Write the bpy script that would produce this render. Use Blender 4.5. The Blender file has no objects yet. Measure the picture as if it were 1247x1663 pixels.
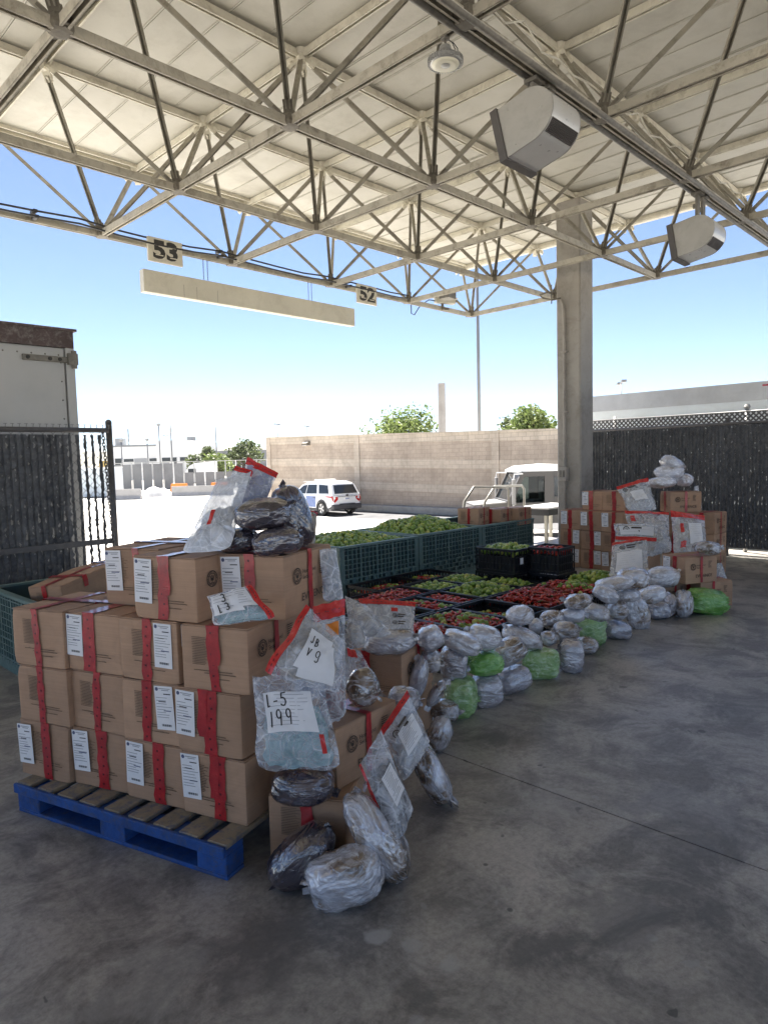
import bpy, bmesh, math, random
from mathutils import Vector, Matrix, noise, Euler

random.seed(11)
SC = bpy.context.scene
COL = SC.collection
PI = math.pi

# ------------------------------------------------------------------ camera
cam_data = bpy.data.cameras.new("camera")
cam_data.sensor_fit = 'HORIZONTAL'
cam_data.sensor_width = 36.0
cam_data.lens = 1101.27 / 1247 * 36.0
cam_data.clip_start = 0.05
cam_data.clip_end = 9000
cam = bpy.data.objects.new("camera", cam_data)
COL.objects.link(cam)
_r, _u, _f = Vector((0.69885, -0.71478, -0.02658)), Vector((0.07392, 0.0352, 0.99664)), Vector((0.71144, 0.69847, -0.07744))
_m = Matrix(((_r.x, _u.x, -_f.x, 0), (_r.y, _u.y, -_f.y, 0), (_r.z, _u.z, -_f.z, 1.57), (0, 0, 0, 1)))
cam.matrix_world = _m
SC.camera = cam

# ------------------------------------------------------------------ sky, sun, exposure
SUN_DIR = Vector((0.22, 0.47, 1.0)).normalized()
SUN_EL = math.asin(SUN_DIR.z)
SUN_AZ = math.atan2(SUN_DIR.x, SUN_DIR.y)          # clockwise from +Y
world = bpy.data.worlds.new("World")
SC.world = world
world.use_nodes = True
wn = world.node_tree.nodes
wl = world.node_tree.links
wn.clear()
sky = wn.new('ShaderNodeTexSky')
sky.sky_type = 'NISHITA'
sky.sun_disc = False
sky.sun_elevation = SUN_EL
sky.sun_rotation = SUN_AZ
sky.altitude = 30
sky.air_density = 0.54
sky.dust_density = 0.12
sky.ozone_density = 1.1
bg = wn.new('ShaderNodeBackground')
bg.inputs[1].default_value = 0.05
wo = wn.new('ShaderNodeOutputWorld')
wl.new(sky.outputs[0], bg.inputs[0])
wl.new(bg.outputs[0], wo.inputs[0])
sun_data = bpy.data.lights.new("sun", 'SUN')
sun_data.energy = 5.0
sun_data.angle = math.radians(0.53)
sun_data.color = (1.0, 0.95, 0.87)
sun = bpy.data.objects.new("sun", sun_data)
COL.objects.link(sun)
sun.rotation_euler = SUN_DIR.to_track_quat('Z', 'Y').to_euler()
SC.view_settings.view_transform = 'Standard'
SC.view_settings.look = 'None'
SC.view_settings.gamma = 1.0
SC.view_settings.use_curve_mapping = False
SC.view_settings.exposure = 2.28
try:
    SC.cycles.max_bounces = 8
    SC.cycles.diffuse_bounces = 5
    SC.cycles.glossy_bounces = 3
    SC.cycles.transmission_bounces = 4
    SC.cycles.transparent_max_bounces = 12
    SC.cycles.caustics_reflective = False
    SC.cycles.caustics_refractive = False
    SC.cycles.use_denoising = True
except Exception:
    pass

# ------------------------------------------------------------------ helpers: materials
def newmat(name):
    m = bpy.data.materials.new(name)
    m.use_nodes = True
    nt = m.node_tree
    b = nt.nodes['Principled BSDF']
    return m, nt.nodes, nt.links, b


def coords(n, l, scale=(1, 1, 1), world_space=False, rand=False):
    """object (or world) coordinates, optionally shifted per object"""
    if world_space:
        g = n.new('ShaderNodeNewGeometry')
        src = g.outputs['Position']
    else:
        g = n.new('ShaderNodeTexCoord')
        src = g.outputs['Object']
    if rand:
        oi = n.new('ShaderNodeObjectInfo')
        ml = n.new('ShaderNodeMath'); ml.operation = 'MULTIPLY'; ml.inputs[1].default_value = 37.0
        l.new(oi.outputs['Random'], ml.inputs[0])
        ad = n.new('ShaderNodeVectorMath'); ad.operation = 'ADD'
        l.new(src, ad.inputs[0]); l.new(ml.outputs[0], ad.inputs[1])
        src = ad.outputs[0]
    mp = n.new('ShaderNodeMapping')
    mp.inputs['Scale'].default_value = scale
    l.new(src, mp.inputs['Vector'])
    return mp.outputs['Vector']


def tex(n, l, vec, scale, detail=4, rough=0.6, dist=0.0):
    t = n.new('ShaderNodeTexNoise')
    t.inputs['Scale'].default_value = scale
    t.inputs['Detail'].default_value = detail
    t.inputs['Roughness'].default_value = rough
    t.inputs['Distortion'].default_value = dist
    l.new(vec, t.inputs['Vector'])
    return t.outputs['Fac']


def ramp(n, l, fac, stops, interp='LINEAR'):
    r = n.new('ShaderNodeValToRGB')
    r.color_ramp.interpolation = interp
    e = r.color_ramp.elements
    while len(e) < len(stops):
        e.new(0.5)
    for k, (p, c) in enumerate(stops):
        e[k].position = p
        e[k].color = (c[0], c[1], c[2], 1) if not isinstance(c, (int, float)) else (c, c, c, 1)
    l.new(fac, r.inputs['Fac'])
    return r.outputs['Color']


def mixc(n, l, fac, a, b, mode='MIX'):
    m = n.new('ShaderNodeMix')
    m.data_type = 'RGBA'
    m.blend_type = mode
    for sock, v in ((m.inputs[0], fac), (m.inputs[6], a), (m.inputs[7], b)):
        if isinstance(v, (int, float)):
            sock.default_value = v
        elif isinstance(v, tuple):
            sock.default_value = (v[0], v[1], v[2], 1)
        else:
            l.new(v, sock)
    return m.outputs[2]


def bump(n, l, height, strength=0.3, dist=0.01, prev=None):
    b = n.new('ShaderNodeBump')
    b.inputs['Strength'].default_value = strength
    b.inputs['Distance'].default_value = dist
    l.new(height, b.inputs['Height'])
    if prev is not None:
        l.new(prev, b.inputs['Normal'])
    return b.outputs['Normal']


def pmat(name, base, rough=0.6, metal=0.0, var=0.18, vs=4.0, bs=60.0, bstr=0.15, dirt=None, dirt_amt=0.5, tint=0.0, coat=0.0,
         world_space=False, spec=0.5):
    """plain painted / moulded surface with uneven colour, dirt patches and fine relief"""
    m, n, l, b = newmat(name)
    v = coords(n, l, world_space=world_space, rand=not world_space)
    f = tex(n, l, v, vs, 5, 0.65)
    lo = tuple(max(0, c * (1 - var)) for c in base)
    hi = tuple(min(1, c * (1 + var)) for c in base)
    c = ramp(n, l, f, [(0.3, lo), (0.7, hi)])
    if dirt is not None:
        f2 = tex(n, l, v, vs * 2.3, 8, 0.75, 0.4)
        k = ramp(n, l, f2, [(0.48, 0.0), (0.68, dirt_amt)])
        c = mixc(n, l, k, c, dirt)
    if tint:
        oi = n.new('ShaderNodeObjectInfo')
        k = ramp(n, l, oi.outputs['Random'], [(0, 1 - tint), (1, 1 + tint * 0.0)])
        c = mixc(n, l, 1.0, c, k, 'MULTIPLY')
    l.new(c, b.inputs['Base Color'])
    b.inputs['Metallic'].default_value = metal
    b.inputs['Coat Weight'].default_value = coat
    b.inputs['Specular IOR Level'].default_value = spec
    fr = tex(n, l, v, vs * 5, 4)
    r = ramp(n, l, fr, [(0.3, max(0.02, rough - 0.1)), (0.7, min(1, rough + 0.1))])
    l.new(r, b.inputs['Roughness'])
    if bstr:
        l.new(bump(n, l, tex(n, l, v, bs, 4), bstr, 0.004), b.inputs['Normal'])
    return m


M = {}

# ------------------------------------------------------------------ helpers: meshes
class MB:
    def __init__(self):
        self.v = []; self.f = []; self.mi = []

    def add(self, vs, fs, mi=0, mat=None):
        o = len(self.v)
        for p in vs:
            p = Vector(p)
            self.v.append(mat @ p if mat is not None else p)
        for f in fs:
            self.f.append([o + i for i in f]); self.mi.append(mi)
        return self

    def box(self, x0, x1, y0, y1, z0, z1, mi=0, mat=None):
        vs = [(x0, y0, z0), (x1, y0, z0), (x1, y1, z0), (x0, y1, z0), (x0, y0, z1), (x1, y0, z1), (x1, y1, z1), (x0, y1, z1)]
        fs = [(0, 3, 2, 1), (4, 5, 6, 7), (0, 1, 5, 4), (1, 2, 6, 5), (2, 3, 7, 6), (3, 0, 4, 7)]
        return self.add(vs, fs, mi, mat)

    def cbox(self, x0, x1, y0, y1, z0, z1, c=0.004, mi=0, mat=None):
        """box with chamfered edges"""
        bm = bmesh.new()
        bmesh.ops.create_cube(bm, size=1.0)
        for w in bm.verts:
            w.co = Vector(((x0 + x1) / 2 + w.co.x * (x1 - x0), (y0 + y1) / 2 + w.co.y * (y1 - y0), (z0 + z1) / 2 + w.co.z * (z1 - z0)))
        bmesh.ops.bevel(bm, geom=list(bm.edges), offset=c, segments=1, affect='EDGES', profile=0.5)
        bm.verts.index_update()
        self.add([w.co.copy() for w in bm.verts], [[w.index for w in f.verts] for f in bm.faces], mi, mat)
        bm.free()
        return self

    def quad(self, a, b, c, d, mi=0, mat=None):
        return self.add([a, b, c, d], [(0, 1, 2, 3)], mi, mat)

    def bar(self, a, b, w, h=None, mi=0, up=(0, 0, 1)):
        """square bar from a to b"""
        a = Vector(a); b = Vector(b); h = h or w
        d = (b - a).normalized(); u = Vector(up)
        if abs(d.dot(u)) > 0.98: u = Vector((1, 0, 0))
        s = d.cross(u).normalized(); t = s.cross(d)
        vs = []
        for p in (a, b):
            for q, r in ((-1, -1), (1, -1), (1, 1), (-1, 1)):
                vs.append(p + s * (q * w / 2) + t * (r * h / 2))
        return self.add(vs, [(3, 2, 1, 0), (4, 5, 6, 7), (0, 1, 5, 4), (1, 2, 6, 5), (2, 3, 7, 6), (3, 0, 4, 7)], mi)

    def tube(self, pts, r, n=8, mi=0, cap=True, radii=None):
        pts = [Vector(p) for p in pts]
        rings = []
        prev = None
        for i, p in enumerate(pts):
            d = (pts[min(i + 1, len(pts) - 1)] - pts[max(i - 1, 0)]).normalized()
            if prev is None:
                u = Vector((0, 0, 1)) if abs(d.z) < 0.9 else Vector((1, 0, 0))
                s = d.cross(u).normalized()
            else:
                s = (prev - d * prev.dot(d)).normalized()
            prev = s
            t = d.cross(s)
            rr = radii[i] if radii else r
            rings.append([p + (s * math.cos(2 * PI * k / n) + t * math.sin(2 * PI * k / n)) * rr for k in range(n)])
        vs = [q for ring in rings for q in ring]
        fs = []
        for i in range(len(rings) - 1):
            for k in range(n):
                fs.append((i * n + k, i * n + (k + 1) % n, (i + 1) * n + (k + 1) % n, (i + 1) * n + k))
        if cap:
            fs.append(tuple(range(n - 1, -1, -1)))
            fs.append(tuple((len(rings) - 1) * n + k for k in range(n)))
        return self.add(vs, fs, mi)

    def lathe(self, prof, n=24, mi=0, mat=None, cap=True):
        vs = []; fs = []
        for r, z in prof:
            for k in range(n):
                vs.append((r * math.cos(2 * PI * k / n), r * math.sin(2 * PI * k / n), z))
        for i in range(len(prof) - 1):
            for k in range(n):
                fs.append((i * n + k, i * n + (k + 1) % n, (i + 1) * n + (k + 1) % n, (i + 1) * n + k))
        if cap:
            fs.append(tuple(range(n - 1, -1, -1)))
            fs.append(tuple((len(prof) - 1) * n + k for k in range(n)))
        return self.add(vs, fs, mi, mat)

    def prism(self, poly, y0, y1, mi=0, mat=None):
        """polygon in x,z extruded along y"""
        n = len(poly)
        vs = [(x, y0, z) for x, z in poly] + [(x, y1, z) for x, z in poly]
        fs = [tuple(range(n)), tuple(range(2 * n - 1, n - 1, -1))]
        for k in range(n):
            fs.append((k, n + k, n + (k + 1) % n, (k + 1) % n))
        return self.add(vs, fs, mi, mat)

    def ribbon(self, pts, w, mi=0, mat=None):
        """flat pen stroke in the x,z plane"""
        for a, b in zip(pts[:-1], pts[1:]):
            a = Vector((a[0], 0, a[1])); b = Vector((b[0], 0, b[1]))
            d = (b - a)
            if d.length < 1e-6: continue
            d.normalize(); s = Vector((d.z, 0, -d.x)) * w / 2; e = d * w * 0.3
            self.quad(a - s - e, b - s + e, b + s + e, a + s - e, mi, mat)
        return self

    def mesh(self, name, mats, smooth=False, normals=True):
        me = bpy.data.meshes.new(name)
        me.from_pydata([tuple(p) for p in self.v], [], self.f)
        if not isinstance(mats, (list, tuple)): mats = [mats]
        for mt in mats: me.materials.append(mt)
        if len(mats) > 1:
            me.polygons.foreach_set('material_index', self.mi)
        if normals:
            bm = bmesh.new(); bm.from_mesh(me)
            bmesh.ops.recalc_face_normals(bm, faces=bm.faces)
            bm.to_mesh(me); bm.free()
        if smooth:
            me.polygons.foreach_set('use_smooth', [True] * len(me.polygons))
        me.update()
        return me

    def build(self, name, mats, parent=None, smooth=False, loc=None, rotz=None, normals=True):
        return link(name, self.mesh(name, mats, smooth, normals), parent, loc, rotz)


def link(name, me, parent=None, loc=None, rotz=None, rot=None):
    o = bpy.data.objects.new(name, me)
    COL.objects.link(o)
    if parent is not None: o.parent = parent
    if loc is not None: o.location = loc
    if rotz is not None: o.rotation_euler = (0, 0, rotz)
    if rot is not None: o.rotation_euler = rot
    return o


def tag(o, label, cat, group=None, kind=None):
    if label: o['label'] = label
    if cat: o['category'] = cat
    if group: o['group'] = group
    if kind: o['kind'] = kind
    return o


def struct(o):
    o['kind'] = 'structure'
    return o


def thing(name, label, cat, loc=(0, 0, 0), rotz=0.0, group=None):
    o = bpy.data.objects.new(name, None)
    o.empty_display_size = 0.2
    COL.objects.link(o)
    o.location = loc
    o.rotation_euler = (0, 0, rotz)
    return tag(o, label, cat, group)


def text_mesh(body, size, bold=0.0, mi_extrude=0.0008, align='CENTER'):
    cu = bpy.data.curves.new('lettering', 'FONT')
    cu.body = body; cu.size = size; cu.offset = bold; cu.extrude = mi_extrude
    cu.align_x = align; cu.align_y = 'CENTER'
    cu.resolution_u = 3
    ob = bpy.data.objects.new('lettering', cu)
    COL.objects.link(ob)
    dg = bpy.context.evaluated_depsgraph_get()
    me = bpy.data.meshes.new_from_object(ob.evaluated_get(dg))
    me.transform(Matrix.Rotation(PI / 2, 4, 'X'))       # stand it up: x right, z up, facing -y
    bpy.data.objects.remove(ob)
    bpy.data.curves.remove(cu)
    return me


def fbm(p, s, o=3):
    return noise.fractal(Vector(p) * s, 0.9, 2.0, o, noise_basis='PERLIN_ORIGINAL')

# ------------------------------------------------------------------ materials of the setting
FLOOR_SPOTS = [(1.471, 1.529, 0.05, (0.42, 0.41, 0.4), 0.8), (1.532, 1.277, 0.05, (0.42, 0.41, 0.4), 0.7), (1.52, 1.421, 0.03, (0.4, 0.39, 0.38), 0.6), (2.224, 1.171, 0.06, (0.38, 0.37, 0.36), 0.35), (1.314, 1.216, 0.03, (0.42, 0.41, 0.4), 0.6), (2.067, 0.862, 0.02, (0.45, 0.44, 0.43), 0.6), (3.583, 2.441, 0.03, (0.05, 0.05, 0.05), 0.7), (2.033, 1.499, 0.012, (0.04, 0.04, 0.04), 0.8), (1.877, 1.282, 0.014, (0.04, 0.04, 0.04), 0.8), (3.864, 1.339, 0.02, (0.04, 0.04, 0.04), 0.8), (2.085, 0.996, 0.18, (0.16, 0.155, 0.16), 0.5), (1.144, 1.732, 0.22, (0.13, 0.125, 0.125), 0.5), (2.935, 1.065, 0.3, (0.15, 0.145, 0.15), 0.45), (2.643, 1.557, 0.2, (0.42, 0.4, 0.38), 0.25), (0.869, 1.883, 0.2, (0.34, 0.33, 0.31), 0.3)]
FLOOR_ARCS = [(-1.5, -6.5, 8.2, .11, .45), (-1.5, -6.5, 9.75, .11, .40), (9.0, -5.0, 6.3, .1, .35), (5.5, 9.5, 9.1, .1, .3)]


def floor_material():
    m, n, l, b = newmat('dock_concrete')
    v = coords(n, l, world_space=True)
    big = tex(n, l, v, 0.55, 6, 0.62, 0.6)
    c = ramp(n, l, big, [(0.30, (0.275, 0.255, 0.228)), (0.5, (0.385, 0.356, 0.320)), (0.72, (0.49, 0.455, 0.41))])
    mid = tex(n, l, v, 2.6, 8, 0.72, 0.5)
    k = ramp(n, l, mid, [(0.44, 0.0), (0.58, 0.9)])
    c = mixc(n, l, k, c, (0.170, 0.158, 0.150))
    # rubbed streaks: two stretched noises along the traffic directions
    for sc, rz, amt, col in (((0.35, 5.0, 1), 0.15, 0.55, (0.38, 0.362, 0.342)), ((6.0, 0.5, 1), 0.35, 0.55, (0.115, 0.112, 0.117))):
        g = n.new('ShaderNodeNewGeometry')
        mp = n.new('ShaderNodeMapping'); mp.inputs['Scale'].default_value = sc; mp.inputs['Rotation'].default_value = (0, 0, rz)
        l.new(g.outputs['Position'], mp.inputs['Vector'])
        f = tex(n, l, mp.outputs[0], 1.0, 6, 0.7, 0.3)
        k = ramp(n, l, f, [(0.56, 0.0), (0.74, amt)])
        c = mixc(n, l, k, c, col)
    fine = tex(n, l, v, 38, 6, 0.8)
    k = ramp(n, l, fine, [(0.30, 0.62), (0.55, 1.0), (0.8, 1.25)])
    c = mixc(n, l, 1.0, c, k, 'MULTIPLY')
    # pale dried splashes and dark gum spots
    sp = tex(n, l, v, 4.3, 3, 0.4, 1.2)
    k = ramp(n, l, sp, [(0.735, 0.0), (0.75, 0.55)])
    c = mixc(n, l, k, c, (0.32, 0.315, 0.31))
    sp = tex(n, l, v, 9.0, 2, 0.4, 0.8)
    k = ramp(n, l, sp, [(0.735, 0.0), (0.76, 0.7)])
    c = mixc(n, l, k, c, (0.05, 0.05, 0.05))
    # marks with a place of their own: dried splashes, oil drips, tyre arcs
    gp = n.new('ShaderNodeNewGeometry')
    wob = n.new('ShaderNodeTexNoise'); wob.inputs['Scale'].default_value = 7.0; wob.inputs['Detail'].default_value = 5
    l.new(gp.outputs['Position'], wob.inputs['Vector'])

    def dist_to(x, y):
        d = n.new('ShaderNodeVectorMath'); d.operation = 'DISTANCE'; d.inputs[1].default_value = (x, y, 0)
        l.new(gp.outputs['Position'], d.inputs[0])
        return d.outputs['Value']

    def wobbled(val, amt):
        q = n.new('ShaderNodeMath'); q.operation = 'MULTIPLY_ADD'; q.inputs[1].default_value = amt
        l.new(wob.outputs['Fac'], q.inputs[0]); l.new(val, q.inputs[2])
        return q.outputs[0]

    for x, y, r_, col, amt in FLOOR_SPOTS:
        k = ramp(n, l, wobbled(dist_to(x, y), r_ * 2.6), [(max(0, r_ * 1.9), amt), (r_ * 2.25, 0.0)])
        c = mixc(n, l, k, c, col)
    for x, y, R_, w_, amt in FLOOR_ARCS:
        q = n.new('ShaderNodeMath'); q.operation = 'SUBTRACT'; q.inputs[1].default_value = R_; l.new(dist_to(x, y), q.inputs[0])
        ab = n.new('ShaderNodeMath'); ab.operation = 'ABSOLUTE'; l.new(q.outputs[0], ab.inputs[0])
        k = ramp(n, l, ab.outputs[0], [(w_ * .6, amt), (w_, 0.0)])
        k2 = ramp(n, l, mid, [(.38, 0.15), (.6, 1.0)])
        k3 = n.new('ShaderNodeMath'); k3.operation = 'MULTIPLY'; l.new(k, k3.inputs[0]); l.new(k2, k3.inputs[1])
        c = mixc(n, l, k3.outputs[0], c, (0.075, 0.073, 0.075))
    l.new(c, b.inputs['Base Color'])
    r = ramp(n, l, mid, [(0.3, 0.30), (0.7, 0.46)])
    l.new(r, b.inputs['Roughness'])
    b.inputs['Specular IOR Level'].default_value = 0.55
    nb = bump(n, l, fine, 0.10, 0.004)
    l.new(bump(n, l, mid, 0.10, 0.02, nb), b.inputs['Normal'])
    return m


def lot_material():
    m, n, l, b = newmat('lot_concrete')
    v = coords(n, l, world_space=True)
    f = tex(n, l, v, 0.12, 7, 0.65, 0.4)
    c = ramp(n, l, f, [(0.3, (0.44, 0.42, 0.385)), (0.7, (0.54, 0.515, 0.475))])
    f2 = tex(n, l, v, 1.6, 7, 0.7)
    k = ramp(n, l, f2, [(0.5, 0.0), (0.72, 0.4)])
    c = mixc(n, l, k, c, (0.27, 0.26, 0.24))
    l.new(c, b.inputs['Base Color'])
    b.inputs['Roughness'].default_value = 0.85
    l.new(bump(n, l, f2, 0.1, 0.01), b.inputs['Normal'])
    return m


def block_material(name, c1, c2, mortar):
    m, n, l, b = newmat(name)
    g = n.new('ShaderNodeTexCoord')
    mp = n.new('ShaderNodeMapping')
    mp.inputs['Rotation'].default_value = (PI / 2, 0, PI / 2)
    l.new(g.outputs['Object'], mp.inputs['Vector'])
    # object coords: y along the wall, z up -> brick plane
    sx = n.new('ShaderNodeSeparateXYZ'); l.new(g.outputs['Object'], sx.inputs[0])
    cx = n.new('ShaderNodeCombineXYZ'); l.new(sx.outputs['Y'], cx.inputs['X']); l.new(sx.outputs['Z'], cx.inputs['Y'])
    br = n.new('ShaderNodeTexBrick')
    br.inputs['Scale'].default_value = 1.0
    br.inputs['Brick Width'].default_value = 0.406
    br.inputs['Row Height'].default_value = 0.203
    br.inputs['Mortar Size'].default_value = 0.008
    br.inputs['Mortar Smooth'].default_value = 0.2
    br.inputs['Color1'].default_value = (*c1, 1); br.inputs['Color2'].default_value = (*c2, 1); br.inputs['Mortar'].default_value = (*mortar, 1)
    l.new(cx.outputs[0], br.inputs['Vector'])
    v = coords(n, l)
    f = tex(n, l, v, 0.7, 7, 0.7, 0.5)
    k = ramp(n, l, f, [(0.3, 0.78), (0.7, 1.15)])
    c = mixc(n, l, 1.0, br.outputs['Color'], k, 'MULTIPLY')
    # run-down water stains
    mp2 = n.new('ShaderNodeMapping'); mp2.inputs['Scale'].default_value = (1, 2.2, 0.18); l.new(g.outputs['Object'], mp2.inputs['Vector'])
    f3 = tex(n, l, mp2.outputs[0], 1.4, 5, 0.7)
    k = ramp(n, l, f3, [(0.55, 0.0), (0.75, 0.5)])
    c = mixc(n, l, k, c, tuple(x * 0.6 for x in c1))
    l.new(c, b.inputs['Base Color'])
    b.inputs['Roughness'].default_value = 0.92
    b.inputs['Specular IOR Level'].default_value = 0.2
    inv = n.new('ShaderNodeMath'); inv.operation = 'SUBTRACT'; inv.inputs[0].default_value = 1.0; l.new(br.outputs['Fac'], inv.inputs[1])
    nb = bump(n, l, inv.outputs[0], 0.5, 0.02)
    l.new(bump(n, l, tex(n, l, v, 25, 5, 0.7), 0.35, 0.02, nb), b.inputs['Normal'])
    return m


M['floor'] = floor_material()
M['lot'] = lot_material()
M['wall_shade'] = pmat('wall_shade', (0.085, 0.085, 0.09), 0.9, var=0.25, vs=0.6, bs=40, world_space=True, dirt=(0.14, 0.135, 0.13))  # dark colour standing for the shade at the foot of the block wall
M['kerb'] = pmat('kerb_concrete', (0.36, 0.345, 0.315), 0.9, var=0.15, vs=1.2, bs=30, dirt=(0.2, 0.19, 0.175))
M['block_brown'] = block_material('split_block', (0.42, 0.345, 0.275), (0.46, 0.38, 0.305), (0.36, 0.30, 0.245))
M['block_pale'] = block_material('smooth_block', (0.50, 0.425, 0.345), (0.55, 0.47, 0.38), (0.42, 0.36, 0.295))
M['block_cap'] = block_material('cap_block', (0.52, 0.445, 0.355), (0.57, 0.49, 0.395), (0.35, 0.30, 0.245))
M['deck'] = pmat('deck_panel_paint', (0.50, 0.482, 0.42), 0.5, var=0.06, vs=0.9, bs=8, bstr=0.06, dirt=(0.37, 0.35, 0.295), dirt_amt=0.55)
M['deck_top'] = pmat('roof_sheet', (0.45, 0.44, 0.42), 0.6)
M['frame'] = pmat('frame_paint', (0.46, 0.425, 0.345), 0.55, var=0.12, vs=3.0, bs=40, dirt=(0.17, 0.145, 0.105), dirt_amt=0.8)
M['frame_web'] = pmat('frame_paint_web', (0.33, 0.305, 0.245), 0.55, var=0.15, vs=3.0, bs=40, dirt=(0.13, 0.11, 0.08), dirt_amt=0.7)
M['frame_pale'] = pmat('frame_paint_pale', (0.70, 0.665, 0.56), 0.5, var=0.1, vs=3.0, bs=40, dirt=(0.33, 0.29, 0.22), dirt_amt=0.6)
M['hub'] = pmat('hub_cast', (0.17, 0.15, 0.115), 0.6, var=0.25, vs=9, dirt=(0.09, 0.078, 0.06), dirt_amt=0.8)
M['grime'] = pmat('grimy_steel', (0.15, 0.14, 0.12), 0.6, var=0.3, vs=6, dirt=(0.32, 0.30, 0.25), dirt_amt=0.5)
M['column'] = pmat('column_concrete', (0.34, 0.318, 0.285), 0.85, var=0.12, vs=1.6, bs=30, dirt=(0.21, 0.192, 0.165), dirt_amt=0.7)
M['galv'] = pmat('galvanised_steel', (0.42, 0.42, 0.41), 0.45, metal=0.6, var=0.15, vs=7)
M['black'] = pmat('black_plastic', (0.018, 0.018, 0.02), 0.45, var=0.3, vs=8)
M['cable'] = pmat('black_cable', (0.03, 0.03, 0.032), 0.5)
M['cream'] = pmat('cream_paint', (0.66, 0.625, 0.52), 0.5, var=0.08, vs=2.0, dirt=(0.45, 0.41, 0.33), dirt_amt=0.5)
M['ink'] = pmat('dark_ink', (0.035, 0.033, 0.03), 0.6, var=0.1, bstr=0)
M['white'] = pmat('white_paint', (0.78, 0.78, 0.77), 0.35, var=0.04, vs=1.5, bstr=0.03, coat=0.3)

# ------------------------------------------------------------------ ground
mb = MB()
mb.box(-16, 2.696, -16, 7.35, -1.6, 0)
mb.box(2.704, 11.45, -16, 7.35, -1.6, 0)
mb.box(9.0, 11.45, 7.35, 8.3, -1.6, -0.0)
mb.box(2.6, 2.8, -16, 7.34, -1.5, -0.012)
dock = struct(mb.build('dock_floor', M['floor']))
mb = MB(); mb.quad((-160, -160, -1.3), (260, -160, -1.3), (260, 260, -1.3), (-160, 260, -1.3))
struct(mb.build('lot_pavement', M['lot']))
M['far_ground'] = pmat('dry_ground', (0.27, 0.24, 0.18), 0.95, var=0.2, vs=0.01, bstr=0, world_space=True)
mb = MB(); mb.quad((-6000, -6000, -1.32), (6000, -6000, -1.32), (6000, 6000, -1.32), (-6000, 6000, -1.32))
struct(mb.build('ground', M['far_ground']))
mb = MB(); mb.quad((22.9, 5, -1.296), (26.1, 5, -1.296), (26.1, 36.2, -1.296), (22.9, 30.2, -1.296))  # dark strip added on the lot as the block wall's painted shade
struct(mb.build('wall_shade_strip', M['wall_shade']))

# far hills
def ridge(name, y_dist, base, amp, seed, x0, x1, mat):
    mb = MB(); nseg = 90
    vs = []
    for k in range(nseg + 1):
        t = k / nseg
        ang = math.radians(x0 + (x1 - x0) * t)
        h = base + amp * (fbm((t * 3.1 + seed, seed, 0), 1.6, 5) * 0.9 + 0.25 * fbm((t * 14 + seed, 3, 0), 1.0, 3))
        for rr, hh in ((0, -2.0), (260, h * 0.55), (520, h), (900, h * 0.8), (1500, -2)):
            d = y_dist + rr
            vs.append((math.sin(ang) * d, math.cos(ang) * d, hh + (6 * noise.noise((k * 0.7, rr, seed)) if hh > 0 else 0)))
    n = 5
    fs = [(k * n + j, (k + 1) * n + j, (k + 1) * n + j + 1, k * n + j + 1) for k in range(nseg) for j in range(n - 1)]
    mb.add(vs, fs)
    return struct(mb.build(name, mat, smooth=True))


M['hill'] = pmat('dry_hillside', (0.16, 0.145, 0.105), 0.95, var=0.25, vs=0.004, bstr=0, world_space=True, dirt=(0.07, 0.075, 0.045), dirt_amt=0.6)
ridge('hills', 2500, 58, 14, 2.2, -40, 100, M['hill'])
ridge('hills', 3300, 92, 18, 5.7, -40, 100, M['hill'])

# ------------------------------------------------------------------ canopy: space frame
S = 1.73964; NX = 3.50588; NY = 7.84434; NZ = 4.23; UZ = 5.427
canopy = thing('canopy', 'cream steel space frame canopy with a ribbed panel deck over the loading dock', 'canopy', (NX, NY, 0))


def P_(i, j, z):       # canopy-local coordinates
    return Vector((S * i, -S * j, z))


def channel(mb, a, b, w, h, up=(0, 0, 1), th=0.006, lip=True):
    """open C channel strut from a to b (open side down)"""
    a = Vector(a); b = Vector(b)
    d = (b - a).normalized(); u = Vector(up)
    if abs(d.dot(u)) > 0.98: u = Vector((1, 0, 0))
    s = d.cross(u).normalized(); t = s.cross(d)
    prof = [(-w / 2, -h / 2), (-w / 2, h / 2), (w / 2, h / 2), (w / 2, -h / 2), (w / 2 - th, -h / 2), (w / 2 - th, h / 2 - th), (-w / 2 + th, h / 2 - th), (-w / 2 + th, -h / 2)]
    n = len(prof); vs = []
    for p in (a, b):
        for q, r in prof: vs.append(p + s * q + t * r)
    fs = [(k, (k + 1) % n, n + (k + 1) % n, n + k) for k in range(n)]
    fs += [(0, 1, 6, 7), (1, 2, 5, 6), (2, 3, 4, 5)]
    fs += [tuple(n + x for x in f[::-1]) for f in ((0, 1, 6, 7), (1, 2, 5, 6), (2, 3, 4, 5))]
    mb.add(vs, fs)
    if lip:
        for q in (-1, 1):
            c0 = a + s * (q * (w / 2 - w * 0.14)) - t * (h / 2 - th / 2); c1 = b + s * (q * (w / 2 - w * 0.14)) - t * (h / 2 - th / 2)
            mb.bar(c0, c1, w * 0.26, th, up=t)


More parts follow.
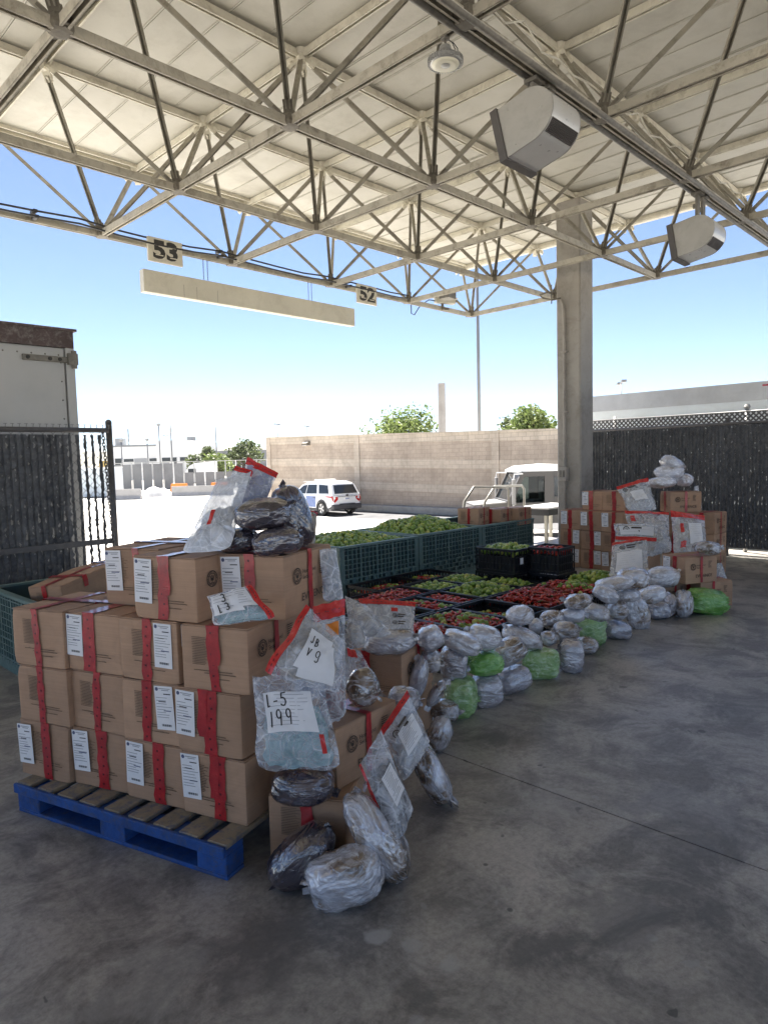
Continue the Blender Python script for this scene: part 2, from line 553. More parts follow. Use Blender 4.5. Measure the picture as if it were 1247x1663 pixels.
mbx = MB(); channel(mbx, (0.05, 0, 0), (S - 0.05, 0, 0), 0.062, 0.068)
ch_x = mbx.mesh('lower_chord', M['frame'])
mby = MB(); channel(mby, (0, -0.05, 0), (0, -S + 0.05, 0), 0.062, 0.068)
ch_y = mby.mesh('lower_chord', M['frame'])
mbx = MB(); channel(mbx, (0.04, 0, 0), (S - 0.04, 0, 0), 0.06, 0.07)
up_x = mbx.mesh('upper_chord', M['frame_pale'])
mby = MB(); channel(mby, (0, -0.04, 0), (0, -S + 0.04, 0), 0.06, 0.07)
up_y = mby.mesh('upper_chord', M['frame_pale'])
web = {}
for sx in (-1, 1):
    for sy in (-1, 1):
        mb = MB()
        e = Vector((sx * S / 2, sy * S / 2, UZ - NZ))
        d = e.normalized()
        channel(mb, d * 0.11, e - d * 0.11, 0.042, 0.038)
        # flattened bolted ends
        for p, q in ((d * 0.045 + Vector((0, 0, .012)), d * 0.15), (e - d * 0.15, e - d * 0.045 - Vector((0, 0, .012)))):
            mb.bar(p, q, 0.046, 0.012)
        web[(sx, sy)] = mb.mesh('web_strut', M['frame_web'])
# lower hub: dished bolt plate with four bent tabs
mb = MB()
mb.lathe([(0.045, -0.038), (0.075, -0.034), (0.085, -0.01), (0.078, 0.04), (0.035, 0.10), (0.02, 0.102)], 8)
mb.lathe([(0.022, 0.10), (0.022, 0.125), (0.012, 0.128)], 6)
for sx in (-1, 1):
    for sy in (-1, 1):
        e = Vector((sx * S / 2, sy * S / 2, UZ - NZ)).normalized()
        mb.bar(e * 0.05, e * 0.17, 0.075, 0.02)
for dx, dy in ((1, 0), (-1, 0), (0, 1), (0, -1)):
    mb.bar((dx * 0.02, dy * 0.02, 0.0), (dx * 0.11, dy * 0.11, 0.0), 0.05, 0.05)
hub_lo = mb.mesh('hub', M['hub'])
mb = MB()
mb.lathe([(0.03, -0.07), (0.085, 0.0), (0.10, 0.04), (0.06, 0.055)], 8)
for sx in (-1, 1):
    for sy in (-1, 1):
        e = Vector((-sx * S / 2, -sy * S / 2, -(UZ - NZ))).normalized()
        mb.bar(e * 0.03, e * 0.17, 0.07, 0.03)
        mb.lathe([(0.034, -0.022), (0.038, 0.0), (0.034, 0.022)], 10, mat=Matrix.Translation(e * 0.14 + Vector((0, 0, .02))) @ Matrix.Rotation(PI / 2, 4, 'X'))
hub_up = mb.mesh('upper_hub', M['frame_pale'])

I0, I1, J0, J1 = -2, 4, 0, 5
bulk = []          # (mesh, location) of framework outside the picture


def place(name, me, p, inside):
    if inside:
        return link(name, me, canopy, p)
    bulk.append((me, p))


IMIN, JMAX = -5, 8
for i in range(IMIN, 5):
    for j in range(0, JMAX + 1):
        ins = i >= I0 and j <= J1
        place('hub', hub_lo, P_(i, j, NZ), ins)
        if i < 4: place('lower_chord', ch_x, P_(i, j, NZ - 0.005), ins)
        if j < JMAX: place('lower_chord', ch_y, P_(i, j, NZ + 0.001), ins)
        for sx in (-1, 1):
            for sy in (-1, 1):
                if i == IMIN and sx < 0: continue
                if j == JMAX and sy < 0: continue
                place('web_strut', web[(sx, sy)], P_(i, j, NZ), ins and not (j == 5))
for i in range(IMIN, 5):
    for j in range(-1, JMAX):
        ins = i >= I0 and j <= J1
        place('upper_hub', hub_up, P_(i + .5, j + .5, UZ), ins)
        if i < 4: place('upper_chord', up_x, P_(i + .5, j + .5, UZ - 0.003), ins)
        if j < JMAX - 1: place('upper_chord', up_y, P_(i + .5, j + .5, UZ + 0.003), ins)
bm = bmesh.new()
for me, p in bulk:
    n0 = len(bm.verts)
    bm.from_mesh(me)
    bm.verts.ensure_lookup_table()
    bmesh.ops.translate(bm, vec=p, verts=bm.verts[n0:])
me = bpy.data.meshes.new('outer_framework'); bm.to_mesh(me); bm.free()
me.materials.clear(); me.materials.append(M['frame'])
link('outer_framework', me, canopy)['kind'] = 'stuff'

# deck panels, running away from the dock edge, with open seams
XR = S * 4.5 + 0.06; YF = S * 0.5 + 0.06; YB = -S * (JMAX - .4); XL = S * (IMIN + .4)
pw = S / 4
panel_me = []
for k in range(3):
    mb = MB()
    g = 0.007
    dz = (0.0, 0.004, -0.003)[k]
    mb.box(g / 2, pw - g / 2, YB, YF, UZ + 0.045 + dz, UZ + 0.085)
    for a in (g / 2, pw - g / 2 - 0.012):       # turned-down stiffening lips beside the seam
        mb.box(a, a + 0.012, YB, YF, UZ + 0.038 + dz, UZ + 0.046 + dz)
    panel_me.append(mb.mesh('deck_panel', M['deck']))
x = XR - pw; k = 0
while x > XL:
    link('deck_panel', panel_me[random.choice((0, 0, 1, 2))], canopy, (x, 0, 0)); x -= pw
mb = MB(); mb.box(XL, XR + .02, YB, YF + .02, UZ + 0.09, UZ + 0.17)
mb.build('roof_sheet', M['deck_top'], canopy)
# edge trim: gutter trough and fascia on the two open edges
mb = MB()
mb.box(XL, XR + 0.11, YF + 0.022, YF + 0.10, UZ - 0.02, UZ + 0.30)
mb.box(XL, XR - 0.10, YF - 0.20, YF - 0.185, UZ - 0.005, UZ + 0.036)
mb.box(XL, XR - 0.10, YF - 0.10, YF + 0.02, UZ - 0.012, UZ - 0.002)
mb.build('fascia', M['frame_pale'], canopy)
mb = MB()
mb.box(XR + 0.022, XR + 0.10, YB, YF + 0.018, UZ - 0.02, UZ + 0.30)
mb.box(XR - 0.10, XR + 0.02, YB, YF - 0.22, UZ - 0.012, UZ - 0.002)
mb.build('fascia', M['frame_pale'], canopy)
# pair of dark pipes under the fourth chord line
mb = MB()
mb.tube([(XL, -3 * S + 0.075, NZ - 0.02), (XR - .3, -3 * S + 0.075, NZ - 0.02)], 0.026, 8)
mb.tube([(XL, -3 * S - 0.07, NZ - 0.055), (XR - .3, -3 * S - 0.07, NZ - 0.055)], 0.02, 8)
mb.build('conduit', M['grime'], canopy, smooth=True)
mb = MB()
rr = random.Random(5)
for q in range(22):
    xx = -2.2 * S + q * 0.44
    z = NZ + 0.12 + 0.1 * rr.random()
    if q: mb.tube([last, ((last[0] + xx) / 2, -3 * S - 0.04, min(last[2], z) - 0.05 * rr.random()), (xx, -3 * S - 0.04, z)], 0.007, 6)
    last = (xx, -3 * S - 0.04, z)
mb.build('wiring', M['frame_pale'], canopy)

# column
mb = MB(); mb.cbox(-0.2, 0.2, -0.2, 0.2, 0, UZ - 0.09, 0.02)
column = mb.build('column', M['column'], None, loc=(9.59, 5.24, 0))
tag(column, 'square concrete column carrying the canopy beside the slatted fence', 'column')
mb = MB()
mb.tube([(-0.235, 0.05, 0.02), (-0.235, 0.05, 3.62), (-0.235, 0.06, 3.80), (-0.235, 0.10, 3.90)], 0.022, 8)
for z in (0.5, 1.3, 2.2, 3.1): mb.box(-0.262, -0.201, 0.0, 0.1, z, z + 0.03)
mb.build('conduit', M['column'], column, smooth=False)
mb = MB(); mb.cbox(-0.30, -0.203, -0.01, 0.13, 1.17, 1.38, 0.006)
mb.box(-0.304, -0.299, 0.015, 0.05, 1.23, 1.33, 1); mb.box(-0.304, -0.299, 0.07, 0.105, 1.23, 1.33, 1)
mb.build('outlet_box', [M['column'], M['grime']], column)
mb = MB()
mb.tube([(-0.2, 0.12, 3.93), (-0.32, 0.2, 3.9), (-0.42, 0.3, 3.93), (-0.40, 0.36, 3.99), (-0.3, 0.3, 4.03), (-0.2, 0.2, 4.03)], 0.012, 6)
mb.tube([(-0.33, 0.2, 3.84), (-0.33, 0.2, 4.12)], 0.01, 6)
mb.build('hook', M['grime'], column)

# two black cables strung along the dock edge chord
for dz, dy in ((0.065, 0.0), (0.0, 0.03)):
    mb = MB(); pts = []
    for q in range(0, 29):
        x = -4 + q * 0.45
        pts.append((x, 7.73 - dy, NZ + dz + 0.012 * math.sin(q * 1.3) - (0.02 if q % 4 else 0)))
    for p in pts[::5]: mb.box(p[0] - .02, p[0] + .02, p[1] - .016, p[1] + .1, p[2] - .014, p[2] + .014)
    mb.tube([p for p in pts if p[0] < 8.7], 0.011, 6)
    o = mb.build('cable', M['cable'], None, smooth=True)
    tag(o, 'upper black cable strung along the dock edge chord' if dz else 'lower black cable strung along the dock edge chord', 'cable', 'cables along the canopy edge')

# dock number signs
for num, x0, x1, lab in (('53', 3.985, 4.435, 'square dock number sign 53 at the left end of the hanging board'), ('52', 7.385, 7.815, 'square dock number sign 52 on the chord near the security camera')):
    w = x1 - x0
    t = thing('dock_sign', lab, 'sign', ((x0 + x1) / 2, 7.70, 4.14), 0, 'dock number signs')
    mb = MB(); mb.cbox(-w / 2, w / 2, 0, 0.035, -0.142, 0.142, 0.005)
    for sx in (-1, 1):
        mb.lathe([(0.012, 0), (0.010, 0.008)], 8, 0, Matrix.Translation((sx * (w / 2 - .035), 0, 0.0)) @ Matrix.Rotation(PI / 2, 4, 'X'))
    mb.build('sign_plate', M['cream'], t)
    me = text_mesh(num, 0.30, 0.012, 0.001)
    me.materials.append(M['ink'])
    o = link('lettering', me, t, (0, -0.003, -0.005)); o.scale = (1.12, 1, 0.95)
    # stencil bridges across the digits
    mb = MB()
    for sx, z in ((-0.10, 0.055), (0.085, 0.055), (-0.085, -0.06), (0.10, -0.07)):
        mb.box(sx - 0.05, sx + 0.05, -0.006, -0.0045, z - 0.006, z + 0.006)
    mb.build('stencil_gap', M['cream'], t)

# hanging board
t = thing('hanging_board', 'long cream board hung on chains below the canopy edge', 'board', (5.68, 7.84, 3.65))
mb = MB(); mb.cbox(-1.725, 1.725, -0.05, 0.05, 0.0, 0.265, 0.004)
mb.build('board', M['cream'], t)
for x in (-0.85, 0.88):
    for dx in (-0.03, 0.03):
        mb = MB()
        for q in range(10):
            z = 0.266 + q * 0.028
            ang = PI / 2 if q % 2 else 0
            ring = [(0.008 * math.cos(a) * (1 if not q % 2 else 0) + x + dx, 0.008 * math.cos(a) * (1 if q % 2 else 0), z + 0.017 + 0.017 * math.sin(a)) for a in [2 * PI * w / 8 for w in range(9)]]
            mb.tube(ring, 0.0025, 4, cap=False)
        mb.build('chain', M['grime'], t)
for x in (-1.2, -1.02, -0.72):
    mb = MB(); mb.box(x, x + 0.004, -0.0512, -0.0505, 0.01, 0.16); mb.build('rust_run', M['grime'], t)

# security camera and its box
t = thing('security_camera', 'pale bullet security camera bolted under the canopy corner', 'camera', (9.62, 7.79, 4.22), math.radians(-20))
mb = MB()
mb.cbox(-0.20, 0.20, -0.05, 0.05, 0.085, 0.175, 0.012); mb.cbox(-0.21, 0.25, -0.06, 0.06, 0.176, 0.19, 0.004)
mb.build('housing', M['cream'], t)
mb = MB(); mb.lathe([(0.036, 0), (0.04, 0.01), (0.03, 0.012)], 12, 0, Matrix.Translation((0.199, 0, 0.13)) @ Matrix.Rotation(PI / 2, 4, 'Y')); mb.build('lens', M['black'], t)
mb = MB(); mb.tube([(-0.05, 0, 0.085), (-0.05, 0, 0.03), (-0.01, 0, 0.0)], 0.025, 8); mb.box(-0.06, 0.06, -0.04, 0.04, -0.03, 0.01); mb.build('mount', M['hub'], t)
mb = MB(); mb.tube([(-0.2, 0, 0.12), (-0.32, 0, 0.13), (-0.5, 0, 0.02), (-0.62, 0, -0.15), (-0.68, 0, -0.13), (-0.68, 0, 0.04)], 0.009, 6); mb.build('cable', M['cable'], t, smooth=True)
mb = MB(); mb.cbox(-0.12, 0.12, -0.1, 0.1, 0, 0.13, 0.006)
o = mb.build('junction_box', M['grime'], None, loc=(9.28, 7.45, 4.275), rotz=0.1)
tag(o, 'grey metal junction box on the chord above the security camera', 'junction box')

# round high-bay lamp
t = thing('high_bay_lamp', 'round high bay lamp hung from the canopy frame', 'lamp', (3.51, 2.80, 4.035))
t.scale = (0.64, 0.64, 0.72)
mb = MB()
mb.lathe([(0.135, 0.0), (0.165, 0.012), (0.168, 0.035), (0.15, 0.05), (0.10, 0.085), (0.065, 0.11), (0.055, 0.15), (0.02, 0.155)], 36)
for q in range(36):
    a = 2 * PI * q / 36
    mb.box(0.150, 0.176, -0.006, 0.006, 0.004, 0.045, 0, Matrix.Rotation(a, 4, 'Z'))
mb.build('housing', M['galv'], t)
M['diffuser'] = pmat('lamp_diffuser', (0.80, 0.77, 0.62), 0.35, var=0.05, vs=10)
mb = MB(); mb.lathe([(0.03, -0.006), (0.09, -0.012), (0.136, -0.002), (0.136, 0.003)], 36); mb.build('diffuser', M['diffuser'], t, smooth=True)
mb = MB(); mb.lathe([(0.012, -0.016), (0.045, -0.012), (0.045, -0.007)], 20); mb.build('sensor', M['galv'], t)
mb = MB()
mb.tube([(0, 0, 0.15), (0, 0, 0.235)], 0.009, 6)
for z in (0.19, 0.215): mb.tube([(0.016 * math.cos(a), 0, z + 0.018 * math.sin(a)) for a in [k * PI / 4 for k in range(9)]], 0.004, 5, cap=False)
mb.box(-0.035, 0.035, -0.03, 0.03, 0.205, 0.25)
mb.build('hook', M['grime'], t)
for q, (rx, zz) in enumerate(((0.12, 0.0), (0.16, 0.02))):
    mb = MB(); mb.tube([(0.03, 0, 0.225), (rx * 0.7, -0.02, 0.21), (rx, -0.03, 0.16 + zz), (rx * 0.95, -0.03, 0.10), (0.08, -0.01, 0.07)], 0.005, 6); mb.build('cable', M['cable'], t, smooth=True)

# two air curtain units hung under the fourth chord line
M['unit_grey'] = pmat('unit_paint', (0.43, 0.42, 0.39), 0.4, var=0.08, vs=3, dirt=(0.3, 0.29, 0.26))
M['unit_alu'] = pmat('unit_aluminium', (0.60, 0.60, 0.59), 0.35, metal=0.25, var=0.05, vs=4, bstr=0)
M['unit_dark'] = pmat('unit_dark', (0.10, 0.092, 0.088), 0.5, var=0.2)


def air_unit(loc, rotz, tilt, label, w, hh, dd):
    """heater: flat back mouth, D-shaped section, aluminium wrap with ribs; local x = along drum"""
    t = thing('air_curtain', label, 'heater', loc, rotz, 'heater units under the canopy')
    rot = Matrix.Rotation(tilt, 4, 'X')
    top = NZ - 0.05 - loc[2]
    # section in (y, z): mouth at y=-dd/2, round nose at +y
    sec = [(-dd * 0.5, -hh / 2), (-dd * 0.5, hh / 2)]
    arc = []
    for q in range(25):
        a = PI / 2 - PI * q / 24
        arc.append((dd * 0.02 + math.cos(a) * dd * 0.5, math.sin(a) * hh / 2))
    poly = sec + arc
    def ring(x): return [rot @ Vector((x, y, z)) for y, z in poly]
    n = len(poly)
    mb = MB()
    vs = ring(-w / 2 + 0.004) + ring(w / 2 - 0.004)
    mb.add(vs, [(k, (k + 1) % n, n + (k + 1) % n, n + k) for k in range(n)])
    mb.build('casing', M['unit_alu'], t)
    for p_ in t.children[-1].data.polygons: p_.use_smooth = len(p_.vertices) == 4 and p_.area < .03
    for s in (-1, 1):
        mb = MB()
        a = ring(s * w / 2); b = ring(s * (w / 2 - 0.012))
        mb.add(a + b, [tuple(range(n)), tuple(range(2 * n - 1, n - 1, -1))] + [(k, (k + 1) % n, n + (k + 1) % n, n + k) for k in range(n)])
        for y, z in ((-dd * .3, hh * .36), (-dd * .3, -hh * .36), (dd * .3, 0)):
            mb.lathe([(0.008, 0), (0.006, 0.005)], 6, 0, rot @ Matrix.Translation((s * (w / 2), y, z)) @ Matrix.Rotation(s * PI / 2, 4, 'Y'))
        mb.build('end_plate', M['unit_grey'], t)
    mb = MB()
    mb.box(-w / 2 - 0.012, w / 2 + 0.012, -dd * 0.5 - 0.06, -dd * 0.5 - 0.002, -hh / 2 - 0.012, hh / 2 + 0.012, 0, rot)
    mb.build('mouth', M['unit_dark'], t)
    mb = MB()
    for q in range(9):
        a = -0.62 - q * 0.055
        y = dd * 0.02 + math.cos(a) * (dd * 0.5 + 0.002); z = math.sin(a) * (hh / 2 + 0.002)
        mb.box(-w / 2 + 0.02, w / 2 - 0.02, y - 0.004, y + 0.004, z - 0.005, z + 0.005, 0, rot)
    mb.build('vent_rib', M['unit_dark'], t)
    for s in (-1, 1):
        mb = MB()
        mb.box(s * w * 0.22 - 0.035, s * w * 0.22 + 0.035, -0.012, 0.012, hh / 2 - 0.06, top - 0.01)
        mb.box(s * w * 0.22 - 0.05, s * w * 0.22 + 0.05, -0.05, 0.05, top - 0.025, top)
        mb.lathe([(0.025, 0), (0.025, 0.03), (0.012, 0.032)], 8, 0, Matrix.Translation((s * w * 0.22, -0.012, (hh / 2 + top) / 2)) @ Matrix.Rotation(PI / 2, 4, 'X'))
        mb.build('hanger', M['grime'], t)
    return t


HEATERS = [((4.40, 2.66, 3.90), PI, math.radians(13), 'nearest grey heater unit with ribbed aluminium nose hung over the dock floor', 0.38, 0.36, 0.40),
           ((7.42, 2.64, 3.76), PI, math.radians(9), 'grey heater unit hung beyond the column against the sky', 0.34, 0.34, 0.38)]
for a in HEATERS: air_unit(*a)

# ------------------------------------------------------------------ background beyond the dock
# block wall along x = 26.5
WX = 26.5
wall = thing('block_wall', 'long tan masonry block wall across the sunny lot', 'wall', (WX, 36.6, 0))


def wall_top(s): return 3.16 - s * 0.0237


def wall_slab(name, d0, d1, x0, mat, s0=0.0, s1=34.0):
    mb = MB(); vs = []
    for s in (s0, s1):
        zt = wall_top(s)
        z1 = zt - d0; z0 = (zt - d1) if d1 < 9 else -1.3
        vs += [(x0, -s, z0), (0.3, -s, z0), (0.3, -s, z1), (x0, -s, z1)]
    mb.add(vs, [(0, 3, 2, 1), (4, 5, 6, 7), (0, 1, 5, 4), (1, 2, 6, 5), (2, 3, 7, 6), (3, 0, 4, 7)])
    return mb.build(name, mat, wall)


for d0, d1, x0, mat in ((-0.06, 0.03, -0.04, 'block_cap'), (0.03, 0.42, 0.0, 'block_cap'), (0.42, 1.33, 0.018, 'block_brown'), (1.33, 1.77, 0.0, 'block_pale'), (1.77, 2.60, 0.018, 'block_brown'),
                        (2.60, 3.0, 0.0, 'block_pale'), (3.0, 9.0, 0.018, 'block_brown')):
    wall_slab('coping' if d0 < 0 else 'block_course', d0, d1, x0, M[mat])
for s in (0.0, 8.35, 17.8, 27.2):
    wall_slab('pilaster', 0.04, 9.0, -0.035, M['block_pale'], s, s + 0.42)
mb = MB(); mb.cbox(-0.42, 0.0, -34, 0, -1.3, -0.92, 0.03); mb.build('footing', M['kerb'], wall)
t = thing('wall_light', 'small wall pack light fixed near the top of the block wall', 'light', (WX - 0.001, 32.4, 2.55))
mb = MB(); mb.prism([(-0.28, 0.0), (-0.28, 0.12), (-0.02, 0.26), (-0.002, 0.26), (-0.002, 0.0)], -0.24, 0.24); mb.build('housing', M['hub'], t)
mb = MB(); mb.box(-0.26, -0.02, -0.2, 0.2, -0.02, -0.002); mb.build('lens', M['white'], t)

# trees
M['bark'] = pmat('tree_bark', (0.12, 0.09, 0.065), 0.9, var=0.3, vs=8)


def leaf_material(name, c0, c1):
    m, n, l, b = newmat(name)
    v = coords(n, l)
    f = tex(n, l, v, 1.1, 3)
    g = n.new('ShaderNodeNewGeometry')
    ad = n.new('ShaderNodeMath'); ad.operation = 'MULTIPLY_ADD'; ad.inputs[1].default_value = 0.5; ad.inputs[2].default_value = -0.1
    l.new(g.outputs['Random Per Island'], ad.inputs[0])
    sm = n.new('ShaderNodeMath'); sm.operation = 'ADD'; l.new(f, sm.inputs[0]); l.new(ad.outputs[0], sm.inputs[1])
    c = ramp(n, l, sm.outputs[0], [(0.3, c0), (0.85, c1)])
    l.new(c, b.inputs['Base Color'])
    b.inputs['Roughness'].default_value = 0.55
    tr = n.new('ShaderNodeBsdfTranslucent'); l.new(c, tr.inputs['Color'])
    mx = n.new('ShaderNodeMixShader'); mx.inputs[0].default_value = 0.38
    l.new(b.outputs[0], mx.inputs[1]); l.new(tr.outputs[0], mx.inputs[2])
    l.new(mx.outputs[0], n['Material Output'].inputs['Surface'])
    return m


M['leaf'] = leaf_material('leaf_green', (0.085, 0.13, 0.035), (0.19, 0.235, 0.07))
M['leaf_dark'] = leaf_material('leaf_dark', (0.06, 0.085, 0.032), (0.13, 0.16, 0.06))


def tree(name, label, loc, h, w, mat, seed, n=2600, leaf=0.22, trunk_h=0.35, cat='tree', lobes=9, group=None):
    rnd = random.Random(seed)
    t = thing(name, label, cat, loc, rnd.random() * 6, group)
    mb = MB(); th = h * trunk_h
    mb.tube([(0, 0, 0), (0.06 * w, 0.02, th * 0.6), (0.02, 0.05 * w, h * 0.75)], 0.1, 8, radii=[0.032 * h, 0.024 * h, 0.008 * h])
    cents = []
    for k in range(lobes):
        a = 2 * PI * k / lobes + rnd.uniform(-.4, .4); rr = w / 2 * rnd.uniform(0.25, 0.68)
        z = h * rnd.uniform(trunk_h + 0.12, 0.86)
        rr *= 1.0 - 0.55 * max(0, (z / h - 0.62) / 0.38)
        c = Vector((math.cos(a) * rr, math.sin(a) * rr, z)); cents.append((c, w * rnd.uniform(0.16, 0.27)))
        mb.tube([(0.04 * w, 0.02, th * 0.8), c * 0.55 + Vector((0, 0, th * 0.35)), c], 0.05, 6, radii=[0.014 * h, 0.010 * h, 0.003 * h])
    cents.append((Vector((0, 0, h * 0.82)), w * 0.22))
    mb.build('trunk', M['bark'], t, smooth=True)
    mb = MB()
    for q in range(n):
        c, r = cents[rnd.randrange(len(cents))]
        d = Vector((rnd.gauss(0, 1), rnd.gauss(0, 1), rnd.gauss(0, 0.8)))
        d.normalize(); p = c + d * r * (rnd.random() ** 0.45) * Vector((1, 1, 0.8)).length / 1.63
        if noise.noise(p * (2.4 / max(1, w * .22)) + Vector((seed, 0, 0))) < -0.22: continue
        if p.z < th * 0.7: continue
        s = leaf * rnd.uniform(0.6, 1.3)
        e1 = Vector((rnd.gauss(0, 1), rnd.gauss(0, 1), rnd.gauss(0, .6))).normalized(); e2 = e1.cross(Vector((rnd.gauss(0, 1), rnd.gauss(0, 1), rnd.gauss(0, 1)))).normalized()
        mb.add([p - e1 * s, p + e2 * s * .45 + e1 * s * .1, p + e1 * s, p - e2 * s * .45 + e1 * s * .1], [(0, 1, 2, 3)])
    mb.build('crown', mat, t, normals=False)
    return t


tree('broadleaf_tree', 'wide bright green tree behind the block wall beside the concrete stack', (44.6, 41.0, -1.3), 7.05, 7.8, M['leaf'], 3, 6500, 0.20, lobes=13)
tree('broadleaf_tree', 'green tree behind the wall nearest the canopy column', (47.5, 30.0, -1.3), 6.9, 6.2, M['leaf'], 8, 4500, 0.2, lobes=10)
tree('broadleaf_tree', 'loose darker green tree between the palm and the tree by the column', (51.5, 34.2, -1.3), 7.0, 4.2, M['leaf_dark'], 9, 1600, 0.2)
tree('small_tree', 'tiny tree top showing over the wall left of the wide tree', (55.0, 58.8, -1.3), 6.6, 1.8, M['leaf_dark'], 12, 500, 0.16)
tree('broadleaf_tree', 'tall airy dark tree standing left of the block wall end', (74.5, 110.5, -1.3), 7.5, 7.4, M['leaf_dark'], 15, 2600, 0.36)
tree('broadleaf_tree', 'small dark tree left of the airy tree behind the grey warehouse', (70.0, 116.0, -1.3), 6.6, 4.2, M['leaf_dark'], 16, 1300, 0.32)
tree('shrub', 'wide low green shrub in front of the grey warehouse', (65.3, 105.5, -1.3), 4.2, 7.4, M['leaf'], 18, 2400, 0.32, 0.1, 'shrub')
tree('shrub', 'rounded green shrub against the end of the white warehouse', (62.7, 107.5, -1.3), 5.0, 3.8, M['leaf_dark'], 19, 1500, 0.3, 0.1, 'shrub')
# palm
t = thing('palm_tree', 'small dark palm top showing over the block wall', 'tree', (54.4, 38.0, -1.3))
mb = MB(); mb.tube([(0, 0, 0), (0.05, 0, 2.5), (0.0, 0.05, 4.9)], 0.2, 8, radii=[0.26, 0.2, 0.18]); mb.build('trunk', M['bark'], t)
mb = MB(); rnd = random.Random(4)
for q in range(46):
    a = rnd.random() * 2 * PI; el = rnd.uniform(-0.7, 1.3); L = rnd.uniform(0.7, 1.05)
    p0 = Vector((0, 0, 4.95)); last = p0
    for k in range(1, 5):
        u = k / 4
        p = p0 + Vector((math.cos(a) * math.cos(el) * L * u, math.sin(a) * math.cos(el) * L * u, math.sin(el) * L * u - 0.5 * L * u * u))
        w0 = 0.14 * (1 - abs(u - 0.6))
        s = Vector((-math.sin(a), math.cos(a), 0)) * w0
        mb.quad(last - s, last + s, p + s * .8, p - s * .8); last = p
mb.build('crown', M['leaf_dark'], t, normals=False)

# concrete stack and poles
mb = MB(); mb.lathe([(0.29, 0), (0.265, 4.2), (0.268, 4.2), (0.268, 4.32), (0.262, 4.32), (0.25, 7.8), (0.22, 7.8), (0.22, 7.5)], 20)
M['stack'] = pmat('stack_concrete', (0.40, 0.38, 0.35), 0.85, var=0.12, vs=0.8, dirt=(0.27, 0.25, 0.23))
o = mb.build('concrete_stack', M['stack'], None, smooth=False, loc=(35.3, 29.0, -1.3)); tag(o, 'thick round concrete stack standing behind the block wall', 'stack')
M['pole'] = pmat('pole_steel', (0.20, 0.205, 0.21), 0.5, metal=0.3, var=0.1, vs=1.0)
mb = MB(); mb.tube([(0, 0, 0), (0, 0, 10), (0, 0, 24)], 0.1, 10, radii=[0.15, 0.12, 0.07])
o = mb.build('flag_pole', M['pole'], None, smooth=True, loc=(41.2, 30.3, -1.3)); tag(o, 'tall thin grey pole rising behind the wall up past the canopy', 'pole')


def mast(label, loc, top, r, head, group='light masts across the yard'):
    t = thing('light_mast', label, 'light mast', loc, 0.6, group)
    h = top - loc[2]
    mb = MB(); mb.tube([(0, 0, 0), (0, 0, h)], r, 8, radii=[r, r * 0.7]); mb.build('pole', M['pole'], t, smooth=True)
    if head == 'ball':
        mb = MB(); mb.lathe([(0.1 * r / .1, 0), (0.32, 0.12), (0.36, 0.3), (0.2, 0.5)], 10, 0, Matrix.Translation((0, 0, h - 0.1))); mb.build('lamp_head', M['pole'], t)
    elif head == 'arm':
        mb = MB(); mb.box(-0.15, 0.15, -0.15, 0.15, h - 1.4, h - 0.6); mb.build('lamp_head', M['galv'], t)
    elif head == 'twin':
        for s in (-1, 1):
            mb = MB(); mb.bar((0, 0, h - 0.05), (s * 1.1, 0, h), 0.12); mb.box(s * 1.1 - .4, s * 1.1 + .4, -0.2, 0.2, h - 0.1, h + 0.1); mb.build('lamp_head', M['pole'], t)


mast('dark mast with a ball lamp head, tallest left of the white warehouse end', (56.2, 108.2, -1.3), 8.3, 0.13, 'ball')
mast('grey mast with a small box near its top in front of the white warehouse', (59.1, 109.5, -1.3), 8.6, 0.14, 'arm')
mast('plain thin mast over the grey warehouse roof', (82.1, 132.1, -1.3), 9.75, 0.17, 'none')
mast('short mast with a ball head left in front of the warehouse', (57.0, 114.2, -1.3), 6.0, 0.12, 'ball')
mast('short thin mast in front of the yellow wall section', (49.3, 107.7, -1.3), 5.6, 0.11, 'ball')
mast('twin headed mast far behind the left end of the block wall', (79.4, 106.0, -1.3), 8.8, 0.1, 'twin')
mast('twin headed mast behind the block wall above the wall light', (89.8, 109.8, -1.3), 8.8, 0.1, 'twin')
mast('far twin headed mast seen above the white warehouse roof', (89.1, 167.9, -1.3), 9.4, 0.13, 'twin')
mast('twin headed mast seen over the white trailer roof', (58.2, 27.3, -1.3), 7.8, 0.07, 'twin')
# lattice tower far off
mb = MB()
for s in range(3):
    a = 2 * PI * s / 3; mb.bar((math.cos(a) * 0.9, math.sin(a) * 0.9, 0), (math.cos(a) * 0.25, math.sin(a) * 0.25, 25), 0.16)
    for k in range(9):
        a2 = 2 * PI * (s + 1) / 3; r0 = 0.9 - 0.65 * k / 9; r1 = 0.9 - 0.65 * (k + 1) / 9
        mb.bar((math.cos(a) * r0, math.sin(a) * r0, k * 25 / 9), (math.cos(a2) * r1, math.sin(a2) * r1, (k + 1) * 25 / 9), 0.1)
o = mb.build('radio_tower', M['pole'], None, loc=(182.6, 388.9, -1.3)); tag(o, 'distant thin lattice radio tower against the hills', 'tower')

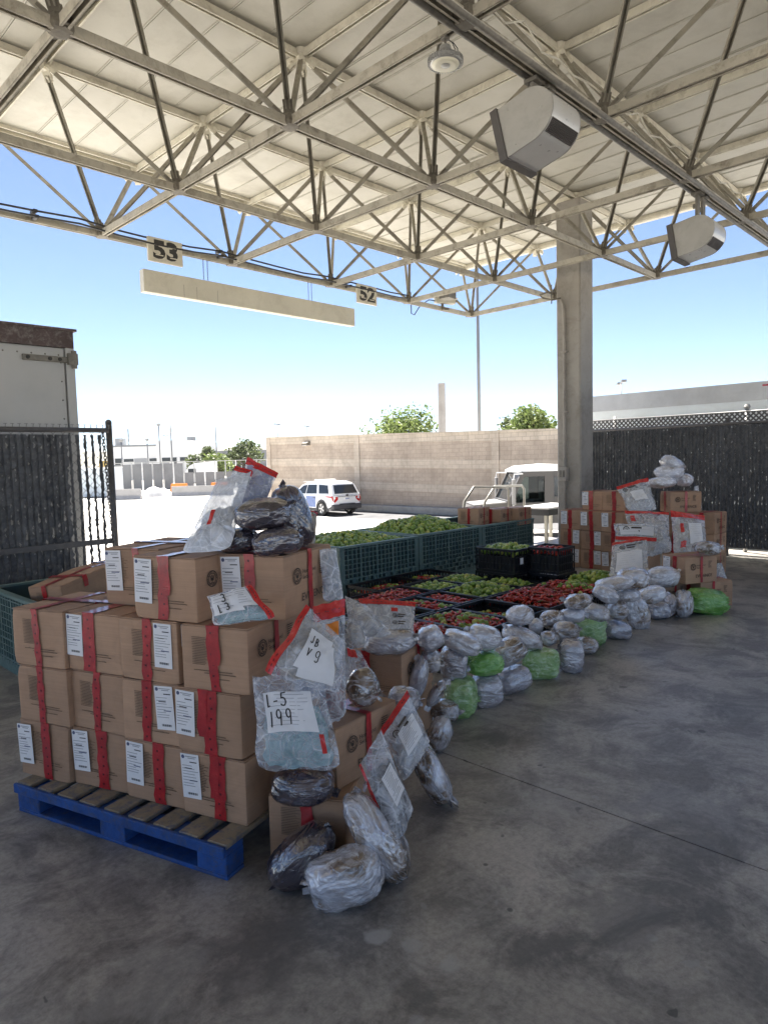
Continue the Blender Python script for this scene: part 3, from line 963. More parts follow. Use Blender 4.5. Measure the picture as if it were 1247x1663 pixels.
# warehouses. local x along the front (image right), local y away
M['ware_white'] = pmat('warehouse_white', (0.70, 0.70, 0.69), 0.7, var=0.06, vs=0.15)
M['ware_grey'] = pmat('warehouse_grey', (0.22, 0.23, 0.24), 0.7, var=0.1, vs=0.2)
M['ware_yellow'] = pmat('warehouse_yellow', (0.55, 0.40, 0.14), 0.7, var=0.1, vs=0.2)
M['glass'] = pmat('dark_glass', (0.02, 0.025, 0.03), 0.08, var=0.2, vs=0.5, bstr=0, spec=0.6)
M['doorgrey'] = pmat('roller_door', (0.30, 0.31, 0.32), 0.5, var=0.1)
VR = math.atan2(-0.71478, 0.69885)
t = thing('warehouse', 'long white warehouse with dark windows beyond the yard fence', 'building', (60.6, 139.2, -1.3), VR)
mb = MB(); mb.box(0, 10.6, 0, 20, 0, 7.1); mb.build('wall', M['ware_white'], t)
mb = MB(); mb.box(10.61, 17.6, -1.2, 20, 0, 7.9); mb.build('wall', M['ware_white'], t)
mb = MB(); mb.box(0.6, 2.2, 3, 5, 7.1, 8.8); mb.box(-0.1, 10.55, -0.12, 0.1, 6.85, 7.25); mb.build('parapet', M['ware_grey'], t)
mb = MB(); mb.box(16.0, 17.4, 2, 4, 7.9, 8.7); mb.build('roof_vent', M['ware_grey'], t)
for x, z, w, h, nm, mt, y in ((1.6, 2.8, 1.3, 1.7, 'window', 'glass', 0), (3.4, 3.8, 2.0, 0.55, 'window', 'glass', 0), (5.6, 2.4, 2.6, 2.0, 'roller_door', 'doorgrey', 0), (8.7, 3.8, 1.8, 0.55, 'window', 'glass', 0),
                              (11.7, 3.7, 1.7, 0.7, 'window', 'glass', -1.2), (13.7, 2.4, 1.0, 2.0, 'window', 'glass', -1.2), (15.4, 3.7, 1.6, 0.7, 'window', 'glass', -1.2), (11.2, 2.2, 2.0, 1.2, 'roller_door', 'doorgrey', -1.2)):
    mb = MB(); mb.box(x, x + w, y - 0.08, y - 0.005, z, z + h); fr = mb.build(nm, M[mt], t)
    if nm == 'window':
        mb = MB(); mb.box(x - .06, x + w + .06, y - 0.10, y - 0.004, z - .08, z - .002); mb.build('sill', M['ware_grey'], fr)
mb = MB(); mb.box(-1.6, -0.05, -0.5, 6, 0, 4.1); mb.build('annex', M['ware_yellow'], t)
t = thing('warehouse', 'low grey warehouse right of the white one with a dark loading opening', 'building', (83.0, 146.5, -1.3), VR)
mb = MB(); mb.box(0, 22, 0, 20, 2.6, 5.9); mb.box(0, 8.5, 0.4, 20, 0, 2.6); mb.box(14.5, 22, 0.4, 20, 0, 2.6); mb.box(8.5, 14.5, 6, 20, 0, 2.6); mb.build('wall', M['ware_grey'], t)
mb = MB(); mb.box(-.2, 22.2, -.25, 20, 5.9, 6.1); mb.build('roof', M['ware_white'], t)
for x in (8.6, 9.9, 11.3, 12.7, 14.2):
    mb = MB(); mb.box(x, x + .18, 0.0, .3, 0, 2.6); mb.build('post', M['ware_white'], t)
for x, w in ((2.0, 1.2), (4.2, 1.2), (16.0, 2.0)):
    mb = MB(); mb.box(x, x + w, 0.3, 0.395, 1.0, 2.2); mb.build('window', M['glass'], t)

# yard fence with screen, barriers, parked lorry
M['screen'] = pmat('fence_screen', (0.20, 0.205, 0.21), 0.8, var=0.12, vs=0.3, dirt=(0.13, 0.13, 0.135))
t = thing('yard_fence', 'grey screened fence with pale posts across the far end of the lot', 'fence', (32.6, 74.1, -1.3), VR)
mb = MB()
for k in range(16): mb.box(k * 1.15 + .09, k * 1.15 + 1.06, -0.02, 0.02, 0.15, 3.05 if k < 7 else 2.0)
mb.build('screen', M['screen'], t)
for k in range(17):
    mb = MB(); mb.tube([(k * 1.15 + .02, -0.04, 0), (k * 1.15 + .02, -0.04, 3.25)], 0.055, 6); mb.build('post', M['galv' if k % 3 else 'white'], t)
mb = MB(); mb.tube([(0, -0.04, 3.2), (18.4, -0.04, 3.2)], 0.04, 6); mb.build('top_rail', M['galv'], t)
M['barrier'] = pmat('barrier_concrete', (0.42, 0.41, 0.40), 0.85, var=0.1, vs=1.0, dirt=(0.28, 0.27, 0.26))
for lab, loc, L, rz in (('short concrete traffic barrier at the far left by the gate post', (24.9, 57.6, -1.3), 2.9, VR), ('long concrete traffic barrier in front of the yard fence', (30.75, 57.3, -1.3), 5.6, VR)):
    mb = MB(); mb.add([(x, y, z) for x in (0, L) for y, z in ((-.3, 0), (.3, 0), (.3, .1), (.12, .35), (.09, .92), (-.09, .92), (-.12, .35), (-.3, .1))],
                      [tuple(range(8)), tuple(range(15, 7, -1))] + [(k, (k + 1) % 8, 8 + (k + 1) % 8, 8 + k) for k in range(8)])
    o = mb.build('traffic_barrier', M['barrier'], None, loc=loc, rotz=rz); tag(o, lab, 'barrier', 'concrete barriers in the lot')
M['tarp'] = pmat('grey_tarp', (0.42, 0.42, 0.43), 0.5, var=0.2, vs=1.5, bs=5, bstr=0.6)
mb = MB()
nu, nv = 18, 12; vs = []
for a in range(nu + 1):
    for b in range(nv + 1):
        u = a / nu * 2 - 1; w = b / nv * 2 - 1
        hgt = max(0, (1 - abs(u) ** 3) * (1 - w * w)) * (0.85 + 0.3 * noise.noise((u * 2, w * 2, 1)))
        vs.append((u * 1.5, w * 0.9, hgt))
mb.add(vs, [(a * (nv + 1) + b, (a + 1) * (nv + 1) + b, (a + 1) * (nv + 1) + b + 1, a * (nv + 1) + b + 1) for a in range(nu) for b in range(nv)])
o = mb.build('tarp_heap', M['tarp'], None, smooth=True, loc=(30.0, 58.6, -1.3), rotz=VR); tag(o, 'grey tarpaulin heap between the two concrete barriers', 'tarp')
t = thing('storage_container', 'pale blue white storage container behind the short barrier at far left', 'container', (25.9, 64.4, -1.3), VR)
mb = MB(); mb.box(-1.2, 2.55, 0, 2.4, 0.1, 2.75); mb.build('body', pmat('container_paint', (0.62, 0.68, 0.72), 0.5, var=0.06), t)
mb = MB()
for k in range(12): mb.box(-1.1 + k * .3, -1.0 + k * .3, -0.03, -0.004, 0.2, 2.65)
mb.build('rib', pmat('container_paint_b', (0.60, 0.66, 0.70), 0.5, var=0.06), t)
mb = MB(); mb.box(-1.22, 2.57, -.02, 2.42, 2.75, 2.85); mb.build('roof', M['white'], t)
for lab, loc in (('orange water filled barrier behind the long concrete barrier', (34.2, 62.2, -1.3)), ('second orange barrier half hidden by the evidence bags', (37.0, 59.3, -1.3))):
    mb = MB(); mb.prism([(-0.95, 0), (0.95, 0), (0.95, .25), (0.8, .55), (0.75, 1.0), (-0.75, 1.0), (-0.8, .55), (-0.95, .25)], -0.25, 0.25)
    o = mb.build('water_barrier', pmat('orange_plastic', (0.75, 0.22, 0.03), 0.5), None, loc=loc, rotz=VR); tag(o, lab, 'barrier', 'orange barriers in the lot')

M['tyre'] = pmat('tyre_rubber', (0.02, 0.02, 0.02), 0.8, bstr=0.1)
M['rim'] = pmat('alloy_rim', (0.55, 0.55, 0.56), 0.3, metal=0.7, var=0.05)


def wheel(parent, loc, r, w, axis_rot=0.0, side=1):
    """tyre with a spoked rim; axle along local y, outer face at -y*side"""
    o = thing_part = bpy.data.objects.new('wheel', None); COL.objects.link(o); o.parent = parent; o.location = loc; o.rotation_euler = (0, 0, axis_rot)
    mb = MB(); mb.lathe([(r * .62, -w / 2), (r * .93, -w / 2), (r, -w * .33), (r, w * .33), (r * .93, w / 2), (r * .62, w / 2)], 28, 0, Matrix.Rotation(PI / 2, 4, 'X'), False); mb.build('tyre', M['tyre'], o)
    mb = MB()
    f = -side * w * 0.42
    R_ = Matrix.Rotation(PI / 2, 4, 'X')
    mb.lathe([(r * .56, -w * .42), (r * .655, -w * .43), (r * .655, w * .43), (r * .56, w * .42)], 28, 0, R_, False)
    for k in range(5):
        a = 2 * PI * k / 5
        mb.add([Vector(p) for p in ((math.cos(a - .16) * r * .1, f, math.sin(a - .16) * r * .1), (math.cos(a - .26) * r * .6, f, math.sin(a - .26) * r * .6), (math.cos(a + .26) * r * .6, f, math.sin(a + .26) * r * .6), (math.cos(a + .16) * r * .1, f, math.sin(a + .16) * r * .1))] +
               [Vector(p) for p in ((math.cos(a - .16) * r * .1, f * .7, math.sin(a - .16) * r * .1), (math.cos(a - .26) * r * .6, f * .7, math.sin(a - .26) * r * .6), (math.cos(a + .26) * r * .6, f * .7, math.sin(a + .26) * r * .6), (math.cos(a + .16) * r * .1, f * .7, math.sin(a + .16) * r * .1))],
               [(0, 1, 2, 3), (7, 6, 5, 4), (0, 4, 5, 1), (1, 5, 6, 2), (2, 6, 7, 3), (3, 7, 4, 0)])
    mb.lathe([(r * .16, -abs(f)), (r * .16, abs(f)), (r * .1, abs(f) * 1.05)], 12, 0, R_)
    mb.lathe([(r * .54, -w * .1), (r * .54, w * .1)], 20, 1, R_)
    mb.build('rim', [M['rim'], M['black']], o)
    return o


def loft(mb, secs, mi=0, cap=True):
    """join equal-length rings of points"""
    n = len(secs[0]); vs = [p for s in secs for p in s]; fs = []
    for i in range(len(secs) - 1):
        for k in range(n):
            fs.append((i * n + k, i * n + (k + 1) % n, (i + 1) * n + (k + 1) % n, (i + 1) * n + k))
    if cap:
        fs.append(tuple(range(n - 1, -1, -1))); fs.append(tuple((len(secs) - 1) * n + k for k in range(n)))
    mb.add(vs, fs, mi)


# patrol suv: local +x is forward, origin on the ground under the rear bumper
M['suv_white'] = pmat('suv_paint', (0.78, 0.79, 0.80), 0.22, var=0.02, vs=1, bstr=0, coat=0.8)
M['suv_blue'] = pmat('suv_blue', (0.06, 0.13, 0.36), 0.3, var=0.08, vs=1, bstr=0, coat=0.5)
M['suv_trim'] = pmat('suv_trim', (0.05, 0.05, 0.055), 0.55, var=0.1)
M['lamp_red'] = pmat('tail_lamp_red', (0.45, 0.012, 0.012), 0.15, var=0.1, bstr=0, coat=0.8)
suv = thing('patrol_car', 'white patrol suv with a blue door panel parked by the block wall', 'car', (23.9, 26.1, -1.3), math.radians(86))
HW = 0.98
def bsec(x, zb, zm, zt, wb, wm, wt):
    return [Vector((x, y, z)) for y, z in ((-wb, zb), (-wm, (zb + zm) / 2), (-wm, zm), (-wm * .985, zt - .05), (-wt, zt), (wt, zt), (wm * .985, zt - .05), (wm, zm), (wm, (zb + zm) / 2), (wb, zb))]
mb = MB()
loft(mb, [bsec(0.06, .45, .72, 1.06, .80, .86, .78), bsec(0.16, .34, .72, 1.10, .88, .955, .9), bsec(0.5, .30, .72, 1.12, .92, .985, .94), bsec(1.6, .27, .74, 1.10, .93, .99, .95), bsec(3.3, .27, .74, 1.07, .93, .99, .94),
          bsec(3.75, .27, .74, 1.05, .93, .985, .90), bsec(4.6, .32, .70, .95, .90, .95, .82), bsec(4.95, .40, .66, .82, .80, .86, .72), bsec(5.02, .46, .62, .74, .68, .74, .62)])
mb.build('body', M['suv_white'], suv, smooth=False)
def gsec(x, z0, z1, w0, w1):
    return [Vector((x, y, z)) for y, z in ((-w0, z0), (-(w0 + w1) / 2 - .01, (z0 + z1) / 2), (-w1, z1 - .05), (-w1 * .88, z1), (w1 * .88, z1), (w1, z1 - .05), ((w0 + w1) / 2 + .01, (z0 + z1) / 2), (w0, z0))]
mb = MB()
loft(mb, [gsec(0.10, 1.08, 1.14, .90, .88), gsec(0.36, 1.08, 1.66, .93, .76), gsec(0.62, 1.08, 1.72, .945, .77), gsec(1.6, 1.08, 1.775, .945, .79), gsec(2.6, 1.06, 1.74, .94, .77), gsec(3.0, 1.05, 1.62, .93, .76), gsec(3.72, 1.03, 1.10, .88, .84)])
mb.build('cabin', M['suv_white'], suv, smooth=False)
def side_y(z): return 0.953 - (z - 1.08) * 0.235
for s in (-1, 1):
    for poly in ([(0.42, 1.18), (0.60, 1.60), (1.34, 1.63), (1.22, 1.17)], [(1.44, 1.17), (1.52, 1.63), (2.30, 1.62), (2.36, 1.15)], [(2.46, 1.15), (2.40, 1.61), (2.72, 1.58), (3.34, 1.20), (3.38, 1.13)]):
        mb = MB(); n = len(poly)
        mb.add([(x, s * (side_y(z) + .012), z) for x, z in poly] + [(x, s * (side_y(z) - .02), z) for x, z in poly], [tuple(range(n)), tuple(range(2 * n - 1, n - 1, -1))] + [(k, (k + 1) % n, n + (k + 1) % n, n + k) for k in range(n)])
        mb.build('side_window', M['glass'], suv)
    for x0, x1, mt in ((1.42, 2.40, 'suv_white'), (2.42, 3.45, 'suv_white')):
        mb = MB(); mb.box(x0, x1 - .012, s * .99, s * 1.0, .42, 1.06); d = mb.build('door', M[mt], suv)
        if x0 < 2:
            mb = MB(); mb.add([(x0 + .05, s * 1.002, .45), (x0 + .78, s * 1.002, .45), (x0 + .93, s * 1.002, 1.03), (x0 + .03, s * 1.002, 1.03)] + [(x0 + .05, s * .996, .45), (x0 + .78, s * .996, .45), (x0 + .93, s * .996, 1.03), (x0 + .03, s * .996, 1.03)],
                              [(0, 1, 2, 3), (7, 6, 5, 4), (0, 4, 5, 1), (1, 5, 6, 2), (2, 6, 7, 3), (3, 7, 4, 0)]); mb.build('blue_panel', M['suv_blue'], d)
        mb = MB(); mb.box(x0 + .06, x0 + .22, s * 1.002, s * 1.03, .93, .965); mb.build('handle', M['suv_trim'], d)
    mb = MB()
    for cx in (0.95, 4.0):
        pts = [(cx + .47 * math.cos(a), .40 + .47 * math.sin(a)) for a in [PI * k / 12 for k in range(13)]]
        pts2 = [(cx + .40 * math.cos(a), .40 + .40 * math.sin(a)) for a in [PI * k / 12 for k in range(12, -1, -1)]]
        poly = pts + pts2; n = 13
        for k in range(12):
            q = [pts[k], pts[k + 1], pts2[11 - k], pts2[12 - k]]
            mb.add([(x, s * 1.003, z) for x, z in q] + [(x, s * .9, z) for x, z in q], [(0, 1, 2, 3), (7, 6, 5, 4), (0, 4, 5, 1), (1, 5, 6, 2), (2, 6, 7, 3), (3, 7, 4, 0)])
        mb.add([(cx, s * .988, .4)] + [(x, s * .988, z) for x, z in pts2], [(0, k, k + 1) for k in range(1, 13)])
    mb.box(0.4, 4.7, s * .93, s * .985, .25, .40)
    mb.build('arch_trim', M['suv_trim'], suv)
    wheel(suv, (0.95, s * .90, .39), .39, .26, 0, -s if s > 0 else 1)
    wheel(suv, (4.0, s * .90, .39), .39, .26, 0, -s if s > 0 else 1)
    mb = MB()   # tail lamp, wraps the corner
    mb.add([Vector(p) for p in ((0.035, s * .60, .99), (0.035, s * .60, .86), (0.04, s * .80, .70), (0.06, s * .93, .80), (0.12, s * .97, .96), (0.62, s * 1.0, 1.0), (0.6, s * 1.0, 1.03), (0.1, s * .95, 1.04))] +
           [Vector(p) for p in ((0.14, s * .58, .99), (0.14, s * .58, .86), (0.14, s * .78, .70), (0.16, s * .87, .80), (0.2, s * .90, .96), (0.62, s * .94, 1.0), (0.6, s * .94, 1.03), (0.18, s * .88, 1.04))],
           [tuple(range(8)), tuple(range(15, 7, -1))] + [(k, (k + 1) % 8, 8 + (k + 1) % 8, 8 + k) for k in range(8)])
    mb.build('tail_lamp', M['lamp_red'], suv)
    mb = MB(); mb.box(0.8, 2.9, s * .70, s * .74, 1.765, 1.80); mb.build('roof_rail', M['rim'], suv)
mb = MB(); mb.add([Vector(p) for p in ((0.085, -.76, 1.16), (0.085, .76, 1.16), (0.325, .66, 1.60), (0.325, -.66, 1.60), (0.2, -.76, 1.16), (0.2, .76, 1.16), (0.42, .66, 1.60), (0.42, -.66, 1.60))], [(0, 1, 2, 3), (7, 6, 5, 4), (0, 4, 5, 1), (1, 5, 6, 2), (2, 6, 7, 3), (3, 7, 4, 0)])
mb.build('rear_window', M['glass'], suv)
mb = MB(); mb.cbox(-0.02, 0.4, -.95, .95, .34, .60, .04); mb.build('rear_bumper', M['suv_trim'], suv)
mb = MB(); mb.box(0.025, 0.09, -.62, .62, .985, 1.02); mb.build('chrome_strip', M['rim'], suv)
mb = MB(); mb.box(0.03, 0.06, -.16, .16, .82, .95); pl = mb.build('number_plate', M['white'], suv)
mb = MB()
for k in range(6): mb.box(0.026, 0.031, -.125 + k * .043, -.10 + k * .043, .85, .92)
mb.build('plate_print', M['suv_blue'], pl)
mb = MB(); mb.lathe([(0.06, 0), (0.055, 0.02)], 14, 0, Matrix.Translation((0.035, 0, 1.065)) @ Matrix.Rotation(-PI / 2, 4, 'Y') @ Matrix.Scale(1.6, 4, (0, 1, 0))); mb.build('badge', M['suv_trim'], suv)
mb = MB(); mb.box(0.0, .05, -.5, .5, .60, .64); mb.build('bumper_step', M['suv_trim'], suv)
mb = MB(); mb.cbox(1.75, 2.05, -.62, .62, 1.79, 1.88, .02); mb.build('light_bar', M['white'], suv)
mb = MB(); mb.add([Vector(p) for p in ((2.74, -.72, 1.60), (2.74, .72, 1.60), (3.66, .82, 1.12), (3.66, -.82, 1.12))], [(0, 1, 2, 3)]); me = mb.build('windscreen', M['glass'], suv); me.location = (0.02, 0, .02)

# lorry cab behind the column: local +x forward
M['cab_grey'] = pmat('cab_paint', (0.085, 0.08, 0.076), 0.5, var=0.06, vs=0.8, spec=0.3)
M['cab_white'] = pmat('cab_white', (0.74, 0.74, 0.73), 0.35, var=0.04, coat=0.3)
M['cab_hood'] = pmat('cab_hood', (0.20, 0.195, 0.19), 0.45, var=0.06)
cab = thing('lorry', 'grey and white lorry cab with steering wheel in view behind the column', 'lorry', (20.5, 13.45, -1.3), math.radians(137))
CW = 1.1
mb = MB()
def csec(x, z0, z1, w): return [Vector((x, y, z)) for y, z in ((-w, z0), (-w, z1), (w, z1), (w, z0))]
mb.box(-2.2, 0.55, -CW, CW, 0.55, 1.28)                     # lower doors
loft(mb, [csec(0.55, 0.55, 1.28, CW * .92), csec(1.7, 0.55, 1.20, CW * .80), csec(1.85, 0.62, 1.05, CW * .7)])
mb.build('body', M['cab_grey'], cab)
mb = MB(); loft(mb, [csec(0.5, 1.281, 1.32, CW * .92), csec(1.72, 1.205, 1.235, CW * .8)]); mb.build('hood_top', M['cab_hood'], cab)
mb = MB()
for s in (-1, 1):
    mb.bar((0.55, s * (CW - .05), 1.28), (0.05, s * (CW - .08), 2.30), .15)
    mb.box(-0.98, -0.66, s * CW - s * .10 if s > 0 else -CW, CW if s > 0 else -CW + .10, 1.28, 2.32)
    mb.box(-2.2, -0.98, s * CW - s * .09 if s > 0 else -CW, CW if s > 0 else -CW + .09, 1.28, 1.46)
    mb.box(-2.2, -0.98, s * CW - s * .09 if s > 0 else -CW, CW if s > 0 else -CW + .09, 2.12, 2.32)
    mb.box(-2.2, -1.95, s * CW - s * .09 if s > 0 else -CW, CW if s > 0 else -CW + .09, 1.46, 2.12)
    mb.box(-0.66, 0.12, s * CW - s * .08 if s > 0 else -CW, CW if s > 0 else -CW + .08, 2.16, 2.32)
mb.box(-2.2, -2.1, -CW + .1, CW - .1, 1.28, 2.32)
mb.build('pillars', M['cab_grey'], cab)
mb = MB(); loft(mb, [csec(-2.22, 2.325, 2.46, CW), csec(-1.0, 2.325, 2.56, CW), csec(-0.1, 2.325, 2.50, CW * .98), csec(0.22, 2.30, 2.36, CW * .95)]); mb.build('roof', M['cab_white'], cab)
M['cab_glass'] = None
m, n, l, b = newmat('cab_glass'); M['cab_glass'] = m
tr = n.new('ShaderNodeBsdfTransparent'); tr.inputs[0].default_value = (0.42, 0.52, 0.50, 1); gl = n.new('ShaderNodeBsdfGlossy'); gl.inputs['Roughness'].default_value = 0.03
fre = n.new('ShaderNodeFresnel'); fre.inputs[0].default_value = 1.5
mx = n.new('ShaderNodeMixShader'); l.new(fre.outputs[0], mx.inputs[0]); l.new(tr.outputs[0], mx.inputs[1]); l.new(gl.outputs[0], mx.inputs[2]); l.new(mx.outputs[0], n['Material Output'].inputs['Surface'])
for s in (-1, 1):
    mb = MB(); y = s * (CW - .05); mb.quad((-0.66, y, 1.28), (0.45, y, 1.28), (0.06, y, 2.16), (-0.66, y, 2.16)); mb.build('door_window', M['cab_glass'], cab)
    mb = MB(); mb.box(-1.95, -0.98, s * CW - .03, s * CW - .0 - .005, 1.46, 2.12); mb.build('sleeper_window', M['glass'], cab)
    mb = MB(); mb.box(-0.64, 0.5, s * CW - .012, s * CW + .012, .60, 1.26); d_ = mb.build('door', M['cab_grey'], cab)
    mb = MB(); mb.box(-0.60, -0.42, s * CW - .03, s * CW + .03, 1.14, 1.18); mb.build('handle', M['suv_trim'], d_)
    mb = MB(); mb.box(-1.96, -0.97, s * CW - .008, s * CW + .008, 1.44, 1.457); mb.box(-1.96, -0.97, s * CW - .008, s * CW + .008, 2.123, 2.14); mb.box(-0.985, -0.965, s * CW - .008, s * CW + .008, .6, 2.3); mb.build('seal', M['suv_trim'], cab)
    mb = MB(); mb.cbox(0.42, 0.52, s * (CW + .28) - .12, s * (CW + .28) + .12, 1.22, 2.1, .03); mr = mb.build('mirror', M['cab_hood'], cab)
    mb = MB(); mb.tube([(0.1, s * CW, 2.26), (0.45, s * (CW + .28), 2.26), (0.47, s * (CW + .28), 2.1)], .025, 6); mb.tube([(0.47, s * (CW + .28), 1.22), (0.47, s * CW, 1.15)], .02, 6); mb.build('mirror_arm', M['cab_white'], mr)
mb = MB(); mb.bar((0.58, -CW * .95, 1.31), (0.58, CW * .95, 1.31), .09); mb.bar((0.10, -CW * .92, 2.30), (0.10, CW * .92, 2.30), .09); mb.build('windscreen_frame', M['suv_trim'], cab)
mb = MB(); mb.quad((0.56, -CW * .9, 1.30), (0.56, CW * .9, 1.30), (0.10, CW * .9, 2.28), (0.10, -CW * .9, 2.28)); mb.build('windscreen', M['glass'], cab)
mb = MB(); ring = [(0.12 + .09 * math.sin(a) * .5, 0.5 + .22 * math.cos(a), 1.42 + .2 * math.sin(a)) for a in [2 * PI * k / 20 for k in range(21)]]; mb.tube(ring, .022, 6, cap=False)
mb.tube([(0.12, .28, 1.42), (0.12, .72, 1.42)], .02, 6); mb.tube([(0.12, .5, 1.42), (0.35, .5, 1.25)], .03, 6); mb.build('steering_wheel', M['black'], cab)
mb = MB(); mb.cbox(-0.75, -0.35, .2, .8, 0.9, 1.35, .05); mb.cbox(-0.85, -0.68, .2, .8, 1.3, 2.0, .05); mb.build('seat', M['black'], cab)
mb = MB(); mb.box(-7.5, -2.25, -1.2, 1.2, 0.95, 1.1); mb.box(-7.5, 1.5, -.45, .45, .55, .9); mb.build('chassis', M['suv_trim'], cab)
for x in (1.15, -4.8, -6.0):
    for s in (-1, 1): wheel(cab, (x, s * .95, .5), .5, .3, 0, -s if s > 0 else 1)

# parked tractor unit behind the yard fence
t = thing('parked_lorry', 'white lorry tractor with a sloped roof fairing behind the yard fence', 'lorry', (44.3, 76.6, -1.3), VR + PI)
mb = MB(); loft(mb, [csec(-2.6, .7, 3.2, 1.2), csec(-0.4, .7, 3.05, 1.2), csec(0.3, .7, 2.7, 1.2), csec(1.0, .7, 1.75, 1.1), csec(2.3, .7, 1.5, .95), csec(2.45, .7, 1.2, .9)]); mb.build('cab', M['cab_white'], t)
for s in (-1, 1):
    mb = MB(); mb.box(-0.5, 0.45, s * 1.2 - .02, s * 1.2 + .02, 1.75, 2.35); mb.build('window', M['glass'], t)
    for x in (1.6, -1.8, -3.0): wheel(t, (x, s * 1.0, .5), .5, .3, 0, -s if s > 0 else 1)
mb = MB(); mb.box(-4.2, 2.2, -.4, .4, .5, .85); mb.build('chassis', M['suv_trim'], t)
t = thing('parked_lorry', 'second white lorry cab mostly hidden behind the standing evidence bags', 'lorry', (50.5, 70.5, -1.3), VR + PI)
mb = MB(); loft(mb, [csec(-2.0, .7, 2.2, 1.1), csec(0.0, .7, 2.3, 1.1), csec(0.9, .7, 1.6, 1.05), csec(1.9, .7, 1.35, .95)]); mb.build('cab', M['cab_white'], t)
for s in (-1, 1):
    mb = MB(); mb.box(-0.6, 0.35, s * 1.1 - .02, s * 1.1 + .02, 1.55, 2.05); mb.build('window', M['glass'], t)
    for x in (1.2, -1.4): wheel(t, (x, s * .95, .42), .42, .26, 0, -s if s > 0 else 1)

# trailers
M['trailer_grey'] = pmat('trailer_skin', (0.43, 0.43, 0.42), 0.5, var=0.1, vs=0.9, dirt=(0.44, 0.435, 0.42), dirt_amt=0.8, bs=3, bstr=0.1)
M['trailer_white'] = pmat('trailer_white', (0.86, 0.92, 0.94), 0.4, var=0.04, vs=0.6, dirt=(0.66, 0.66, 0.64), dirt_amt=0.4)
M['rust_rail'] = pmat('peeling_rail', (0.085, 0.058, 0.055), 0.7, var=0.3, vs=5, dirt=(0.30, 0.28, 0.26), dirt_amt=0.6)
M['rail_alu'] = pmat('rail_aluminium', (0.52, 0.52, 0.52), 0.4, metal=0.5, var=0.1)
t = thing('box_trailer', 'weathered grey box trailer backed up behind the left slatted gate', 'trailer', (0.44, 7.62, 0))
mb = MB(); mb.box(0.03, 2.55, 0.05, 13.5, -0.2, 3.02); mb.build('body', M['trailer_grey'], t)
mb = MB(); mb.box(0, 2.58, 0.0, 0.10, 2.86, 3.04); mb.box(-0.01, 2.61, -0.03, 0.12, 3.04, 3.065); mb.build('top_rail', M['rust_rail'], t)
mb = MB(); mb.box(2.49, 2.58, 0.0, 0.10, -0.2, 2.858); mb.build('corner_post', M['trailer_grey'], t)
for x0, x1 in ((0.07, 1.26), (1.28, 2.47)):
    mb = MB(); mb.box(x0, x1, 0.015, 0.048, -0.1, 2.84); d = mb.build('door', M['trailer_grey'], t)
    mb = MB()
    for q in range(14):
        z = 0.1 + q * .2
        for x in (x0 + .03, x1 - .03): mb.lathe([(0.010, 0), (0.006, 0.007)], 6, 0, Matrix.Translation((x, 0.015, z)) @ Matrix.Rotation(PI / 2, 4, 'X'))
    for q in range(9): mb.lathe([(0.010, 0), (0.006, 0.007)], 6, 0, Matrix.Translation((x0 + .05 + q * (x1 - x0 - .1) / 8, 0.015, 2.78)) @ Matrix.Rotation(PI / 2, 4, 'X'))
    mb.build('rivets', M['grime'], d)['kind'] = 'stuff'
mb = MB(); mb.cbox(2.05, 2.56, -0.02, 0.014, 2.70, 2.76, .005); mb.tube([(2.565, -.03, 2.64), (2.565, -.03, 2.83)], .03, 8); mb.box(2.5, 2.6, -.05, .0, 2.68, 2.80)
mb.build('hinge', M['grime'], t)
mb = MB()
for x in (2.10, 2.32, 2.42): mb.lathe([(0.022, 0), (0.018, 0.014)], 8, 0, Matrix.Translation((x, -0.02, 2.73)) @ Matrix.Rotation(PI / 2, 4, 'X'))
mb.build('bolt', M['ink'], t)
t = thing('box_trailer', 'long white box trailer standing beyond the right slatted fence', 'trailer', (12.05, -6, -1.3))
mb = MB(); mb.box(0, 2.55, 0, 12.7, 1.0, 3.78); mb.build('body', M['trailer_white'], t)
mb = MB(); mb.box(-0.02, 0.0 - .002, 0, 12.7, 3.66, 3.80); mb.box(-0.03, 2.58, -.02, 12.72, 3.80, 3.95); mb.build('top_rail', M['rail_alu'], t)
mb = MB(); mb.box(-0.02, -0.003, 0, 12.7, 3.44, 3.48); mb.build('side_strip', M['white'], t)
mb = MB()
for q in range(21):
    y = 0.3 + q * .6
    for zz in range(12): mb.box(-0.008, -0.002, y - .008, y + .008, 1.1 + zz * .21 - .008, 1.1 + zz * .21 + .008)
    mb.box(-0.03, -0.022, y - .01, y + .01, 3.70, 3.72)
mb.build('rivets', M['rail_alu'], t)['kind'] = 'stuff'
mb = MB(); mb.box(-0.035, -0.02, 9.1, 9.3, 3.87, 3.90); mb.build('marker_lamp', M['lamp_red'], t)
for y in (1.5, 2.8):
    for x in (0.3, 2.25): wheel(t, (x, y, .5), .5, .3, PI / 2, 1)

# ------------------------------------------------------------------ slatted fences
M['slat'] = pmat('hedge_slat', (0.115, 0.117, 0.122), 0.6, var=0.35, vs=6, dirt=(0.24, 0.24, 0.24), dirt_amt=0.8)
M['fence_steel'] = pmat('fence_steel', (0.10, 0.095, 0.095), 0.5, metal=0.3, var=0.2, vs=6, dirt=(0.2, 0.18, 0.16), dirt_amt=0.5)
M['wire'] = pmat('wire', (0.20, 0.20, 0.195), 0.5, metal=0.4)


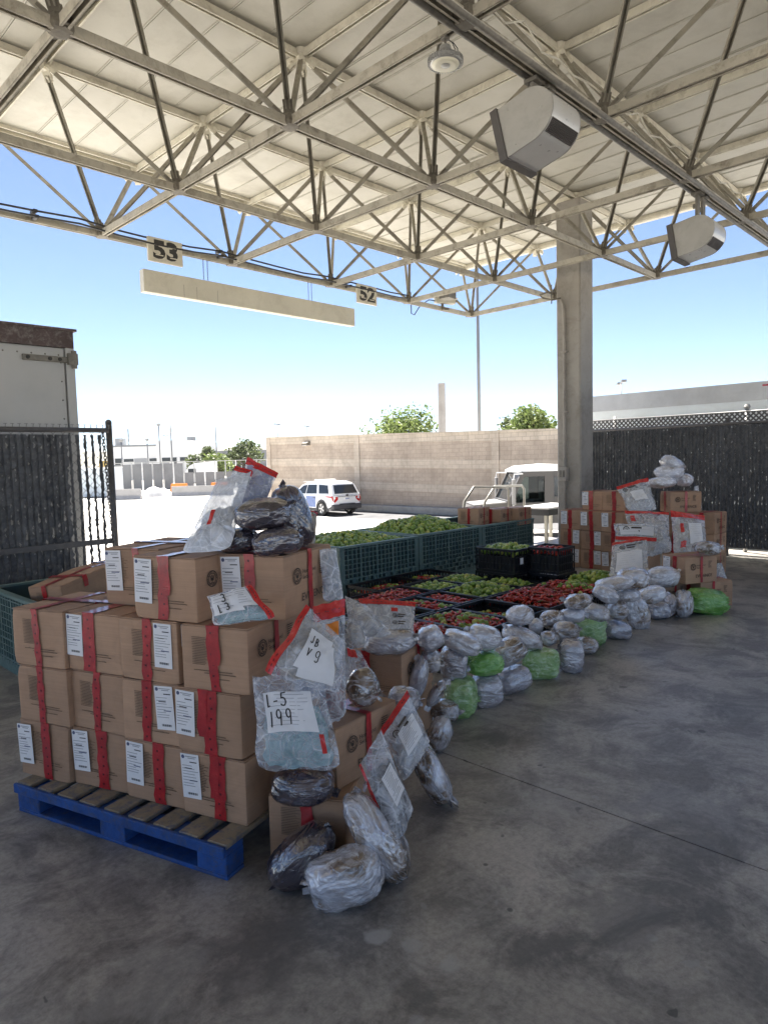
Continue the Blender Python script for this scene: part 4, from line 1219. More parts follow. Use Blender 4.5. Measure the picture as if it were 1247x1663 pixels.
def slat_mesh(h, w, seed, steps=70, mat=None):
    """ragged-edged plastic hedge slat, two crossed strips"""
    rnd = random.Random(seed); mb = MB()
    for ang in (0.0, 1.1):
        c, s = math.cos(ang), math.sin(ang); vs = []
        for k in range(steps + 1):
            z = h * k / steps
            for sd in (-1, 1):
                r = sd * w / 2 * rnd.uniform(0.45, 1.25)
                vs.append((r * c, r * s + rnd.uniform(-.004, .004), z))
        mb.add(vs, [(2 * k, 2 * k + 1, 2 * k + 3, 2 * k + 2) for k in range(steps)])
    return mb.mesh('slat', mat or M['slat'], normals=False)


# left gate leaf
gate = thing('slatted_gate', 'dark slatted chain link gate leaf standing open at the left dock edge', 'gate', (0, 7.0, 0))
sl = [slat_mesh(1.80, 0.080, k) for k in range(4)]
sl_thin = [slat_mesh(1.80, 0.036, 40 + k) for k in range(3)]
x = 0.30; k = 0
while x < 3.0:
    link('slat', (sl_thin if x > 2.66 else sl)[k % (3 if x > 2.66 else 4)], gate, (x, 0, 0.10), 0.6 * noise.noise((x * 3, 0, 0)))
    x += 0.061 if x < 2.66 else 0.075; k += 1
def pipe(name, pts, r, parent, mat, n=10):
    mb = MB(); mb.tube(pts, r, n); return mb.build(name, mat, parent, smooth=True)
mb = MB(); mb.tube([(3.09, 0.02, 0.0), (3.09, 0.02, 2.02)], 0.032, 12); mb.lathe([(0.034, 0), (0.03, .025), (0.012, .04)], 12, 0, Matrix.Translation((3.09, 0.02, 2.02))); mb.build('post', M['fence_steel'], gate, smooth=True)
pipe('post', [(0.28, 0.02, 0.0), (0.28, 0.02, 1.98)], .03, gate, M['fence_steel'])
pipe('top_rail', [(0.28, -0.025, 1.945), (3.06, -0.025, 1.945)], .026, gate, M['fence_steel'])
mb = MB(); mb.bar((0.28, -0.04, 0.80), (3.06, -0.04, 0.80), .03, .055); mb.build('mid_rail', M['fence_steel'], gate)
pipe('bottom_rail', [(0.28, -0.025, 0.10), (3.06, -0.025, 0.10)], .024, gate, M['fence_steel'])
mb = MB(); mb.tube([(3.10, 0.05, 0.66), (3.35, 0.16, 0.655)], .012, 6); mb.box(3.09, 3.14, 0.03, 0.07, .62, .70); mb.build('latch', M['fence_steel'], gate)
def chainlink(y0, y1, z0, z1, p, r, flat=0.0):
    """diagonal wires in the y,z plane"""
    mb = MB(); H = z1 - z0; L = y1 - y0
    k = -H
    while k < L:
        for s in (1, -1):
            a0, b0 = (k, 0.0), (k + H, H)
            if a0[0] < 0: a0 = (0.0, -k)
            if b0[0] > L: b0 = (L, L - k)
            if b0[0] <= a0[0]: continue
            pa = (0.002 * s, y0 + a0[0], z0 + a0[1]); pb = (0.002 * s, y0 + b0[0], z0 + b0[1])
            if s < 0:
                pa = (pa[0], y0 + L - a0[0], pa[2]); pb = (pb[0], y0 + L - b0[0], pb[2])
            if flat: mb.bar(pa, pb, 0.004, flat, up=(1, 0, 0)) if False else mb.bar(pa, pb, flat, 0.004, up=(1, 0, 0))
            else: mb.tube([pa, pb], r, 4, cap=False)
        k += p
    return mb
mesh_o = chainlink(0.28, 3.06, 0.10, 1.94, 0.095, 0.0022).build('wire_mesh', M['wire'], gate, rotz=-PI / 2); mesh_o['kind'] = 'stuff'
mesh_o.location = (0.0, 0.008, 0)
mb = MB()
for q in range(46):
    xx = 0.32 + q * .061; mb.bar((xx, -0.02, 1.95), (xx + .008, -0.02, 2.0), .005); mb.bar((xx - .012, -0.02, 2.0), (xx + .02, -0.02, 2.0), .005)
mb.build('wire_tip', M['wire'], gate)['kind'] = 'stuff'
ch = thing('chain', 'long steel chain hanging down the gate beside its end post', 'chain', (2.985, 6.93, 0))
mbl = []
for rot_ in (0, 1):
    mb = MB(); pts = []
    for q in range(15):
        a = 2 * PI * q / 14
        u_, v_ = .014 * math.cos(a), .023 * math.sin(a)
        pts.append((u_, 0, v_) if rot_ == 0 else (0, u_, v_))
    mb.tube(pts, .0048, 6, cap=False); mbl.append(mb.mesh('chain_link', M['fence_steel'], True))
for q in range(36): link('chain_link', mbl[q % 2], ch, (0.0015 * q * .9, 0, 1.93 - q * .0335))

# right fence
FX = 10.68
fence = thing('slatted_fence', 'long dark slatted chain link fence along the right dock edge', 'fence', (FX, 0, 0))
sr = [slat_mesh(1.80, 0.067, 100 + k, 60) for k in range(6)]
y = 5.85; k = 0
while y > -0.9:
    link('slat', sr[(k * 5) % 6], fence, (0, y, 0.13), PI / 2 + 0.5 * noise.noise((y * 2.7, 1, 0)))
    y -= 0.052; k += 1
pipe('top_rail', [(-0.03, 5.9, 1.955), (-0.03, -0.9, 1.955)], .024, fence, M['fence_steel'])
pipe('bottom_rail', [(0.05, 5.9, 0.14), (0.05, -0.9, 0.14)], .015, fence, M['fence_steel'])
for y in (5.93, 3.4, 1.0, -0.92): pipe('post', [(0.045, y, 0), (0.045, y, 2.05)], .035, fence, M['fence_steel' if y < 5 else 'galv'])
pipe('gate_post', [(-0.05, 5.99, 0), (-0.05, 5.99, 2.02)], .03, fence, M['galv'])
mb = MB(); mb.box(-0.1, 0.06, 5.91, 6.02, 1.52, 1.56); mb.box(-0.1, 0.06, 5.91, 6.02, 0.5, .54); mb.build('hinge', M['galv'], fence)
o = chainlink(-0.9, 5.9, 0.13, 1.95, 0.085, 0.002).build('wire_mesh', M['wire'], fence); o['kind'] = 'stuff'; o.location = (-0.012, 0, 0)
bk = thing('mesh_fence', 'taller open diamond mesh fence just behind the slatted fence', 'fence', (FX + 0.55, 0, 0))
o = chainlink(-0.9, 5.95, 1.4, 2.14, 0.075, 0.002, flat=0.024).build('lattice', M['fence_steel'], bk); o['kind'] = 'stuff'
pipe('top_rail', [(0, 5.95, 2.15), (0, -0.9, 2.15)], .012, bk, M['wire'])
for y in (5.4, 3.3, 0.9): pipe('post', [(0.04, y, 0), (0.04, y, 2.2)], .03, bk, M['galv'])
mb = MB(); mb.lathe([(0.034, 0), (0.05, .03), (0.03, .07)], 10, 0, Matrix.Translation((0.04, 3.3, 2.19))); mb.build('post_cap', M['galv'], bk)

M['rail_paint'] = pmat('rail_paint', (0.20, 0.188, 0.165), 0.5, var=0.1, vs=4)
# stair handrails and table at the dock edge
for lab, pts in (('left handrail loop of pale pipe behind the boxes in the green bin', [(9.0, 7.1, 0), (9.2, 7.1, .82), (9.46, 7.1, 1.05), (10.45, 7.1, 1.0), (10.52, 7.1, .95), (10.54, 7.1, 0)]),
                 ('right handrail loop of pale pipe against the lorry cab', [(10.2, 7.55, 0), (10.4, 7.55, .72), (10.72, 7.55, 1.0), (11.66, 7.55, .97), (11.74, 7.55, .9), (11.75, 7.55, -1.2)])):
    mb = MB(); mb.tube(pts, .024, 10); o = mb.build('handrail', M['rail_paint'], None, smooth=True); tag(o, lab, 'handrail', 'stair handrails at the dock edge')
t = thing('work_table', 'white topped table with a dark apron beside the column', 'table', (10.75, 6.55, 0), 0.0)
mb = MB(); mb.cbox(-0.25, 0.82, -0.3, 0.3, 0.615, 0.65, .006); mb.build('table_top', M['white'], t)
mb = MB(); mb.box(-0.23, 0.80, -0.28, -0.25, 0.50, 0.613); mb.box(-0.23, -0.20, -0.248, 0.28, 0.50, 0.613); mb.build('apron', M['black'], t)
for sx in (-.16, .70):
    for sy in (-.2, .22):
        mb = MB(); mb.box(sx, sx + .05, sy, sy + .05, 0, .613); mb.build('leg', M['cream'], t)

# ------------------------------------------------------------------ pallet
DU = Vector((0.345, -0.9386, 0)); DN = Vector((0.9386, 0.345, 0)); O0 = Vector((0.987, 3.412, 0))
YAW = math.atan2(DU.y, DU.x)
def pile(u, n, z=0.0): return O0 + DU * u + DN * n + Vector((0, 0, z))


M['pallet_blue'] = pmat('pallet_blue', (0.012, 0.065, 0.25), 0.7, var=0.35, vs=7, bs=50, bstr=0.5, dirt=(0.07, 0.065, 0.06), dirt_amt=0.75)
M['pallet_wood'] = pmat('pallet_worn_wood', (0.26, 0.21, 0.14), 0.8, var=0.25, vs=9, bs=60, bstr=0.4, dirt=(0.03, 0.07, 0.17), dirt_amt=0.75)
pal_yaw = math.atan2(-0.957, 0.289)
pt = thing('pallet', 'blue painted wooden pallet under the large stack of evidence boxes', 'pallet', (0.945, 3.335, 0), pal_yaw)
PWid, PDep = 1.235, 1.02
rnd = random.Random(2)
for k in range(9):        # deck boards run front to back
    w = 0.095; x = 0.0 + k * (PWid - w) / 8
    mb = MB(); mb.cbox(x + rnd.uniform(-.006, .006), x + w, 0.0, PDep, 0.122, 0.142, 0.003); mb.build('deck_board', M['pallet_wood'], pt)
for k, y in enumerate((0.0, 0.46, 0.92)):
    mb = MB(); mb.cbox(0.002, PWid - .002, y, y + 0.10, 0.097, 0.1215, 0.003); mb.build('stringer_board', M['pallet_blue'], pt)
    mb = MB(); mb.cbox(0.002, PWid - .002, y, y + 0.10, 0.0, 0.018, 0.003); mb.build('bottom_board', M['pallet_blue'], pt)
    for x in (0.003, 0.545, 1.085):
        mb = MB(); mb.cbox(x, x + 0.147, y - .002, y + 0.102, 0.0185, 0.0965, 0.004); mb.build('block', M['pallet_blue'], pt)
mb = MB(); mb.cbox(0, PWid, -0.018, -0.001, 0.095, 0.138, 0.003); mb.build('edge_board', M['pallet_blue'], pt)

# ------------------------------------------------------------------ evidence boxes
def card_material():
    m, n, l, b = newmat('cardboard')
    v = coords(n, l, rand=True)
    f = tex(n, l, v, 5, 5, 0.6)
    c = ramp(n, l, f, [(0.3, (0.385, 0.242, 0.155)), (0.7, (0.46, 0.295, 0.192))])
    mp = coords(n, l, (2, 2, 160), rand=True)
    fl = tex(n, l, mp, 1.0, 2)
    k = ramp(n, l, fl, [(0.3, 0.93), (0.7, 1.05)])
    c = mixc(n, l, 1.0, c, k, 'MULTIPLY')
    sc = tex(n, l, v, 3.2, 8, 0.75, 1.2)      # scuffs and darker handling marks
    k = ramp(n, l, sc, [(.56, 0.0), (.70, .30)]); c = mixc(n, l, k, c, (0.23, 0.145, 0.095))
    sc2 = tex(n, l, coords(n, l, (1, 1, 5), rand=True), 6.5, 6, .7, .6)
    k = ramp(n, l, sc2, [(.60, 0.0), (.72, .35)]); c = mixc(n, l, k, c, (0.46, 0.33, 0.24))
    oi = n.new('ShaderNodeObjectInfo')
    k = ramp(n, l, oi.outputs['Random'], [(0, 0.84), (1, 1.10)])
    c = mixc(n, l, 1.0, c, k, 'MULTIPLY')
    l.new(c, b.inputs['Base Color'])
    b.inputs['Roughness'].default_value = 0.75
    b.inputs['Specular IOR Level'].default_value = 0.3
    nb = bump(n, l, tex(n, l, coords(n, l, rand=True), 4.5, 3), 0.5, 0.035)
    l.new(bump(n, l, fl, 0.06, 0.003, nb), b.inputs['Normal'])
    return m


M['card'] = card_material()
M['print_brown'] = pmat('brown_print', (0.16, 0.105, 0.065), 0.8, var=0.15, vs=60, bstr=0)
M['print_dark'] = pmat('dark_print', (0.06, 0.045, 0.035), 0.8, var=0.2, vs=60, bstr=0)
def tape_material():
    m, n, l, b = newmat('red_evidence_tape')
    v = coords(n, l, rand=True)
    f = tex(n, l, v, 16, 6, 0.7)
    c = ramp(n, l, f, [(0.3, (0.24, 0.012, 0.018)), (0.6, (0.43, 0.022, 0.026)), (0.8, (0.54, 0.07, 0.07))])
    l.new(c, b.inputs['Base Color'])
    b.inputs['Roughness'].default_value = 0.28
    b.inputs['Coat Weight'].default_value = 0.4
    l.new(bump(n, l, tex(n, l, coords(n, l, (1, 1, 5), rand=True), 30, 3), 0.3, 0.004), b.inputs['Normal'])
    return m
M['tape'] = tape_material()
M['tape_print'] = pmat('tape_print', (0.09, 0.006, 0.012), 0.4, var=0.1, bstr=0)
M['paper'] = pmat('white_paper', (0.76, 0.76, 0.77), 0.65, var=0.03, vs=20, bs=30, bstr=0.05)
M['print_grey'] = pmat('grey_print', (0.28, 0.28, 0.30), 0.7, var=0.1, bstr=0)
M['print_blue'] = pmat('blue_print', (0.09, 0.11, 0.20), 0.7, var=0.1, bstr=0)
M['print_black'] = pmat('black_print', (0.02, 0.02, 0.022), 0.7, bstr=0)

BW, BD, BH = 0.318, 0.40, 0.262


def box_mesh(seed, w=BW, d=BD, h=BH):
    """carton: rounded creases, slightly dished and dented faces, one knocked corner"""
    rnd = random.Random(seed); mb = MB(); hz = h - 0.004; r = 0.006
    st = [0, .02, .06, .18, .34, .5, .66, .82, .94, .98, 1]
    n = len(st); dim = Vector((w, d, hz)); org = Vector((-w / 2, 0, 0))
    off = Vector((seed * 1.37, seed * .73, 2.1)); crush = 2.2 if seed == 0 else 1.0
    knocked = [(Vector((rnd.choice((0, 1)) * w, rnd.choice((0, 0, 1)) * d, rnd.choice((0, 1)) * hz)), rnd.uniform(.012, .024)) for _ in range(2)]
    lo = Vector((r, r, r)); hi = dim - lo
    for ax in range(3):
        a1, a2 = (ax + 1) % 3, (ax + 2) % 3
        for side in (0, 1):
            vs = []
            for v in st:
                for u in st:
                    p = Vector((0, 0, 0)); p[ax] = side * dim[ax]; p[a1] = u * dim[a1]; p[a2] = v * dim[a2]
                    q = Vector([min(max(p[k], lo[k]), hi[k]) for k in range(3)])
                    e = p - q
                    if e.length > 1e-9: p = q + e.normalized() * r
                    inward = Vector((0, 0, 0)); inward[ax] = -1 if side else 1
                    m_ = min(u, 1 - u, v, 1 - v)
                    p = p + inward * crush * (.0022 * max(0, noise.noise(p * 9 + off)) * min(1, m_ * 12) + .0018 * min(1, m_ * 5) * (rnd.random() * .2 + .8 if ax < 2 else 0))
                    for kc, kr in knocked:
                        dd = (p - kc).length
                        if dd < kr * 2.2: p = p + (dim / 2 - kc).normalized() * kr * .35 * crush * (1 - dd / (kr * 2.2)) ** 2
                    vs.append(p + org)
            fs = [(j * n + i, j * n + i + 1, (j + 1) * n + i + 1, (j + 1) * n + i) for j in range(n - 1) for i in range(n - 1)]
            if not side: fs = [f[::-1] for f in fs]
            mb.add(vs, fs)
    a = [rnd.uniform(-.003, .003) * (3 if seed == 0 else 1) for _ in range(6)]
    for p in mb.v:
        t = p.z / h
        p.x += a[0] * t + a[1] * t * (p.y / d); p.y += a[2] * t
    return mb


def label_mesh(w=0.094, h=0.185, seed=3):
    mb = MB()
    mb.box(-w / 2, w / 2, -0.0012, 0, -h / 2, h / 2, 0)
    y = -0.0018
    def line(x0, x1, z, t, mi): mb.box(x0, x1, y, y + .0004, z, z + t, mi)
    # emblem and heading
    mb.lathe([(0.008, 0), (0.008, 0.0005)], 12, 2, Matrix.Translation((-w * .36, y + .0004, h * .43)) @ Matrix.Rotation(PI / 2, 4, 'X'))
    line(-w * .24, w * .38, h * .435, .003, 1); line(-w * .1, w * .30, h * .40, .003, 1)
    line(w * .0, w * .38, h * .31, .004, 3)
    rnd = random.Random(seed); z = h * .23
    while z > -h * .28:
        e = rnd.uniform(.0, .4); line(-w * .43, w * (.43 - e), z, .0022, 1); z -= .0095 + rnd.random() * .004
    line(-w * (.05 + .1 * rnd.random()), w * .35, -h * (.05 + .1 * rnd.random()), .004, 2)
    line(-w * .3, w * .1, h * (.12 + .06 * rnd.random()), .0035, 3)
    for k in range(14):
        x = -w * .22 + k * .0036; mb.box(x, x + (.0022 if k % 3 else .0012), y, y + .0004, -h * .42, -h * .37, 3)
    return mb.mesh('shipping_label', [M['paper'], M['print_grey'], M['print_blue'], M['print_black']])


LABELS = [label_mesh(seed=k) for k in range(7)]
mb = MB(); mb.box(-.03, .03, -.001, 0, -.045, .045, 0)
for k in range(7): mb.box(-.024, .02 - .006 * (k % 3), -.0016, -.0012, .028 - k * .0105, .034 - k * .0105, 1)
SIDE_LABEL = mb.mesh('side_label', [M['paper'], M['print_blue']])


def front_print():
    mb = MB(); rnd = random.Random(8)
    for k in range(17):
        z = 0.215 - k * .0068; mb.box(-.105, -.105 + rnd.uniform(.06, .088), -.0006, 0, z, z + .0022)
    for x0, x1, z in ((-.10, .085, .082), (-.05, .10, .072), (-.02, .07, .052)): mb.box(x0, x1, -.0006, 0, z, z + .003)
    return mb.mesh('printed_text', M['print_brown'])


FRONT_PRINT = front_print()


def seal_mb():
    """round department style emblem, drawn in x,z facing -y"""
    mb = MB(); R_ = Matrix.Rotation(PI / 2, 4, 'X')
    def ann(r0, r1, n=28):
        for k in range(n):
            a, b = 2 * PI * k / n, 2 * PI * (k + 1) / n
            mb.quad((r0 * math.cos(a), 0, r0 * math.sin(a)), (r1 * math.cos(a), 0, r1 * math.sin(a)), (r1 * math.cos(b), 0, r1 * math.sin(b)), (r0 * math.cos(b), 0, r0 * math.sin(b)))
    ann(.030, .034); ann(.021, .024)
    for k in range(24):
        a = 2 * PI * k / 24; ca, sa = math.cos(a), math.sin(a)
        if k % 6 != 5: mb.quad(*[(x * ca - z * sa, 0, x * sa + z * ca) for x, z in ((.0252, -.0022), (.0288, -.0022), (.0288, .0022), (.0252, .0022))])
    # spread eagle and shield
    for s in (-1, 1):
        for k in range(4): mb.quad((s * .003, 0, .008 - k * .003), (s * (.017 - k * .002), 0, .014 - k * .006), (s * (.016 - k * .002), 0, .011 - k * .006), (s * .003, 0, .0055 - k * .003))
        mb.quad((s * .002, 0, -.012), (s * .010, 0, -.019), (s * .007, 0, -.020), (s * .0, 0, -.016))
    mb.add([(-.006, 0, .004), (.006, 0, .004), (.006, 0, -.006), (0, 0, -.012), (-.006, 0, -.006)], [(0, 1, 2, 3, 4)])
    mb.add([(-.003, 0, .008), (.003, 0, .008), (.003, 0, .015), (-.001, 0, .016), (-.004, 0, .012)], [(0, 1, 2, 3, 4)])
    return mb


SEAL = seal_mb().mesh('emblem', M['print_dark'], normals=False)
def joined(parts, name, mat):
    bm = bmesh.new()
    for me, mtx in parts:
        n0 = len(bm.verts); bm.from_mesh(me); bm.verts.ensure_lookup_table()
        bmesh.ops.transform(bm, matrix=mtx, verts=bm.verts[n0:])
    me = bpy.data.meshes.new(name); bm.to_mesh(me); bm.free(); me.materials.clear(); me.materials.append(mat); return me
T_ = Matrix.Translation
_hs1, _hs2, _ev = text_mesh('Homeland', 0.026, 0, .0002, 'LEFT'), text_mesh('Security', 0.026, 0, .0002, 'LEFT'), text_mesh('EVIDENCE', 0.046, 0, .0002, 'CENTER')
mbl = MB(); rnd = random.Random(6)
for k in range(8): mbl.box(.085, .085 + rnd.uniform(.025, .05), 0, .0004, .075 - k * .009, .0785 - k * .009)
_small = mbl.mesh('small', M['print_dark'])
EV_ME, HS1_ME, HS2_ME = (joined([(q_, T_((0, 0, 0)))], 'lettering', M['print_dark']) for q_ in (_ev, _hs1, _hs2))
_small.name = 'small_print'
SIDE_PARTS = [('emblem', SEAL, (-.105, .03)), ('lettering', HS1_ME, (-.062, .042)), ('lettering', HS2_ME, (-.062, .018)), ('lettering', EV_ME, (.03, -.065)), ('small_print', _small, (0, 0))]


def tape_strip(pts, w, jag=0.004, seed=0, parent=None, printed=True, double=0.0):
    """tape following a list of points; width axis given per segment by w (vector)"""
    rnd = random.Random(seed); mb = MB()
    pts = [Vector(p) for p in pts]; wv = Vector(w)
    # subdivide
    q = []
    for a, b in zip(pts[:-1], pts[1:]):
        nseg = max(1, int((b - a).length / .03))
        for k in range(nseg): q.append(a.lerp(b, k / nseg))
    q.append(pts[-1])
    vs = []; wn_ = wv.normalized()
    for p in q:
        vs.append(p - wv / 2 + wn_ * rnd.uniform(-jag, jag)); vs.append(p + wv / 2 + wn_ * rnd.uniform(-jag, jag))
    mb.add(vs, [(2 * k, 2 * k + 1, 2 * k + 3, 2 * k + 2) for k in range(len(q) - 1)], 0)
    return mb


BOXES = []


def evidence_box(loc, yaw, label, seed=0, tape_x=0.0, tape_w=0.05, tape2=None, tag_x=None, tag_z=0.16, side=False, side_lab=False, w=BW, d=BD, h=BH, cross=False, group='evidence boxes', tilt=(0, 0), side_tape=None):
    o = box_mesh(seed, w, d, h).build('evidence_box', M['card'], None, loc=loc, smooth=True, normals=False)
    o.rotation_euler = (tilt[0], tilt[1], yaw)
    tag(o, label, 'box', group)
    # two top flaps meeting at a seam
    for s in (-1, 1):
        mb = MB(); mb.box(s * .002 if s > 0 else -w / 2 + .004, w / 2 - .004 if s > 0 else -.002, .004, d - .004, h - .0035, h); mb.build('flap', M['card'], o)
    e = 0.0042
    rnd = random.Random(seed + 500)
    dx = rnd.uniform(-.012, .012)
    mb = tape_strip([(tape_x + dx, -e, 0.004), (tape_x, -e, h + e), (tape_x, d + e, h + e), (tape_x, d + e, .01)], (tape_w, 0, 0), .0055, seed)
    if tape2 is not None:
        t2 = tape_strip([(tape_x + tape2, -e * 1.4, h * rnd.uniform(.25, .5)), (tape_x + tape2 * .9, -e * 1.4, h + e * 1.5), (tape_x + tape2 * .8, .13, h + e * 1.5)], (tape_w * .8, 0, 0), .006, seed + 9)
        mb.add(t2.v, t2.f, 0)
    for k in range(int(h / .042)):     # dark print repeat along the tape
        z = .025 + k * .042 + rnd.uniform(-.003, .003); x = tape_x + dx * (1 - z / h) + rnd.uniform(-.006, .006)
        mb.box(x - .0045, x + .0045, -e - .0008, -e, z - .0035, z + .005, 1)
    mb.build('tape', [M['tape'], M['tape_print']], o)
    if side_tape or side:
        st = side_tape if side_tape else d * .5
        mb = tape_strip([(w / 2 + e, st, .006), (w / 2 + e, st, h + e * 1.4), (w / 2 - .16, st, h + e * 1.4)], (0, .032, 0), .002, seed + 3)
        mb.build('tape', M['tape'], o)
    if cross:
        mb = tape_strip([(-w / 2 - e, d * .5, h * .6), (-w / 2 - e, d * .5, h + e * 1.6), (w / 2 + e, d * .52, h + e * 1.6), (w / 2 + e, d * .52, h * .6)], (0, .045, 0), .004, seed + 4)
        mb.build('tape', M['tape'], o)
    p = link('printed_text', FRONT_PRINT, o, (0.0 if seed % 2 else 0.02, -0.0034, (h - BH)))
    if tag_x is not None:
        l_ = link('shipping_label', LABELS[rnd.randrange(7)], o, (tag_x, -0.0042, tag_z)); l_.rotation_euler = (0, rnd.uniform(-.05, .05), 0)
    if side:
        for nm_, me_, (sx_, sz_) in SIDE_PARTS:
            s_ = link(nm_, me_, o, (w / 2 + .0036, d * .5 + sx_, h * .52 + sz_)); s_.rotation_euler = (0, 0, PI / 2)
    if side_lab:
        s_ = link('side_label', SIDE_LABEL, o, (w / 2 + .0045, 0.05, h * .78)); s_.rotation_euler = (0, 0, PI / 2)
    BOXES.append(o)
    return o


G1 = 'evidence boxes on the blue pallet'
Z1 = 0.143
rows = {
    0: [(0.165, dict(tape_x=.02, tag_x=-.115, tag_z=.15, tape_w=.055)), (0.488, dict(tape_x=.02, tag_x=-.105, tape_w=.06)), (0.81, dict(tape_x=.03, tag_x=-.10, tape_w=.06)), (1.13, dict(tape_x=.04, tag_x=-.11, tape_w=.055, tape2=-.03))],
    1: [(0.185, dict(tape_x=-.01, tape_w=.042)), (0.50, dict(tape_x=.0, tape_w=.042)), (0.815, dict(tape_x=-.015, tape_w=.045, tag_x=.075)), (1.12, dict(tape_x=.02, tape_w=.06, tape2=-.045, tag_x=-.112))],
    2: [(0.175, dict(tape_x=-.01, tape_w=.038, cross=True)), (0.495, dict(tape_x=-.02, tape_w=.07, tag_x=-.11, cross=True)), (0.815, dict(tape_x=.0, tape_w=.05, tag_x=.085, side_lab=True)), (1.165, dict(tape_x=-.01, tape_w=.048, tape2=.02, side=True))],
}
rown = ['bottom', 'middle', 'upper']
coln = ['at the far left end', 'second from the left', 'third from the left', 'at the right end']
lookn = {(0, 0): 'with label at its left edge', (0, 1): 'label left of straight tape', (0, 2): 'with label left of wide red tape', (0, 3): 'with ragged double tape and label', (1, 0): 'with one narrow tape and no label',
         (1, 1): 'with thin red tape and no label', (1, 2): 'with label right of the tape', (1, 3): 'with torn double tape and label at left', (2, 0): 'narrow tape, red cross on top', (2, 1): 'with wide torn tape and label',
         (2, 2): 'with label at its right', (2, 3): 'unlabelled, under the small bag'}
for r, lst in rows.items():
    for c, (u, kw) in enumerate(lst):
        evidence_box(pile(u, 0.012 * ((r * 3 + c * 5) % 3), Z1 + r * (BH + .002)), YAW + 0.02 * ((r + c * 2) % 3 - 1), 'box %s, %s row, %s' % (coln[c], rown[r], lookn[(r, c)]), seed=r * 10 + c, group=G1, **kw)
ZT = Z1 + 3 * (BH + .002)
evidence_box(pile(0.56, 0.20, ZT), YAW + .03, 'evidence box in the top row at the left, set back with a label', 31, tape_x=.03, tape_w=.035, tag_x=-.10, d=.44, group=G1, cross=True)
evidence_box(pile(0.91, 0.02, ZT), YAW - .02, 'evidence box in the top row middle, label left of red tape', 32, tape_x=.0, tape_w=.05, tape2=.015, tag_x=-.108, side=True, w=.335, group=G1)
evidence_box(pile(1.235, 0.16, ZT), YAW + .01, 'evidence box in the top row right, stamped EVIDENCE, under dark bundles', 33, tape_x=-.0, tape_w=.05, tag_x=-.09, side=True, w=.325, group=G1)
G2 = 'evidence boxes stacked right of the pallet'
def corner_right(x, y, yaw, w=BW):     # from the front right bottom corner to the front centre
    return (x - math.cos(yaw) * w / 2, y - math.sin(yaw) * w / 2)
yD = math.radians(-58.8); cD = corner_right(1.667, 1.889, yD); evidence_box((cD[0], cD[1], 0), yD, 'lowest box on the floor right of the pallet under a dark bundle', 41, tape_x=.0, tape_w=.045, tape2=.012, group=G2)
yE = math.radians(-83.7); cE = corner_right(1.70, 1.968, yE); evidence_box((cE[0], cE[1], BH + .002), yE, 'box with printed seal on its side above the lowest floor box', 42, tape_x=.0, side=True, h=.25, group=G2)
yF = math.radians(-74); cF = corner_right(2.573, 2.424, yF); evidence_box((cF[0], cF[1], 0), yF + .03, 'box on the floor hidden mostly by wrapped bundles, under another box', 43, tape_x=.0, group=G2)
evidence_box((cF[0], cF[1], BH + .002), yF, 'box with one red tape under the oval grey bundle', 44, tape_x=-.06, side=True, group=G2)

# far stack by the column
G3 = 'evidence boxes stacked near the column'
cols = [(8.55, 4.76), (8.52, 4.43), (8.46, 4.095), (8.42, 3.765)]
cn = ['outermost column beside the table', 'second column from the table', 'third column from the table', 'column behind the hanging white bags']
for c, (x, y) in enumerate(cols):
    for r in range(3):
        rl = ('bottom', 'middle', 'top')[r]
        evidence_box((x + .01 * ((c + r) % 3), y, r * (BH + .002)), -PI / 2 + .02 * ((c * 2 + r) % 3 - 1), 'far stack box, %s of the %s' % (rl, cn[c]), 60 + c * 3 + r, tape_x=(-.01, .0, .02, 0)[c], tape_w=.055,
                     tag_x=(None if c == 3 else (.09, .09, -.10)[r] if c < 2 else (-.105, None, -.105)[r]), group=G3, cross=(r == 2))
Z3 = 3 * (BH + .002)
evidence_box((8.70, 4.50, Z3), -PI / 2 - .06, 'far stack box in the top layer nearest the column, with label', 80, tape_x=-.02, tape_w=.06, tag_x=-.108, group=G3)
evidence_box((8.66, 4.165, Z3), -PI / 2 + .04, 'far stack box in the top layer leaning under the paper bag', 81, tape_x=.0, tape_w=.055, group=G3)
for c, (x, y) in enumerate(((8.83, 3.43), (8.85, 3.10))):
    for r in range(3):
        evidence_box((x, y, r * (BH + .002)), -PI / 2 - .03 * c, 'far stack box, %s of the %s pillar under the bundle topped box' % (('bottom', 'middle', 'top')[r], ('near', 'right hand')[c]), 84 + c * 3 + r, group=G3, side=True)
evidence_box((8.835, 3.55, Z3), math.radians(-135), 'far stack topmost box turned cornerwise under four white bundles', 91, tape_x=.0, side=True, group=G3)
yU = math.radians(-115.5); cU = corner_right(6.75, 2.51, yU); evidence_box((cU[0], cU[1], BH + .002), yU, 'box with seal and EVIDENCE print standing on two floor boxes', 92, tape_x=.02, tag_x=-.09, side=True, group=G3)
yV = math.radians(-117.8); cV = corner_right(6.93, 2.43, yV); evidence_box((cV[0], cV[1], 0), yV, 'floor box at the right end behind the draped green bag', 93, side=True, side_tape=.16, group=G3)
yW = math.radians(-100); cW = corner_right(6.60, 2.66, yW); evidence_box((cW[0], cW[1], 0), yW, 'floor box left of the draped green bag, behind standing bundles', 94, side=True, group=G3)

# ------------------------------------------------------------------ lattice bins
M['bin'] = pmat('bin_green', (0.11, 0.18, 0.17), 0.5, var=0.15, vs=4, bs=20, dirt=(0.15, 0.20, 0.20), dirt_amt=0.5)
M['bin_in'] = pmat('bin_green_inner', (0.032, 0.065, 0.068), 0.6, var=0.15, vs=4)


